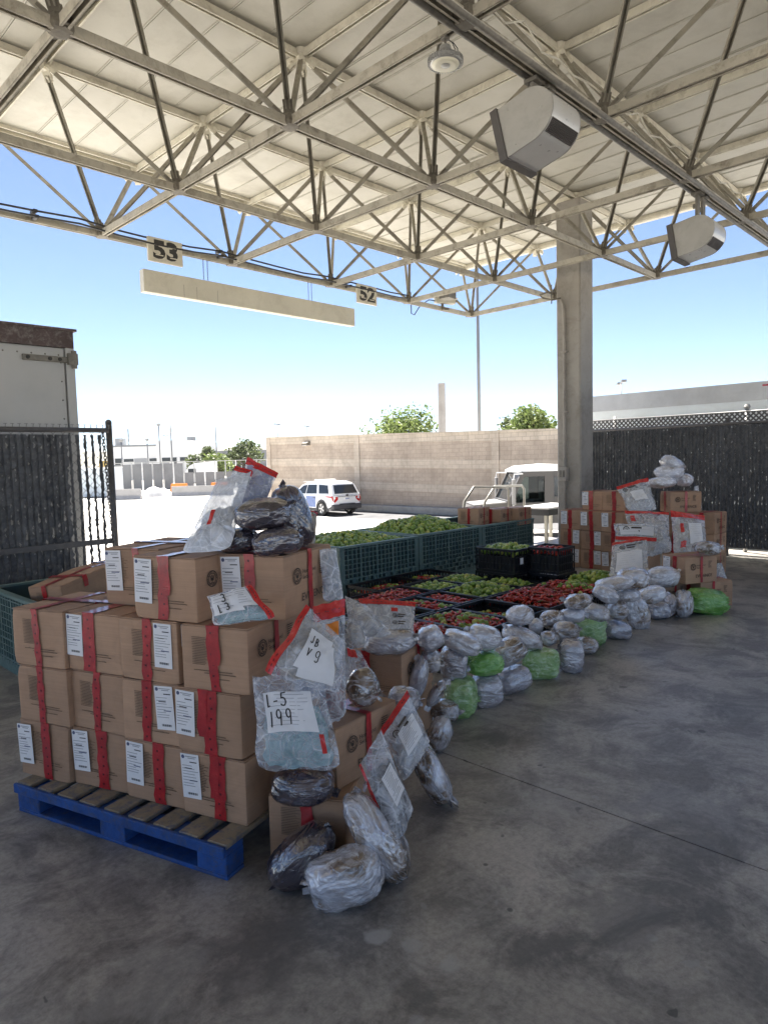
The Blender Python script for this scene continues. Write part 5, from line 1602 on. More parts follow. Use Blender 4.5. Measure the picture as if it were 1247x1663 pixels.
def lattice_bin(loc, W, D, H, label, floor_z, group, rotz=0):
    t = thing('lattice_bin', label, 'bin', loc, rotz, group)
    rnd = random.Random(int(loc[0] * 10))
    def face(Lx, mtx, name):
        mb = MB(); th = .012
        n = int(Lx / .068); dx = (Lx - .12) / n
        nz = 9; z0 = .10; dz = (H - .05 - z0) / nz
        for k in range(n + 1):
            x = .06 + k * dx; ww = .005 if k % 4 else .011
            mb.box(x - ww, x + ww, 0, .028, .06, H - .03, 0, mtx)
        for k in range(nz + 1):
            z = z0 + k * dz; ww = .004 if k not in (3, 0) else .008
            mb.box(.0, Lx, .001, .026, z - ww, z + ww, 0, mtx)
        mb.box(0, .055, .002, .04, 0, H - .03, 0, mtx); mb.box(Lx - .055, Lx, .002, .04, 0, H - .03, 0, mtx)
        mb.box(.055, Lx - .055, .002, .035, 0.0, .085, 0, mtx)
        mb.build('lattice', M['bin'], t)
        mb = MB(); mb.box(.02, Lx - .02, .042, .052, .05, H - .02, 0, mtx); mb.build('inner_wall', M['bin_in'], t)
        mb = MB()
        for k in range(n):       # infill panels low down
            for q in range(3):
                if (k * 7 + q * 3) % 5 < 2: mb.box(.06 + k * dx + .006, .06 + (k + 1) * dx - .006, .014, .030, z0 + q * dz + .005, z0 + (q + 1) * dz - .005, 0, mtx)
        mb.build('infill', M['bin'], t)
    face(W, Matrix.Identity(4), 'front')
    face(W, T_((W, D, 0)) @ Matrix.Rotation(PI, 4, 'Z'), 'back')
    face(D, T_((0, D, 0)) @ Matrix.Rotation(-PI / 2, 4, 'Z'), 'left')
    face(D, T_((W, 0, 0)) @ Matrix.Rotation(PI / 2, 4, 'Z'), 'right')
    mb = MB(); e = .045
    for x0, x1, y0, y1 in ((-.008, W + .008, -.008, e), (-.008, W + .008, D - e, D + .008), (-.008, e, e + .001, D - e - .001), (W - e, W + .008, e + .001, D - e - .001)):
        mb.cbox(x0, x1, y0, y1, H - .028, H, .004)
    mb.build('rim', M['bin'], t)
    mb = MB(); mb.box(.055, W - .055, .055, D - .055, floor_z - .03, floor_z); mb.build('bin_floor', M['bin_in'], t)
    return t


GB = 'green lattice bins along the dock edge'
lattice_bin((4.86, 5.46, 0), 1.285, 1.18, .63, 'green lattice bin of dark limes nearest the box stack', .36, GB)
lattice_bin((6.155, 5.46, 0), 1.285, 1.18, .64, 'middle green lattice bin heaped highest with limes', .40, GB)
lattice_bin((7.45, 5.46, 0), 1.285, 1.18, .64, 'green lattice bin holding three evidence boxes', .56, GB)
lattice_bin((1.63, 4.98, 0), 1.25, 1.18, .62, 'dark green lattice bin at far left behind the pallet stack', .44, GB)
G4 = 'evidence boxes in the green bins'
evidence_box((7.62, 5.83, .562), math.radians(-78), 'tipped evidence box at the left in the far green bin', 101, tape_x=.02, tape_w=.035, side=True, h=.285, group=G4, tilt=(.0, -.0))
evidence_box((8.02, 5.72, .562), math.radians(-86), 'middle evidence box of three in the far green bin', 102, side=True, group=G4, h=.25)
evidence_box((8.34, 5.62, .562), math.radians(-90), 'right evidence box of three in the far green bin', 103, side=True, group=G4, h=.25, d=.34)
evidence_box((1.80, 5.28, .50), math.radians(-66), 'tan evidence box lying tilted in the far left bin', 104, tape_x=.0, tape_w=.04, cross=True, d=.46, h=.20, group=G4, tilt=(0.16, -.06))
evidence_box((2.24, 5.56, .49), math.radians(-66), 'tan evidence box behind the tilted one in the far left bin', 105, tape_x=.0, tape_w=.04, cross=True, d=.42, group=G4, tilt=(0.05, -.03))

# ------------------------------------------------------------------ black crates
M['crate'] = pmat('crate_black', (0.012, 0.012, 0.014), 0.42, var=0.3, vs=8, dirt=(0.035, 0.035, 0.038), dirt_amt=0.6)


def crate(loc, W, D, H, label, rotz=0, card=None, group='black produce crates'):
    t = thing('produce_crate', label, 'crate', loc, rotz, group)
    def side(L, mtx):
        mb = MB()
        mb.box(0, L, 0, .014, H - .028, H, 0, mtx); mb.box(0, L, 0.001, .013, 0, .03, 0, mtx)
        n = max(3, int(L / .045))
        for k in range(n + 1):
            x = .006 + (L - .012) * k / n; mb.box(x - .006, x + .006, .002, .012, .03, H - .028, 0, mtx)
        for z in (H * .36, H * .66): mb.box(0, L, .003, .011, z - .008, z + .008, 0, mtx)
        mb.box(0.02, L - .02, .0135, .016, .02, H * .62, 0, mtx)
        mb.build('side_panel', M['crate'], t)
    side(W, Matrix.Identity(4)); side(W, T_((W, D, 0)) @ Matrix.Rotation(PI, 4, 'Z'))
    side(D, T_((0, D, 0)) @ Matrix.Rotation(-PI / 2, 4, 'Z')); side(D, T_((W, 0, 0)) @ Matrix.Rotation(PI / 2, 4, 'Z'))
    mb = MB(); mb.box(.015, W - .015, .015, D - .015, .004, .014); mb.build('base', M['crate'], t)
    if card:
        mb = MB(); mb.box(card[0], card[0] + .06, -.004, -.001, card[1], card[1] + .07); mb.build('card', M['paper'], t)
    return t


# limes and peppers
def lime_mesh(seed):
    bm = bmesh.new(); bmesh.ops.create_icosphere(bm, subdivisions=2, radius=1.0)
    rnd = random.Random(seed)
    for v in bm.verts:
        p = v.co.copy(); k = 1 + .05 * noise.noise(p * 2 + Vector((seed, 0, 0)))
        v.co = Vector((p.x * k, p.y * k, p.z * k * 1.08))
        if p.z > .9: v.co.z += .09
    me = bpy.data.meshes.new('lime'); bm.to_mesh(me); bm.free()
    me.polygons.foreach_set('use_smooth', [True] * len(me.polygons)); return me


def pepper_mesh(seed):
    rnd = random.Random(seed); mb = MB(); bend = rnd.uniform(-.012, .012); L = .075
    pts = []; rad = []
    for k in range(8):
        t = k / 7; pts.append((L * (t - .5), bend * math.sin(PI * t) * 2, 0)); rad.append((.0125 * (1 - .30 * t) * (1 if 0 < k < 7 else .5)) * (1 - .55 * max(0, t - .8) / .2))
    mb.tube(pts, .01, 8, 0, True, rad)
    mb.tube([(-L * .5 + .002, 0, 0), (-L * .5 - .012, 0, .003)], .003, 5, 1)
    me = mb.mesh('pepper', [M['pepper'], M['stem']], smooth=True); return me


def fruit_mat(name, stops, rough):
    m, n, l, b = newmat(name)
    oi = n.new('ShaderNodeObjectInfo')
    g = n.new('ShaderNodeNewGeometry')
    ad = n.new('ShaderNodeMath'); ad.operation = 'ADD'; l.new(oi.outputs['Random'], ad.inputs[0]); l.new(g.outputs['Random Per Island'], ad.inputs[1])
    fr = n.new('ShaderNodeMath'); fr.operation = 'FRACT'; l.new(ad.outputs[0], fr.inputs[0])
    c = ramp(n, l, fr.outputs[0], stops)
    v = coords(n, l, rand=True)
    f = tex(n, l, v, 14, 4); k = ramp(n, l, f, [(.3, .85), (.7, 1.15)])
    c = mixc(n, l, 1.0, c, k, 'MULTIPLY')
    l.new(c, b.inputs['Base Color']); b.inputs['Roughness'].default_value = rough; b.inputs['Coat Weight'].default_value = .25; b.inputs['Coat Roughness'].default_value = .25
    l.new(bump(n, l, tex(n, l, v, 160, 2), .08, .001), b.inputs['Normal'])
    return m


M['lime'] = fruit_mat('lime_skin', [(0, (0.12, 0.22, 0.020)), (0.5, (0.21, 0.31, 0.035)), (0.85, (0.32, 0.39, 0.05)), (1, (0.46, 0.45, 0.09))], .38)
M['pepper'] = fruit_mat('pepper_skin', [(0, (0.27, 0.012, 0.010)), (0.5, (0.44, 0.025, 0.016)), (0.85, (0.52, 0.06, 0.02)), (0.95, (0.17, 0.03, 0.012)), (1, (0.10, 0.10, 0.015))], .22)
M['stem'] = pmat('pepper_stem', (0.11, 0.13, 0.035), .6, bstr=0)
LIMES = [lime_mesh(k) for k in range(4)]
for me in LIMES: me.materials.append(M['lime'])
PEPS = [pepper_mesh(k) for k in range(5)]
CAMP = Vector((0, 0, 1.57))
items_l, items_p = [], []      # (dist, location, rotation, scale, mesh, label, group)


def heap(x0, x1, y0, y1, base, rise, kind, label, group, seed, layers=2, dens=1.0, zfun=None):
    rnd = random.Random(seed)
    step = (.052 if kind == 'lime' else .040) / math.sqrt(dens)
    for ly in range(layers):
        x = x0 + step * .5 + (ly % 2) * step * .5
        while x < x1 - step * .35:
            y = y0 + step * .5 + (ly % 2) * step * .4
            while y < y1 - step * .35:
                u = (x - x0) / (x1 - x0) * 2 - 1; w = (y - y0) / (y1 - y0) * 2 - 1
                dome = (1 - abs(u) ** 2.2) * (1 - abs(w) ** 2.2)
                z = base + rise * dome * (1 + .35 * noise.noise((x * 3, y * 3, seed))) - ly * step * .72 + rnd.uniform(-.01, .012)
                if zfun: z += zfun(x, y)
                p = Vector((x + rnd.uniform(-.4, .4) * step, y + rnd.uniform(-.4, .4) * step, z))
                if kind == 'lime' or (kind == 'mix' and noise.noise((x * 9, y * 9, seed + 3)) > .12 and rnd.random() < .8):
                    s = .0265 * rnd.uniform(.86, 1.12)
                    items_l.append(((p - CAMP).length + ly * 3, p, (rnd.random() * 6, rnd.random() * 6, rnd.random() * 6), s, LIMES[rnd.randrange(4)], label[0] if isinstance(label, tuple) else label, group))
                else:
                    items_p.append(((p - CAMP).length + ly * 3, p, (rnd.uniform(-.5, .5), rnd.uniform(-.45, .45), rnd.random() * 6.3), rnd.uniform(.8, 1.2), PEPS[rnd.randrange(5)], label[1] if isinstance(label, tuple) else label, group))
                y += step
            x += step


heap(4.92, 6.09, 5.52, 6.58, .585, .10, 'lime', 'lime in the heap of the green bin nearest the box stack', 'limes in the near green bin', 1, 2)
heap(6.215, 7.38, 5.52, 6.58, .60, .175, 'lime', 'lime in the tall heap of the middle green bin', 'limes in the middle green bin', 2, 2)
# crates: x0, y0, x1, y1, top, fill kind, rise
GC = 'black produce crates on the floor'
CR = [
    # front row
    (3.72, 3.10, 4.18, 3.81, 'pepper', .03, 'front row crate of red peppers nearest the evidence boxes'), (4.19, 3.10, 4.70, 3.81, 'mix', .02, 'front row crate of red peppers mixed with a few limes'),
    (4.71, 3.10, 5.20, 3.81, 'low', -.08, 'front row crate only half full, its black wall showing'), (5.21, 3.10, 5.86, 3.81, 'pepper', .085, 'front row crate heaped high with glossy red peppers'),
    (5.87, 3.10, 6.40, 3.81, 'mix', .07, 'front row crate of red peppers and limes by the white bundles'), (6.41, 3.12, 7.0, 3.72, 'lime', .10, 'front row crate piled with limes before the far stack'),
    # second row
    (3.85, 3.84, 4.53, 4.40, 'low', -.05, 'second row crate behind the standing clear bag'), (4.545, 3.84, 4.89, 4.40, 'mix', -.005, 'second row crate of peppers with limes on top'), (4.90, 3.84, 5.24, 4.40, 'pepper', -.01, 'second row crate of small red peppers'),
    (5.25, 3.84, 5.93, 4.40, 'lime', .045, 'second row wide crate of bright green limes'), (5.94, 3.84, 6.26, 4.40, 'lime', .02, 'second row crate of limes before the tall crate'),
    # third row
    (4.40, 4.43, 5.22, 4.90, 'pepper', .0, 'third row crate of peppers by the foot of the bins'), (5.23, 4.43, 5.72, 4.90, 'lime', .0, 'third row crate of limes by the foot of the bins'), (5.73, 4.43, 6.25, 4.90, 'lime', .01, 'third row crate of limes beside the tall crate'),
    (4.9, 4.92, 5.6, 5.40, 'low', -.06, 'dark crate tight against the green bins'), (5.62, 4.92, 6.24, 5.40, 'low', -.05, 'dark crate against the middle green bin'),
]
for k, (x0, y0, x1, y1, kind, rise, lab) in enumerate(CR):
    crate((x0, y0, 0), x1 - x0, y1 - y0, .22, lab, 0, None, GC)
    kk = {'low': 'mix'}.get(kind, kind)
    nm = {'pepper': 'red chilli pepper in the ' + lab.split(' crate')[0] + ' crate ' + lab.split('crate ')[1], 'lime': 'lime in the ' + lab}
    nm = ('lime in the ' + lab, 'chilli pepper in the ' + lab)
    heap(x0 + .02, x1 - .02, y0 + .02, y1 - .02, .182 + (rise if rise < 0 else 0), max(0, rise) + .03, kk, nm, 'produce in the ' + ' '.join(lab.split()[:6]), 30 + k, 2 if kind != 'low' else 1, 1.0)
# tall crates stacked at the back on lower crates
crate((6.27, 4.16, .0), .50, .54, .262, 'lower black crate carrying the tall crate of limes', 0, None, GC)
crate((6.50, 3.76, .0), .40, .39, .262, 'lower black crate carrying the tall crate of red peppers', 0, None, GC)
crate((6.27, 4.16, .265), .48, .53, .27, 'tall black crate of limes stacked before the green bins', 0, (.10, .10), GC)
crate((6.52, 3.77, .265), .36, .38, .285, 'tall black crate of red peppers with a yellow spot', 0, None, GC)
heap(6.29, 6.73, 4.18, 4.67, .50, .05, 'lime', 'lime in the tall black crate before the green bins', 'limes in the tall crate', 71, 2)
heap(6.54, 6.86, 3.79, 4.13, .50, .03, 'pepper', 'red chilli pepper in the tall black crate', 'peppers in the tall crate', 72, 2)


def scatter(items, name, cat, mats, limit=290):
    items.sort(key=lambda q: q[0])
    for d, p, r, s, me, lab, grp in items[:limit]:
        o = link(name, me, None, p, rot=r); o.scale = (s, s, s) if name == 'lime' else (s * 1.0,) * 3
        tag(o, lab, cat, grp)
    import numpy as np
    cache = {}
    V, L_, LS, MI, nv, nl = [], [], [], [], 0, 0
    for d, p, r, s, me, lab, grp in items[limit:]:
        if me.name not in cache:
            co = np.empty(len(me.vertices) * 3); me.vertices.foreach_get('co', co)
            lv = np.empty(len(me.loops), int); me.loops.foreach_get('vertex_index', lv)
            ls = np.empty(len(me.polygons), int); me.polygons.foreach_get('loop_start', ls)
            mi = np.empty(len(me.polygons), int); me.polygons.foreach_get('material_index', mi)
            cache[me.name] = (co.reshape(-1, 3), lv, ls, mi)
        co, lv, ls, mi = cache[me.name]
        m3 = np.array(Euler(r).to_matrix()) * s
        V.append(co @ m3.T + np.array(p)); L_.append(lv + nv); LS.append(ls + nl); MI.append(mi)
        nv += len(co); nl += len(lv)
    me = bpy.data.meshes.new(name + '_heap')
    if V:
        V = np.concatenate(V); L_ = np.concatenate(L_); LS = np.concatenate(LS); MI = np.concatenate(MI)
        me.vertices.add(len(V)); me.vertices.foreach_set('co', V.ravel())
        me.loops.add(len(L_)); me.loops.foreach_set('vertex_index', L_)
        me.polygons.add(len(LS)); me.polygons.foreach_set('loop_start', LS); me.polygons.foreach_set('material_index', MI)
        me.polygons.foreach_set('use_smooth', np.ones(len(LS), bool))
        me.update(calc_edges=True)
    for mt in mats: me.materials.append(mt)
    o = link(name + '_heap', me); tag(o, 'the rest of the %ss heaped in the bins and crates' % ('lime' if name == 'lime' else 'red chilli pepper'), cat, None, 'stuff')


scatter(items_l, 'lime', 'lime', [M['lime']])
scatter(items_p, 'chilli_pepper', 'pepper', [M['pepper'], M['stem']])

# ------------------------------------------------------------------ film wrapped bundles
def film_bundle_mat(name, stops, rough=0.22, coat=1.0, wr=0.36, hi=(0.72, 0.76, 0.84), hi_amt=0.8, hi_pos=0.56, sheen=.9, metal=0.0):
    m, n, l, b = newmat(name)
    v = coords(n, l, rand=True)
    f = tex(n, l, v, 6, 4, 0.55, 0.8)
    c = ramp(n, l, f, stops)
    # milky film folds with highlights painted into the colour: thin, stretched
    v2 = coords(n, l, (1, 1.2, 2.2), rand=True)
    f2 = tex(n, l, v2, 8, 5, 0.62, 2.6)
    k = ramp(n, l, f2, [(hi_pos - .05, 0.0), (hi_pos + .07, hi_amt)])
    c = mixc(n, l, k, c, hi)
    vo = n.new('ShaderNodeTexVoronoi'); vo.feature = 'DISTANCE_TO_EDGE'; vo.inputs['Scale'].default_value = 12
    ds = n.new('ShaderNodeVectorMath'); ds.operation = 'MULTIPLY_ADD'; ds.inputs[1].default_value = (.12, .12, .12)
    nz = n.new('ShaderNodeTexNoise'); nz.inputs['Scale'].default_value = 7; nz.inputs['Detail'].default_value = 3; l.new(v2, nz.inputs['Vector'])
    l.new(nz.outputs['Color'], ds.inputs[0]); l.new(v2, ds.inputs[2]); l.new(ds.outputs[0], vo.inputs['Vector'])
    e = ramp(n, l, vo.outputs['Distance'], [(0, 1), (.05, 0)])
    ke = ramp(n, l, vo.outputs['Distance'], [(0, hi_amt * .32), (.05, 0)])
    c = mixc(n, l, ke, c, hi)
    oi = n.new('ShaderNodeObjectInfo'); k = ramp(n, l, oi.outputs['Random'], [(0, .85), (1, 1.12)])
    c = mixc(n, l, 1.0, c, k, 'MULTIPLY')
    l.new(c, b.inputs['Base Color'])
    b.inputs['Roughness'].default_value = rough + .10
    b.inputs['Metallic'].default_value = metal
    b.inputs['Specular IOR Level'].default_value = sheen
    b.inputs['Coat Weight'].default_value = coat; b.inputs['Coat Roughness'].default_value = rough * .5; b.inputs['Coat IOR'].default_value = 1.7
    w1 = tex(n, l, v2, 7.5, 3, .5, 2.4)
    n1 = bump(n, l, w1, wr, .03)
    nf = bump(n, l, e, wr * .3, .010, n1)
    l.new(nf, b.inputs['Normal']); l.new(nf, b.inputs['Coat Normal'])
    return m


M['b_silver'] = film_bundle_mat('film_over_brown', [(.34, (.085, .060, .045)), (.44, (.23, .17, .125)), (.52, (.44, .425, .44)), (.72, (.58, .60, .68))], rough=.12, hi=(.74, .78, .87), hi_pos=.575, metal=.14, wr=.46)
M['b_white'] = film_bundle_mat('film_white', [(.30, (.28, .22, .17)), (.40, (.48, .46, .47)), (.7, (.54, .56, .63))], rough=.12, hi=(.80, .83, .90), hi_pos=.56, metal=.10, wr=.44)
M['b_dark'] = film_bundle_mat('film_over_dark', [(.3, (.016, .012, .020)), (.5, (.045, .034, .046)), (.7, (.10, .08, .09))], rough=.10, hi=(.26, .27, .36), hi_amt=.30, hi_pos=.64, sheen=1.0, wr=.38)
M['b_grey'] = film_bundle_mat('film_grey', [(.3, (.18, .155, .15)), (.48, (.33, .31, .335)), (.7, (.44, .44, .50))], rough=.14, hi=(.68, .71, .79), hi_amt=.7, hi_pos=.58, metal=.12, wr=.44)
M['b_green'] = film_bundle_mat('green_bag_film', [(.3, (.16, .33, .08)), (.5, (.25, .44, .14)), (.7, (.35, .53, .23))], rough=.26, coat=.6, hi=(.55, .72, .47), hi_amt=.7, hi_pos=.54, wr=.45, sheen=.5)
M['b_lime'] = film_bundle_mat('bright_green_bag_film', [(.3, (.10, .30, .04)), (.5, (.17, .42, .075)), (.7, (.25, .52, .13))], rough=.26, coat=.6, hi=(.42, .66, .30), hi_amt=.6, hi_pos=.57, wr=.45, sheen=.5)


def bundle_mesh(L, D, H, seed, power=.72, lump=.10, crease=.05, nu=56, nv=34, mat=None, pleat=0.0):
    rnd = random.Random(seed); off = Vector((seed * 3.17, seed * 1.3, seed * .71))
    def sp(c, e): return math.copysign(abs(c) ** e, c)
    mb = MB(); vs = []
    pinch = rnd.uniform(.0, .18)
    for a in range(nv + 1):
        ph = -PI / 2 + PI * a / nv
        for k in range(nu):
            th = 2 * PI * k / nu
            # long axis is x: poles at the x ends so the film gathers there
            x = sp(math.sin(ph), power); r = sp(math.cos(ph), power)
            y = r * sp(math.cos(th), power); z = r * sp(math.sin(th), power)
            p = Vector((x, y, z))
            n1 = noise.noise(p * 1.3 + off); n2 = noise.noise(p * 2.9 + off * 1.7)
            cr = abs(noise.noise(Vector((p.x * 4.0, p.y * 2.6, p.z * 2.6)) + off * 2.1 + Vector((n1, n2, 0)) * .8))
            cr2 = abs(noise.noise(p * 8.5 + off))
            s = 1 + lump * (n1 * 1.3 + n2 * .6) - crease * (1 - min(1, cr * 4)) * 1.0 - crease * .45 * (1 - min(1, cr2 * 4))
            if pleat: s += pleat * math.sin(th * 13 + p.x * 3 + n1 * 5) * (abs(x) ** 1.2) + pleat * .5 * math.sin(th * 29 + n2 * 6)
            q = Vector((p.x * L / 2, p.y * D / 2, p.z * H / 2)) * s
            vs.append(q)
    fs = []
    for a in range(nv):
        for k in range(nu):
            fs.append((a * nu + k, a * nu + (k + 1) % nu, (a + 1) * nu + (k + 1) % nu, (a + 1) * nu + k))
    # flat-bottom where it rests
    mb.add(vs, fs)
    # gathered film tails on the ends
    for s in (-1, 1):
        if rnd.random() < .75:
            base = Vector((s * L / 2 * .93, rnd.uniform(-.2, .2) * D, rnd.uniform(-.25, .3) * H))
            for q in range(4):
                a0 = rnd.uniform(-.9, .9); l_ = rnd.uniform(.018, .042); w_ = rnd.uniform(.008, .022)
                d = Vector((s * math.cos(a0), rnd.uniform(-.5, .5), math.sin(a0))).normalized(); sd = d.cross(Vector((rnd.uniform(-1, 1), rnd.uniform(-1, 1), rnd.uniform(-1, 1)))).normalized()
                b0 = base + Vector((0, rnd.uniform(-.1, .1) * D, rnd.uniform(-.1, .1) * H))
                mb.add([b0 - sd * w_ * .3 - d * .01, b0 + sd * w_ * .3 - d * .01, b0 + d * l_ * .6 + sd * w_, b0 + d * l_ - sd * w_ * .2, b0 + d * l_ * .5 - sd * w_ * .9], [(0, 1, 2, 3, 4)])
    return mb.mesh('wrapped_bundle', mat, True)


BUNDLES = {
    'B1': (2.713, 2.289, 0.091, 0.205, 0.136, 70),
    'B2': (2.252, 1.956, 0.15, 0.321, 0.129, -62),
    'B3': (1.517, 1.737, 0.095, 0.28, 0.195, 18),
    'B4': (1.488, 1.939, 0.106, 0.288, 0.165, 38),
    'B5': (1.693, 1.743, 0.167, 0.368, 0.163, -58),
    'B6': (1.569, 2.016, 0.325, 0.25, 0.14, 0),
    'B7': (2.553, 2.488, 0.597, 0.291, 0.143, 5),
    'B8': (1.925, 2.04, 0.61, 0.141, 0.175, 0),
    'B9': (2.703, 2.43, 0.362, 0.25, 0.106, 75),
    'B10': (2.851, 2.462, 0.427, 0.132, 0.146, 0),
    'B11': (2.821, 2.433, 0.566, 0.153, 0.142, 25),
    'B12': (3.194, 2.507, 0.449, 0.24, 0.128, -22),
    'B13': (3.176, 2.56, 0.317, 0.173, 0.211, 0),
    'B14': (3.407, 2.493, 0.273, 0.232, 0.159, 0),
    'B15': (3.184, 2.513, 0.117, 0.195, 0.255, 0),
    'B16': (3.428, 2.502, 0.097, 0.219, 0.211, 0),
    'B17': (3.742, 2.511, 0.085, 0.245, 0.182, 12),
    'B18': (2.837, 2.414, 0.251, 0.173, 0.07, 55),
    'B19': (3.015, 2.504, 0.082, 0.187, 0.133, -10),
    'B20': (3.413, 2.499, 0.437, 0.226, 0.163, -12),
    'B21': (3.671, 2.501, 0.288, 0.256, 0.172, 25),
    'B22': (4.008, 2.608, 0.296, 0.296, 0.139, -20),
    'B23': (4.009, 2.622, 0.448, 0.204, 0.146, 5),
    'B24': (4.407, 2.741, 0.276, 0.117, 0.122, 0),
    'B25': (4.104, 2.52, 0.102, 0.257, 0.222, 0),
    'B26': (4.366, 2.428, 0.115, 0.196, 0.25, 0),
    'B27': (4.839, 2.554, 0.067, 0.18, 0.146, 0),
    'B28': (5.094, 2.666, 0.126, 0.269, 0.275, 0),
    'B29': (4.584, 2.708, 0.295, 0.186, 0.162, 0),
    'B30': (4.292, 2.57, 0.234, 0.126, 0.117, 0),
    'B31': (4.495, 2.542, 0.252, 0.198, 0.157, 0),
    'B32': (4.771, 2.641, 0.304, 0.223, 0.116, 0),
    'B33': (5.099, 2.6, 0.274, 0.214, 0.156, -15),
    'B34': (4.792, 2.604, 0.418, 0.224, 0.123, 8),
    'B35': (5.198, 2.569, 0.412, 0.226, 0.137, -25),
    'B36': (5.409, 2.579, 0.077, 0.268, 0.158, -15),
    'B37': (5.377, 2.553, 0.251, 0.176, 0.176, 0),
    'B38': (5.362, 2.573, 0.479, 0.325, 0.118, 10),
    'B39': (5.562, 2.503, 0.502, 0.284, 0.179, 0),
    'B40': (6.583, 2.662, 0.35, 0.319, 0.217, 0),
    'B41': (5.538, 2.535, 0.356, 0.2, 0.121, 0),
    'B42': (6.031, 2.541, 0.277, 0.263, 0.16, 14),
    'B43': (5.835, 2.586, 0.142, 0.315, 0.212, -75),
    'B44': (6.3, 2.592, 0.083, 0.239, 0.18, 0),
    'B45': (6.471, 2.551, 0.106, 0.232, 0.132, 80),
    'B46': (6.503, 2.439, 0.121, 0.264, 0.163, 85),
    'B47': (6.78, 2.327, 0.115, 0.408, 0.246, -8),
    'B48': (8.92, 3.495, 1.41, 0.338, 0.191, -28),
    'B49': (8.89, 3.515, 1.308, 0.376, 0.2, 0),
    'B50': (8.728, 3.551, 1.179, 0.404, 0.15, 0),
    'B51': (9.116, 3.415, 1.195, 0.242, 0.186, 0),
    'B52': (6.964, 2.378, 0.61, 0.256, 0.15, -6),
    'T1': (1.643, 2.312, 1.358, 0.237, 0.135, 6),
    'T2': (1.585, 2.415, 1.247, 0.181, 0.113, 0),
    'T3': (1.64, 2.217, 1.25, 0.203, 0.115, 8),
    'T4': (1.822, 2.341, 1.335, 0.283, 0.152, -72),
    'B53': (2.275, 2.138, 0.429, 0.157, 0.151, 0),
}
BAGS = {
    'L5': [(1.451, 2.154, 0.755), (1.652, 1.977, 0.746), (1.633, 1.845, 0.415), (1.376, 2.052, 0.438)],
    'JB': [(1.664, 2.079, 1.006), (1.751, 1.946, 0.854), (1.654, 1.882, 0.685), (1.415, 2.052, 0.795)],
    'M': [(1.758, 2.152, 0.972), (1.853, 2.058, 0.999), (1.757, 1.963, 0.55), (1.67, 2.018, 0.512)],
    'N3': [(1.31, 2.219, 1.081), (1.417, 2.086, 1.121), (1.418, 1.93, 1.019), (1.276, 2.129, 0.986)],
    'GR': [(1.891, 2.255, 1.187), (1.955, 2.218, 1.188), (1.95, 2.17, 0.963), (1.852, 2.199, 0.971)],
    'CARD': [(1.943, 2.407, 1.356), (1.981, 2.366, 1.338), (1.962, 2.369, 1.193), (1.931, 2.401, 1.195)],
    'X1': [(1.584, 2.559, 1.499), (1.703, 2.471, 1.535), (1.495, 2.333, 1.224), (1.35, 2.479, 1.213)],
    'X1R': [(1.639, 2.547, 1.502), (1.675, 2.545, 1.56), (1.728, 2.489, 1.537), (1.691, 2.488, 1.455)],
    'X2': [(1.754, 2.569, 1.597), (1.833, 2.452, 1.522), (1.744, 2.465, 1.344), (1.656, 2.585, 1.36)],
    'H': [(2.284, 2.537, 0.885), (2.343, 2.429, 0.832), (2.342, 2.244, 0.714), (2.181, 2.406, 0.696)],
    'H2': [(2.103, 2.358, 0.839), (2.17, 2.286, 0.808), (2.148, 2.226, 0.705), (2.067, 2.307, 0.691)],
    'I': [(2.534, 2.703, 0.807), (2.754, 2.476, 0.778), (2.64, 2.389, 0.628), (2.454, 2.579, 0.636)],
    'J': [(2.052, 2.282, 0.716), (2.098, 2.233, 0.692), (2.114, 2.045, 0.437), (1.982, 2.178, 0.428)],
    'K': [(1.711, 1.85, 0.401), (1.822, 1.836, 0.513), (1.814, 1.656, 0.247), (1.678, 1.655, 0.147)],
    'L': [(1.955, 1.977, 0.431), (2.09, 1.941, 0.576), (2.105, 1.818, 0.376), (1.923, 1.819, 0.256)],
    'F1': [(8.196, 3.916, 1.141), (8.49, 3.631, 1.255), (8.297, 3.424, 0.853), (8.042, 3.683, 0.847)],
    'F2': [(7.867, 3.65, 0.876), (8.14, 3.226, 0.849), (7.733, 3.02, 0.423), (7.523, 3.372, 0.371)],
    'F3': [(7.336, 3.535, 0.77), (7.59, 3.131, 0.754), (7.459, 3.083, 0.409), (7.178, 3.444, 0.442)],
    'F4': [(6.932, 3.354, 0.599), (7.149, 3.069, 0.662), (6.755, 2.86, 0.324), (6.498, 3.191, 0.301)],
    'F5': [(7.397, 2.918, 0.935), (7.654, 2.649, 0.865), (7.34, 2.5, 0.51), (7.085, 2.754, 0.469)],
    'F6': [(9.304, 3.357, 1.102), (9.345, 3.317, 1.116), (9.361, 3.264, 0.789), (9.28, 3.346, 0.784)],
    'F7': [(7.542, 2.493, 0.375), (7.589, 2.447, 0.38), (7.564, 2.382, 0.218), (7.477, 2.47, 0.208)],
}

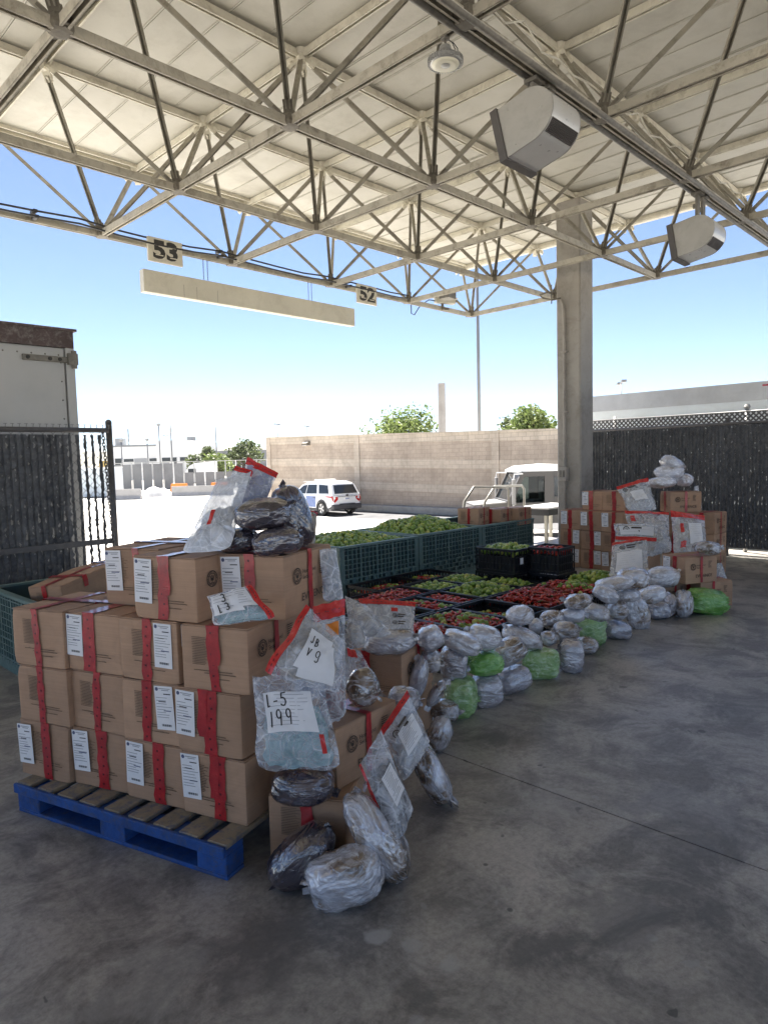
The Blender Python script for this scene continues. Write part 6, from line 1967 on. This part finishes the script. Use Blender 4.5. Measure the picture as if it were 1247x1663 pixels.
# kind, power, label
GW = 'plastic wrapped bundles along the crates'
BL = {
    'B1': ('b_silver', .85, 'round silver wrapped bundle alone at the floor joint'),
    'B2': ('b_silver', .75, 'long silver bundle leaning beside the sealed bag, lowest tip on the floor'),
    'B3': ('b_silver', .62, 'nearest fat silver bundle lying on the bare floor'),
    'B4': ('b_dark', .68, 'dark glossy bundle leaning against the lowest floor box'),
    'B5': ('b_silver', .70, 'long silver bundle in clear film standing beside the nearest fat one'),
    'B6': ('b_dark', .66, 'dark brown bundle lying on the lowest floor box under the L-5 bag'),
    'B7': ('b_silver', .72, 'oval grey brown bundle lying on top of a box before the crates'),
    'B8': ('b_silver', .85, 'round brown and white bundle on the box with the printed seal'),
    'B9': ('b_grey', .72, 'pale bundle propped upright against the box under the oval one'),
    'B10': ('b_silver', .85, 'round brown tinted bundle tucked beside the box with the oval bundle'),
    'B11': ('b_grey', .62, 'grey wedge shaped bundle on top beside the oval bundle'),
    'B12': ('b_white', .62, 'long white bundle sloping down toward a green bag in the top layer'),
    'B13': ('b_grey', .55, 'grey square bundle between the wedge one and the low green bag'),
    'B14': ('b_lime', .68, 'bright green bag bundle pinched in the middle of the second layer'),
    'B15': ('b_green', .55, 'tall pale green bag bundle on the floor nearest the box stack'),
    'B16': ('b_grey', .60, 'greyish square bundle on the floor right of the nearest green bag'),
    'B17': ('b_grey', .60, 'flat grey bundle on the floor between two green bags, left of the square one'),
    'B18': ('b_silver', .75, 'thin silver bundle wedged against the floor box edge'),
    'B19': ('b_silver', .75, 'purple brown bundle low on the floor left of the nearest green bag'),
    'B20': ('b_white', .68, 'large white bundle with a tan centre at the top by the mixed crate'),
    'B21': ('b_silver', .70, 'tilted silver bundle with brown patch right of the pinched green bag'),
    'B22': ('b_white', .62, 'long pale bundle in the second layer above the middle green bag'),
    'B23': ('b_silver', .82, 'oval silver bundle resting on the crate edge over red peppers'),
    'B24': ('b_white', .85, 'small white bundle right below the oval one on the crate edge'),
    'B25': ('b_green', .50, 'square pale green bag bundle on the floor, middle of the row'),
    'B26': ('b_grey', .55, 'upright ribbed grey bundle on the floor right of the square green bag'),
    'B27': ('b_silver', .78, 'small silver bundle on the floor left of the farther green bag'),
    'B28': ('b_green', .58, 'pointed green bag bundle farthest along the row of white ones'),
    'B29': ('b_silver', .72, 'blunt tan and white bundle in the middle layer above the square green bag'),
    'B30': ('b_silver', .80, 'small dark ended bundle sitting on the square green bag'),
    'B31': ('b_silver', .70, 'rounded bundle with a brown end above the upright ribbed one'),
    'B32': ('b_white', .70, 'white bundle lying along the crate edge left of the pointed green bag'),
    'B33': ('b_white', .66, 'bright white bundle behind the pointed green bag'),
    'B34': ('b_silver', .80, 'oval silver bundle on the crate edge by the pile of limes'),
    'B35': ('b_white', .75, 'white bundle with a brown end facing out near the lime crate'),
    'B36': ('b_grey', .65, 'flat grey bundle on the floor right of the pointed green bag'),
    'B37': ('b_silver', .78, 'round bundle with a brown end left of the standing slab'),
    'B38': ('b_white', .72, 'long white and brown bundle lying highest beside the limes'),
    'B39': ('b_silver', .66, 'grey brown bundle under the front white card bag'),
    'B40': ('b_white', .62, 'large white bundle lying before the box with the seal'),
    'B41': ('b_white', .72, 'small white bundle behind the standing slab bundle'),
    'B42': ('b_white', .68, 'white bundle lying over a grey one right of the standing slab'),
    'B43': ('b_silver', .60, 'tall brown sided slab bundle standing on the floor'),
    'B44': ('b_grey', .60, 'grey square bundle on the floor right of the standing slab'),
    'B45': ('b_grey', .72, 'brownish upright bundle behind the last standing silver one'),
    'B46': ('b_silver', .68, 'last standing silver bundle left of the draped green bag'),
    'B47': ('b_lime', .60, 'crumpled bright green bag draped over a bundle at the row end'),
    'B48': ('b_white', .72, 'topmost white bundle of the four on the far stack'),
    'B49': ('b_white', .75, 'second highest white bundle of the four on the far stack'),
    'B50': ('b_white', .70, 'flat white bundle lowest left on the far topmost box'),
    'B51': ('b_white', .78, 'small white bundle lowest right on the far topmost box'),
    'B52': ('b_silver', .75, 'silver bundle with dark end on the box with the seal and print'),
    'B53': ('b_grey', .80, 'greenish grey bundle behind the red edged leaning bag'),
    'T1': ('b_dark', .66, 'upper dark bundle of three lying on the pallet stack'),
    'T2': ('b_dark', .68, 'lower left dark bundle of three lying on the pallet stack'),
    'T3': ('b_dark', .64, 'lower right dark shiny bundle of three lying on the pallet stack'),
    'T4': ('b_dark', .60, 'tall dark bundle standing on the pallet stack at its right edge'),
}
DEPTH = {'B47': .30, 'B7': .20, 'T4': .16, 'B3': .20, 'B43': .13, 'B26': .2, 'B25': .2, 'B18': .1, 'B9': .12}
SEG = {'B3': (72, 44), 'B4': (72, 44), 'B5': (72, 44), 'T1': (72, 44), 'T3': (72, 44), 'B6': (72, 44), 'B2': (72, 44)}
for k, (nm, (x, y, z, L, H, t)) in enumerate(BUNDLES.items()):
    mt, pw_, lab = BL[nm]
    D = DEPTH.get(nm, min(.24, max(.11, (L + H) * .5)))
    nu, nv = SEG.get(nm, (52, 30))
    me = bundle_mesh(L * .98, D * .95, H * .97, k + 1, min(.95, pw_ + .12),   .08 if mt != 'b_dark' else .06, .028 if mt != 'b_dark' else .016, nu, nv, M[mt], .04 if mt in ('b_green', 'b_lime') and nm != 'B47' else .085 if nm == 'B47' else 0)
    o = link('wrapped_bundle', me, None, (x, y, z), rot=(random.Random(k).uniform(-.12, .12), math.radians(-t), math.radians(-45.5) + random.Random(k + 7).uniform(-.25, .25)))
    tag(o, lab, 'bundle', GW)

# ------------------------------------------------------------------ clear evidence bags
def film_mat(name, tint=(0.90, 0.92, 0.95), milk=.40, rough=.12):
    m, n, l, b = newmat(name)
    v = coords(n, l, rand=True)
    f = tex(n, l, v, 9, 7, .7, 1.8)
    b.inputs['Base Color'].default_value = (0.86, 0.88, 0.92, 1)
    b.inputs['Specular IOR Level'].default_value = .9; b.inputs['Coat IOR'].default_value = 1.7; b.inputs['Coat Roughness'].default_value = .03
    b.inputs['Roughness'].default_value = rough
    b.inputs['Coat Weight'].default_value = .6
    w = tex(n, l, v, 9, 3, .5, 2.0)
    nb = bump(n, l, w, .6, .035); l.new(nb, b.inputs['Normal']); l.new(nb, b.inputs['Coat Normal'])
    tr = n.new('ShaderNodeBsdfTransparent'); tr.inputs[0].default_value = (*tint, 1)
    mx = n.new('ShaderNodeMixShader')
    vo = n.new('ShaderNodeTexVoronoi'); vo.feature = 'DISTANCE_TO_EDGE'; vo.inputs['Scale'].default_value = 15
    ds = n.new('ShaderNodeVectorMath'); ds.operation = 'MULTIPLY_ADD'; ds.inputs[1].default_value = (.10, .10, .10)
    nz = n.new('ShaderNodeTexNoise'); nz.inputs['Scale'].default_value = 5; l.new(v, nz.inputs['Vector'])
    l.new(nz.outputs['Color'], ds.inputs[0]); l.new(v, ds.inputs[2]); l.new(ds.outputs[0], vo.inputs['Vector'])
    ed = ramp(n, l, vo.outputs['Distance'], [(0, .20), (.05, 0)])
    k = ramp(n, l, f, [(.36, max(0.06, milk - .26)), (.68, min(.95, milk + .22))])
    k = mixc(n, l, 1.0, k, ed, 'ADD')
    l.new(k, mx.inputs[0]); l.new(tr.outputs[0], mx.inputs[1]); l.new(b.outputs[0], mx.inputs[2])
    l.new(mx.outputs[0], n['Material Output'].inputs['Surface'])
    return m


M['film'] = film_mat('clear_film', milk=.26, rough=.07)
M['film_milky'] = film_mat('milky_film', milk=.38, rough=.08)
M['film_dense'] = film_mat('dense_film', milk=.66)
def seal_mat():
    m, n, l, b = newmat('red_seal_strip')
    v = coords(n, l, rand=True); f = tex(n, l, v, 22, 5, .7)
    c = ramp(n, l, f, [(.35, (.50, .018, .022)), (.6, (.62, .045, .04)), (.75, (.70, .16, .14))])
    l.new(c, b.inputs['Base Color']); b.inputs['Roughness'].default_value = .25; b.inputs['Coat Weight'].default_value = .4
    l.new(bump(n, l, tex(n, l, v, 40, 4), .3, .005), b.inputs['Normal'])
    return m
M['seal'] = seal_mat()
M['orange'] = pmat('orange_label', (.72, .22, .02), .5, var=.08, bstr=0)
def contents_mat(name, stops):
    m, n, l, b = newmat(name)
    v = coords(n, l, rand=True); f = tex(n, l, v, 12, 5, .6, 1.2)
    c = ramp(n, l, f, stops); l.new(c, b.inputs['Base Color']); b.inputs['Roughness'].default_value = .45
    l.new(bump(n, l, tex(n, l, v, 26, 5, .65, 1.5), .6, .02), b.inputs['Normal'])
    return m
M['c_teal'] = contents_mat('contents_teal', [(.3, (.18, .33, .34)), (.55, (.33, .47, .48)), (.75, (.55, .62, .63))])
M['c_white'] = contents_mat('contents_white', [(.3, (.40, .38, .36)), (.55, (.58, .57, .55)), (.75, (.68, .68, .70))])
M['c_beige'] = contents_mat('contents_beige', [(.3, (.34, .28, .22)), (.55, (.52, .48, .42)), (.75, (.64, .62, .58))])
M['c_red'] = contents_mat('contents_red_brown', [(.3, (.15, .05, .05)), (.55, (.30, .14, .13)), (.75, (.46, .38, .36))])
M['c_dark'] = contents_mat('contents_dark', [(.3, (.05, .045, .05)), (.55, (.16, .14, .13)), (.75, (.40, .39, .40))])
M['c_violet'] = contents_mat('contents_violet', [(.3, (.24, .25, .36)), (.6, (.33, .34, .46)), (.8, (.42, .43, .53))])
M['c_grey'] = contents_mat('contents_grey', [(.3, (.26, .27, .28)), (.6, (.40, .42, .43)), (.8, (.52, .55, .56))])


class Bag:
    """a sealed pillow bag spanned by four 3-D corners (tl, tr, br, bl)"""
    def __init__(self, cs, thick, seed, wr=.5):
        self.c = [Vector(p) for p in cs]; self.o = sum(self.c, Vector()) / 4
        tl, tr, br, bl = self.c
        n = ((tr - tl) + (br - bl)).cross((bl - tl) + (br - tr)).normalized()
        if n.dot(CAMP - self.o) < 0: n = -n
        self.n = n; self.t = thick; self.s = seed; self.wr = wr
        self.wid = ((tr - tl).length + (br - bl).length) / 2; self.hei = ((bl - tl).length + (br - tr).length) / 2

    def at(self, u, v, side=1, k=1.0, off=0.0):
        tl, tr, br, bl = self.c
        U, V = u, v
        # loose outline: rounded lower corners, wavy edges, waist
        eb = abs(2 * u - 1)
        V = v - .05 * eb ** 5 * v ** 3 + .035 * noise.noise(Vector((u * 3.1, self.s, 0))) * v + .02 * noise.noise(Vector((u * 5, self.s, 4))) * (1 - v)
        U = .5 + (u - .5) * (1 - .07 * max(0, 2 * v - 1) ** 3 - .05 * math.sin(v * PI) + .07 * noise.noise(Vector((v * 3.0, self.s * 1.7, 2 if u > .5 else 5))) * min(1, 4 * v))
        p = (tl * (1 - U) + tr * U) * (1 - V) + (bl * (1 - U) + br * U) * V
        pr = max(0.0, 1 - abs(2 * u - 1) ** 2.4) * max(0.0, 1 - abs(2 * v - 1) ** 2.6) * (.35 + .65 * v)
        q = Vector((u * self.wid * 9, v * self.hei * 9, self.s * 2.7))
        w = noise.noise(q) * .55 + (abs(noise.noise(q * 2.1 + Vector((3, 1, 0)))) - .25) * .7 + noise.noise(q * 4.2) * .18
        d = self.t * (pr * (.75 + .35 * noise.noise(q * .6))) * k + self.t * w * self.wr * (.25 + .75 * min(1, 6 * min(u, 1 - u, v, 1 - v))) * .55
        e = Vector((0, 0, 0))
        if side > 0: return p + self.n * (d + off) - self.o
        return p + self.n * (-d * .55 + self.t * w * self.wr * .25 - off) - self.o

    def grid(self, u0, u1, v0, v1, nu, nv, side=1, k=1.0, off=0.0, skew=0.0):
        vs = [self.at(u0 + (u1 - u0) * a / nu + skew * (b / nv - .5), v0 + (v1 - v0) * b / nv, side, k, off) for b in range(nv + 1) for a in range(nu + 1)]
        fs = [(b * (nu + 1) + a, b * (nu + 1) + a + 1, (b + 1) * (nu + 1) + a + 1, (b + 1) * (nu + 1) + a) for b in range(nv) for a in range(nu)]
        return vs, fs


def strokes_on(bag, mb, area, lines, w, off, mi=0):
    """pen strokes, coordinates 0..1 inside area (u0,u1,v0,v1), v down"""
    u0, u1, v0, v1 = area
    for ln in lines:
        pts = []
        for (ax, ay), (bx, by) in zip(ln[:-1], ln[1:]):
            for q in range(4): pts.append((ax + (bx - ax) * q / 4, ay + (by - ay) * q / 4))
        pts.append(ln[-1])
        P3 = [bag.at(u0 + (u1 - u0) * x, v0 + (v1 - v0) * y, 1, 1, off) for x, y in pts]
        for a, b in zip(P3[:-1], P3[1:]):
            d = (b - a)
            if d.length < 1e-6: continue
            d.normalize(); s = d.cross(bag.n).normalized() * w / 2
            mb.add([a - s - d * w * .3, b - s + d * w * .3, b + s + d * w * .3, a + s - d * w * .3], [(0, 1, 2, 3)], mi)


def arc(cx, cy, rx, ry, a0, a1, n=8):
    return [(cx + rx * math.cos(math.radians(a0 + (a1 - a0) * k / n)), cy + ry * math.sin(math.radians(a0 + (a1 - a0) * k / n))) for k in range(n + 1)]
GLY = {
    'L': [[(0, 0), (.05, 1), (.55, .95)]], '-': [[(.1, .55), (.8, .5)]], '5': [[(.75, .0), (.25, .05), (.2, .42)], arc(.38, .68, .36, .3, -120, 140)],
    '1': [[(.5, 0), (.45, 1)]], '9': [arc(.45, .28, .32, .28, 0, 360, 12), [(.77, .25), (.70, 1.0)]], '3': [arc(.4, .25, .35, .25, -150, 90), arc(.4, .74, .4, .26, -90, 150)],
    'J': [[(.6, 0), (.58, .8)], arc(.36, .78, .24, .2, 0, 160)], 'B': [[(.1, 0), (.1, 1)], arc(.1, .25, .5, .25, -90, 90), arc(.1, .75, .6, .25, -90, 90)], 'V': [[(0, 0), (.4, 1), (.8, 0)]], 'g': [arc(.4, .4, .35, .3, 0, 360, 12), [(.75, .3), (.72, 1.0)], arc(.45, 1.0, .27, .2, 0, 150)],
}
def writing(txt, x, y, w, h, gap=.25):
    out = []
    for ch_ in txt:
        if ch_ in GLY:
            for ln in GLY[ch_]: out.append([(x + px * w, y + py * h) for px, py in ln])
        x += w * (1 + gap)
    return out


def evidence_bag(key, thick, label, seed, contents='c_white', cz=(.12, .88, .25, .95), seal='top', seal_w=.11, film='film', papers=(), emblems=(), wr=.5, orange=None, cat='evidence bag', red_in=None, seal_col='seal', print_lines=True):
    bag = Bag(BAGS[key], thick, seed, wr)
    t = thing('evidence_bag', label, cat, bag.o, 0, 'clear evidence bags')
    mb = MB(); nu, nv = 34, 34
    vs, fs = bag.grid(0, 1, 0, 1, nu, nv, 1); mb.add(vs, fs)
    vs, fs = bag.grid(0, 1, 0, 1, nu, nv, -1); mb.add(vs, [f[::-1] for f in fs])
    mb.build('film', M[film], t, smooth=True, normals=False)
    if contents:
        mb = MB(); n = 22
        u0, u1, v0, v1 = cz
        vs = []
        for side in (1, -1):
            for b in range(n + 1):
                for a in range(n + 1):
                    x, y = a / n, b / n
                    # rounded outline
                    X = .5 + (x - .5) * (1 - .10 * (abs(y - .5) * 2) ** 3 + .16 * noise.noise(Vector((y * 4, seed, 1)))); Y = .5 + (y - .5) * (1 - .10 * (abs(x - .5) * 2) ** 3 + .18 * noise.noise(Vector((x * 4, seed, 7))))
                    e = max(0, 1 - abs(2 * x - 1) ** 4) * max(0, 1 - abs(2 * y - 1) ** 4)
                    vs.append(bag.at(u0 + (u1 - u0) * X, v0 + (v1 - v0) * Y, side, .82 * e, -.004))
        N = (n + 1) ** 2
        fs = [(b * (n + 1) + a, b * (n + 1) + a + 1, (b + 1) * (n + 1) + a + 1, (b + 1) * (n + 1) + a) for b in range(n) for a in range(n)]
        mb.add(vs, fs + [tuple(N + i for i in f[::-1]) for f in fs])
        mb.build('contents', M[contents], t, smooth=True, normals=False)
    if red_in:
        mb = MB()
        for ar in red_in:
            vs, fs = bag.grid(*ar, 10, 10, 1, 1, .0018); mb.add(vs, fs)
        mb.build('red_mark', M['seal'], t, normals=False)
    if seal:
        mb = MB()
        ar = {'top': (0, 1, 0, seal_w), 'left': (0, seal_w, 0, 1), 'bottom': (0, 1, 1 - seal_w, 1), 'right': (1 - seal_w, 1, 0, 1)}[seal]
        for sd in (1, -1):
            vs, fs = bag.grid(*ar, 22 if seal in ('top', 'bottom') else 4, 4 if seal in ('top', 'bottom') else 22, sd, 1, .002); mb.add(vs, fs)
        so = mb.build('seal_strip', M[seal_col], t, normals=False)
        mb = MB(); rnd = random.Random(seed)     # broken void print along the strip
        for k in range(14):
            a = (k + .3) / 14
            if rnd.random() < .6:
                w_ = .03; L_ = [[(a, .5), (a + w_, .5)]] if seal in ('top', 'bottom') else [[(.5, a), (.5, a + w_)]]
                strokes_on(bag, mb, ar, L_, .004, .0028)
        if mb.f: mb.build('seal_print', M['tape_print'], so, normals=False)
    for pi_, (u0, u1, v0, v1, skew, lines, writ, pen) in enumerate(papers):
        mb = MB(); vs, fs = bag.grid(u0, u1, v0, v1, 12, 12, 1, 1, .0018 + .0017 * (pi_ + (len(papers) == 1)), skew); mb.add(vs, fs)
        po = mb.build('paper', M['paper'], t, smooth=True, normals=False)
        mb = MB(); rnd = random.Random(seed + 4)
        for k in range(lines):
            y = .08 + .84 * k / max(1, lines); L_ = [(.06 + .25 * rnd.random(), y), (.55 + .38 * rnd.random(), y)]
            strokes_on(bag, mb, (u0, u1, v0, v1), [[(a + skew * (b - .5), b) for a, b in L_]], .0016, .0046, 0)
        if writ:
            for txt, x, y, w, h in writ: strokes_on(bag, mb, (u0, u1, v0, v1), writing(txt, x, y, w, h), pen, .0056, 1)
        if mb.f: mb.build('paper_print', [M['print_grey'], M['ink']], po, normals=False)
    if emblems:
        mb = MB()
        for eu, ev, er in emblems:
            c = bag.at(eu, ev, 1, 1, .0046); ux = (bag.c[1] - bag.c[0]).normalized(); uy = bag.n.cross(ux).normalized()
            for k in range(16):
                a, b = 2 * PI * k / 16, 2 * PI * (k + 1) / 16
                mb.add([c + (ux * math.cos(a) + uy * math.sin(a)) * er, c + (ux * math.cos(b) + uy * math.sin(b)) * er, c + (ux * math.cos(b) + uy * math.sin(b)) * er * .72, c + (ux * math.cos(a) + uy * math.sin(a)) * er * .72], [(0, 1, 2, 3)])
                if k % 2: mb.add([c + (ux * math.cos(a) + uy * math.sin(a)) * er * .55, c + (ux * math.cos(b) + uy * math.sin(b)) * er * .55, c], [(0, 1, 2)])
            for q, w_ in ((-.35, 3.2), (.35, 2.6)):
                s0 = c + ux * er * 1.5 - uy * er * q * 1.6
                mb.add([s0 + uy * er * .28, s0 + uy * er * .28 + ux * er * w_, s0 - uy * er * .28 + ux * er * w_, s0 - uy * er * .28], [(0, 1, 2, 3)])
        mb.build('printed_emblem', M['print_dark'], t, normals=False)
    if orange:
        mb = MB(); vs, fs = bag.grid(*orange, 6, 6, 1, 1, .004); mb.add(vs, fs); mb.build('orange_label', M['orange'], t, normals=False)
    return t


evidence_bag('L5', .11, 'clear evidence bag with a paper handwritten L-5 199 hung beside the pallet', 1, 'c_teal', (.10, .92, .30, .98), None, papers=[(.14, .80, .18, .60, .02, 9, [('L', .06, .06, .10, .30), ('-', .18, .10, .10, .28), ('5', .32, .02, .16, .34), ('1', .06, .50, .10, .36), ('9', .20, .46, .14, .38), ('9', .40, .44, .14, .38)], .0052)],
             red_in=[(.80, .86, .62, .82)])
evidence_bag('JB', .09, 'clear red edged bag of papers slung above the L-5 bag', 2, 'c_beige', (.08, .9, .1, .9), 'left', .10, papers=[(.34, .84, .30, .92, .10, 0, None, 0), (.30, .74, .22, .82, .0, 0, [('J', .12, .15, .16, .22), ('B', .32, .18, .16, .22), ('V', .18, .50, .14, .18), ('g', .48, .46, .18, .26)], .004)])
evidence_bag('M', .07, 'tall clear bag with red top and orange sticker behind the bag of papers', 3, 'c_red', (.1, .9, .55, .98), 'top', .14, orange=(.36, .80, .18, .30), film='film_milky')
evidence_bag('N3', .045, 'small clear bag with a paper marked 3 lying on the pallet boxes', 4, 'c_teal', (.08, .92, .55, .97), 'right', .12, papers=[(.05, .62, .06, .72, .0, 5, [('3', .40, .05, .18, .42), ('L', .22, .58, .12, .36), ('3', .46, .56, .14, .34)], .0045), (.56, .86, .02, .62, .04, 7, None, 0)])
evidence_bag('GR', .04, 'grey twisted bag hanging behind the box stamped EVIDENCE', 5, 'c_grey', (.08, .92, .1, .96), None, film='film_milky')
evidence_bag('CARD', .012, 'pale printed bag with a red corner behind the standing dark bundle', 6, 'c_beige', (.02, .98, .04, .98), 'top', .14, film='film_milky', wr=.2)
evidence_bag('X1', .07, 'tall clear bag of green cloth leaning on top of the pallet stack', 7, 'c_grey', (.12, .9, .45, .97), None, film='film_dense', red_in=[(.36, .46, .52, .70)])
evidence_bag('X1R', .02, 'folded red topped bag end above the tall leaning clear bag', 8, 'c_grey', (.1, .9, .3, .95), 'right', .34, film='film_milky')
evidence_bag('X2', .045, 'violet grey bag with a red seal standing highest on the pallet stack', 9, 'c_violet', (.02, .98, .10, .99), 'top', .13, film='film_milky')
evidence_bag('H', .06, 'white crumpled plastic bag behind the oval bundle, beside the red sealed one', 10, 'c_white', (.06, .94, .1, .97), None, film='film_milky', red_in=None)
evidence_bag('H2', .06, 'yellowish clear crumpled bag left of the oval bundle', 11, 'c_beige', (.1, .9, .2, .95), None)
evidence_bag('I', .03, 'upright white bag with red seal and two emblems before the pepper crates', 12, 'c_white', (.03, .97, .14, .98), 'top', .15, film='film_milky', emblems=[(.62, .48, .012), (.62, .68, .012)], red_in=[(.56, .68, .24, .36)], wr=.35)
evidence_bag('J', .05, 'loose clear bag with a red square behind the round brown bundle', 13, 'c_grey', (.3, .95, .45, .97), None, red_in=[(.05, .6, .02, .14)])
evidence_bag('K', .075, 'long clear bag with a red edge and paper leaning beside the nearest bundles', 14, 'c_dark', (.1, .92, .3, .98), 'left', .07, papers=[(.45, .92, .36, .72, .1, 11, None, 0)], film='film_milky')
evidence_bag('L', .07, 'clear bag with diagonal red seal and printed emblem behind the long bag', 15, 'c_white', (.1, .9, .3, .98), 'top', .12, papers=[(.30, .86, .34, .76, .0, 10, None, 0)], emblems=[(.28, .32, .017)], film='film_milky')
evidence_bag('F1', .09, 'far sealed bag with red edge lying on the top layer boxes', 16, 'c_white', (.05, .95, .2, .97), 'top', .12, film='film_milky', emblems=[(.2, .22, .03)], papers=[(.30, .75, .35, .70, .05, 6, None, 0)])
evidence_bag('F2', .12, 'far large clear bag hanging below the top layer with blue marks', 17, 'c_white', (.05, .95, .25, .98), 'top', .07, film='film_milky', red_in=[(.1, .2, .12, .26)])
evidence_bag('F3', .03, 'far flat bag with printed card and a red band across', 18, 'c_beige', (.05, .95, .05, .95), None, film='film_milky', emblems=[(.28, .18, .035)], red_in=[(.0, 1.0, .42, .54)], papers=[(.12, .92, .08, .36, 0, 3, None, 0)], wr=.25)
evidence_bag('F4', .05, 'front white card bag with emblem standing before the far stack', 19, 'c_white', (.05, .95, .12, .97), 'top', .08, film='film_milky', emblems=[(.30, .22, .03), (.70, .16, .014)], papers=[(.15, .85, .36, .9, 0, 8, None, 0)], wr=.3)
evidence_bag('F5', .10, 'far bag with a red seal and white paper right of the large clear bag', 20, 'c_beige', (.06, .95, .2, .97), 'top', .14, film='film_milky', papers=[(.46, .86, .26, .76, .0, 8, None, 0)], red_in=[(.22, .32, .3, .5), (.18, .34, .72, .84)])
evidence_bag('F6', .05, 'white bag hanging right of the far topmost box', 21, 'c_white', (.05, .95, .05, .97), None, film='film_milky')
evidence_bag('F7', .05, 'small white bag at the right end of the far stack', 22, 'c_white', (.05, .95, .05, .97), None, film='film_milky')

# ------------------------------------------------------------------ air
m = bpy.data.materials.new('haze_air'); m.use_nodes = True
n = m.node_tree.nodes; l = m.node_tree.links; n.clear()
o_ = n.new('ShaderNodeOutputMaterial'); pv = n.new('ShaderNodeVolumePrincipled')
pv.inputs['Color'].default_value = (0.93, 0.95, 1.0, 1); pv.inputs['Density'].default_value = 0.00008; pv.inputs['Anisotropy'].default_value = 0.2
l.new(pv.outputs[0], o_.inputs['Volume'])
mb = MB(); mb.box(-6200, 6200, -6200, 6200, -2.4, 128)
hz = mb.build('haze', m); hz['kind'] = 'stuff'; hz['label'] = 'pale haze fading the far hills'
hz.display_type = 'WIRE'
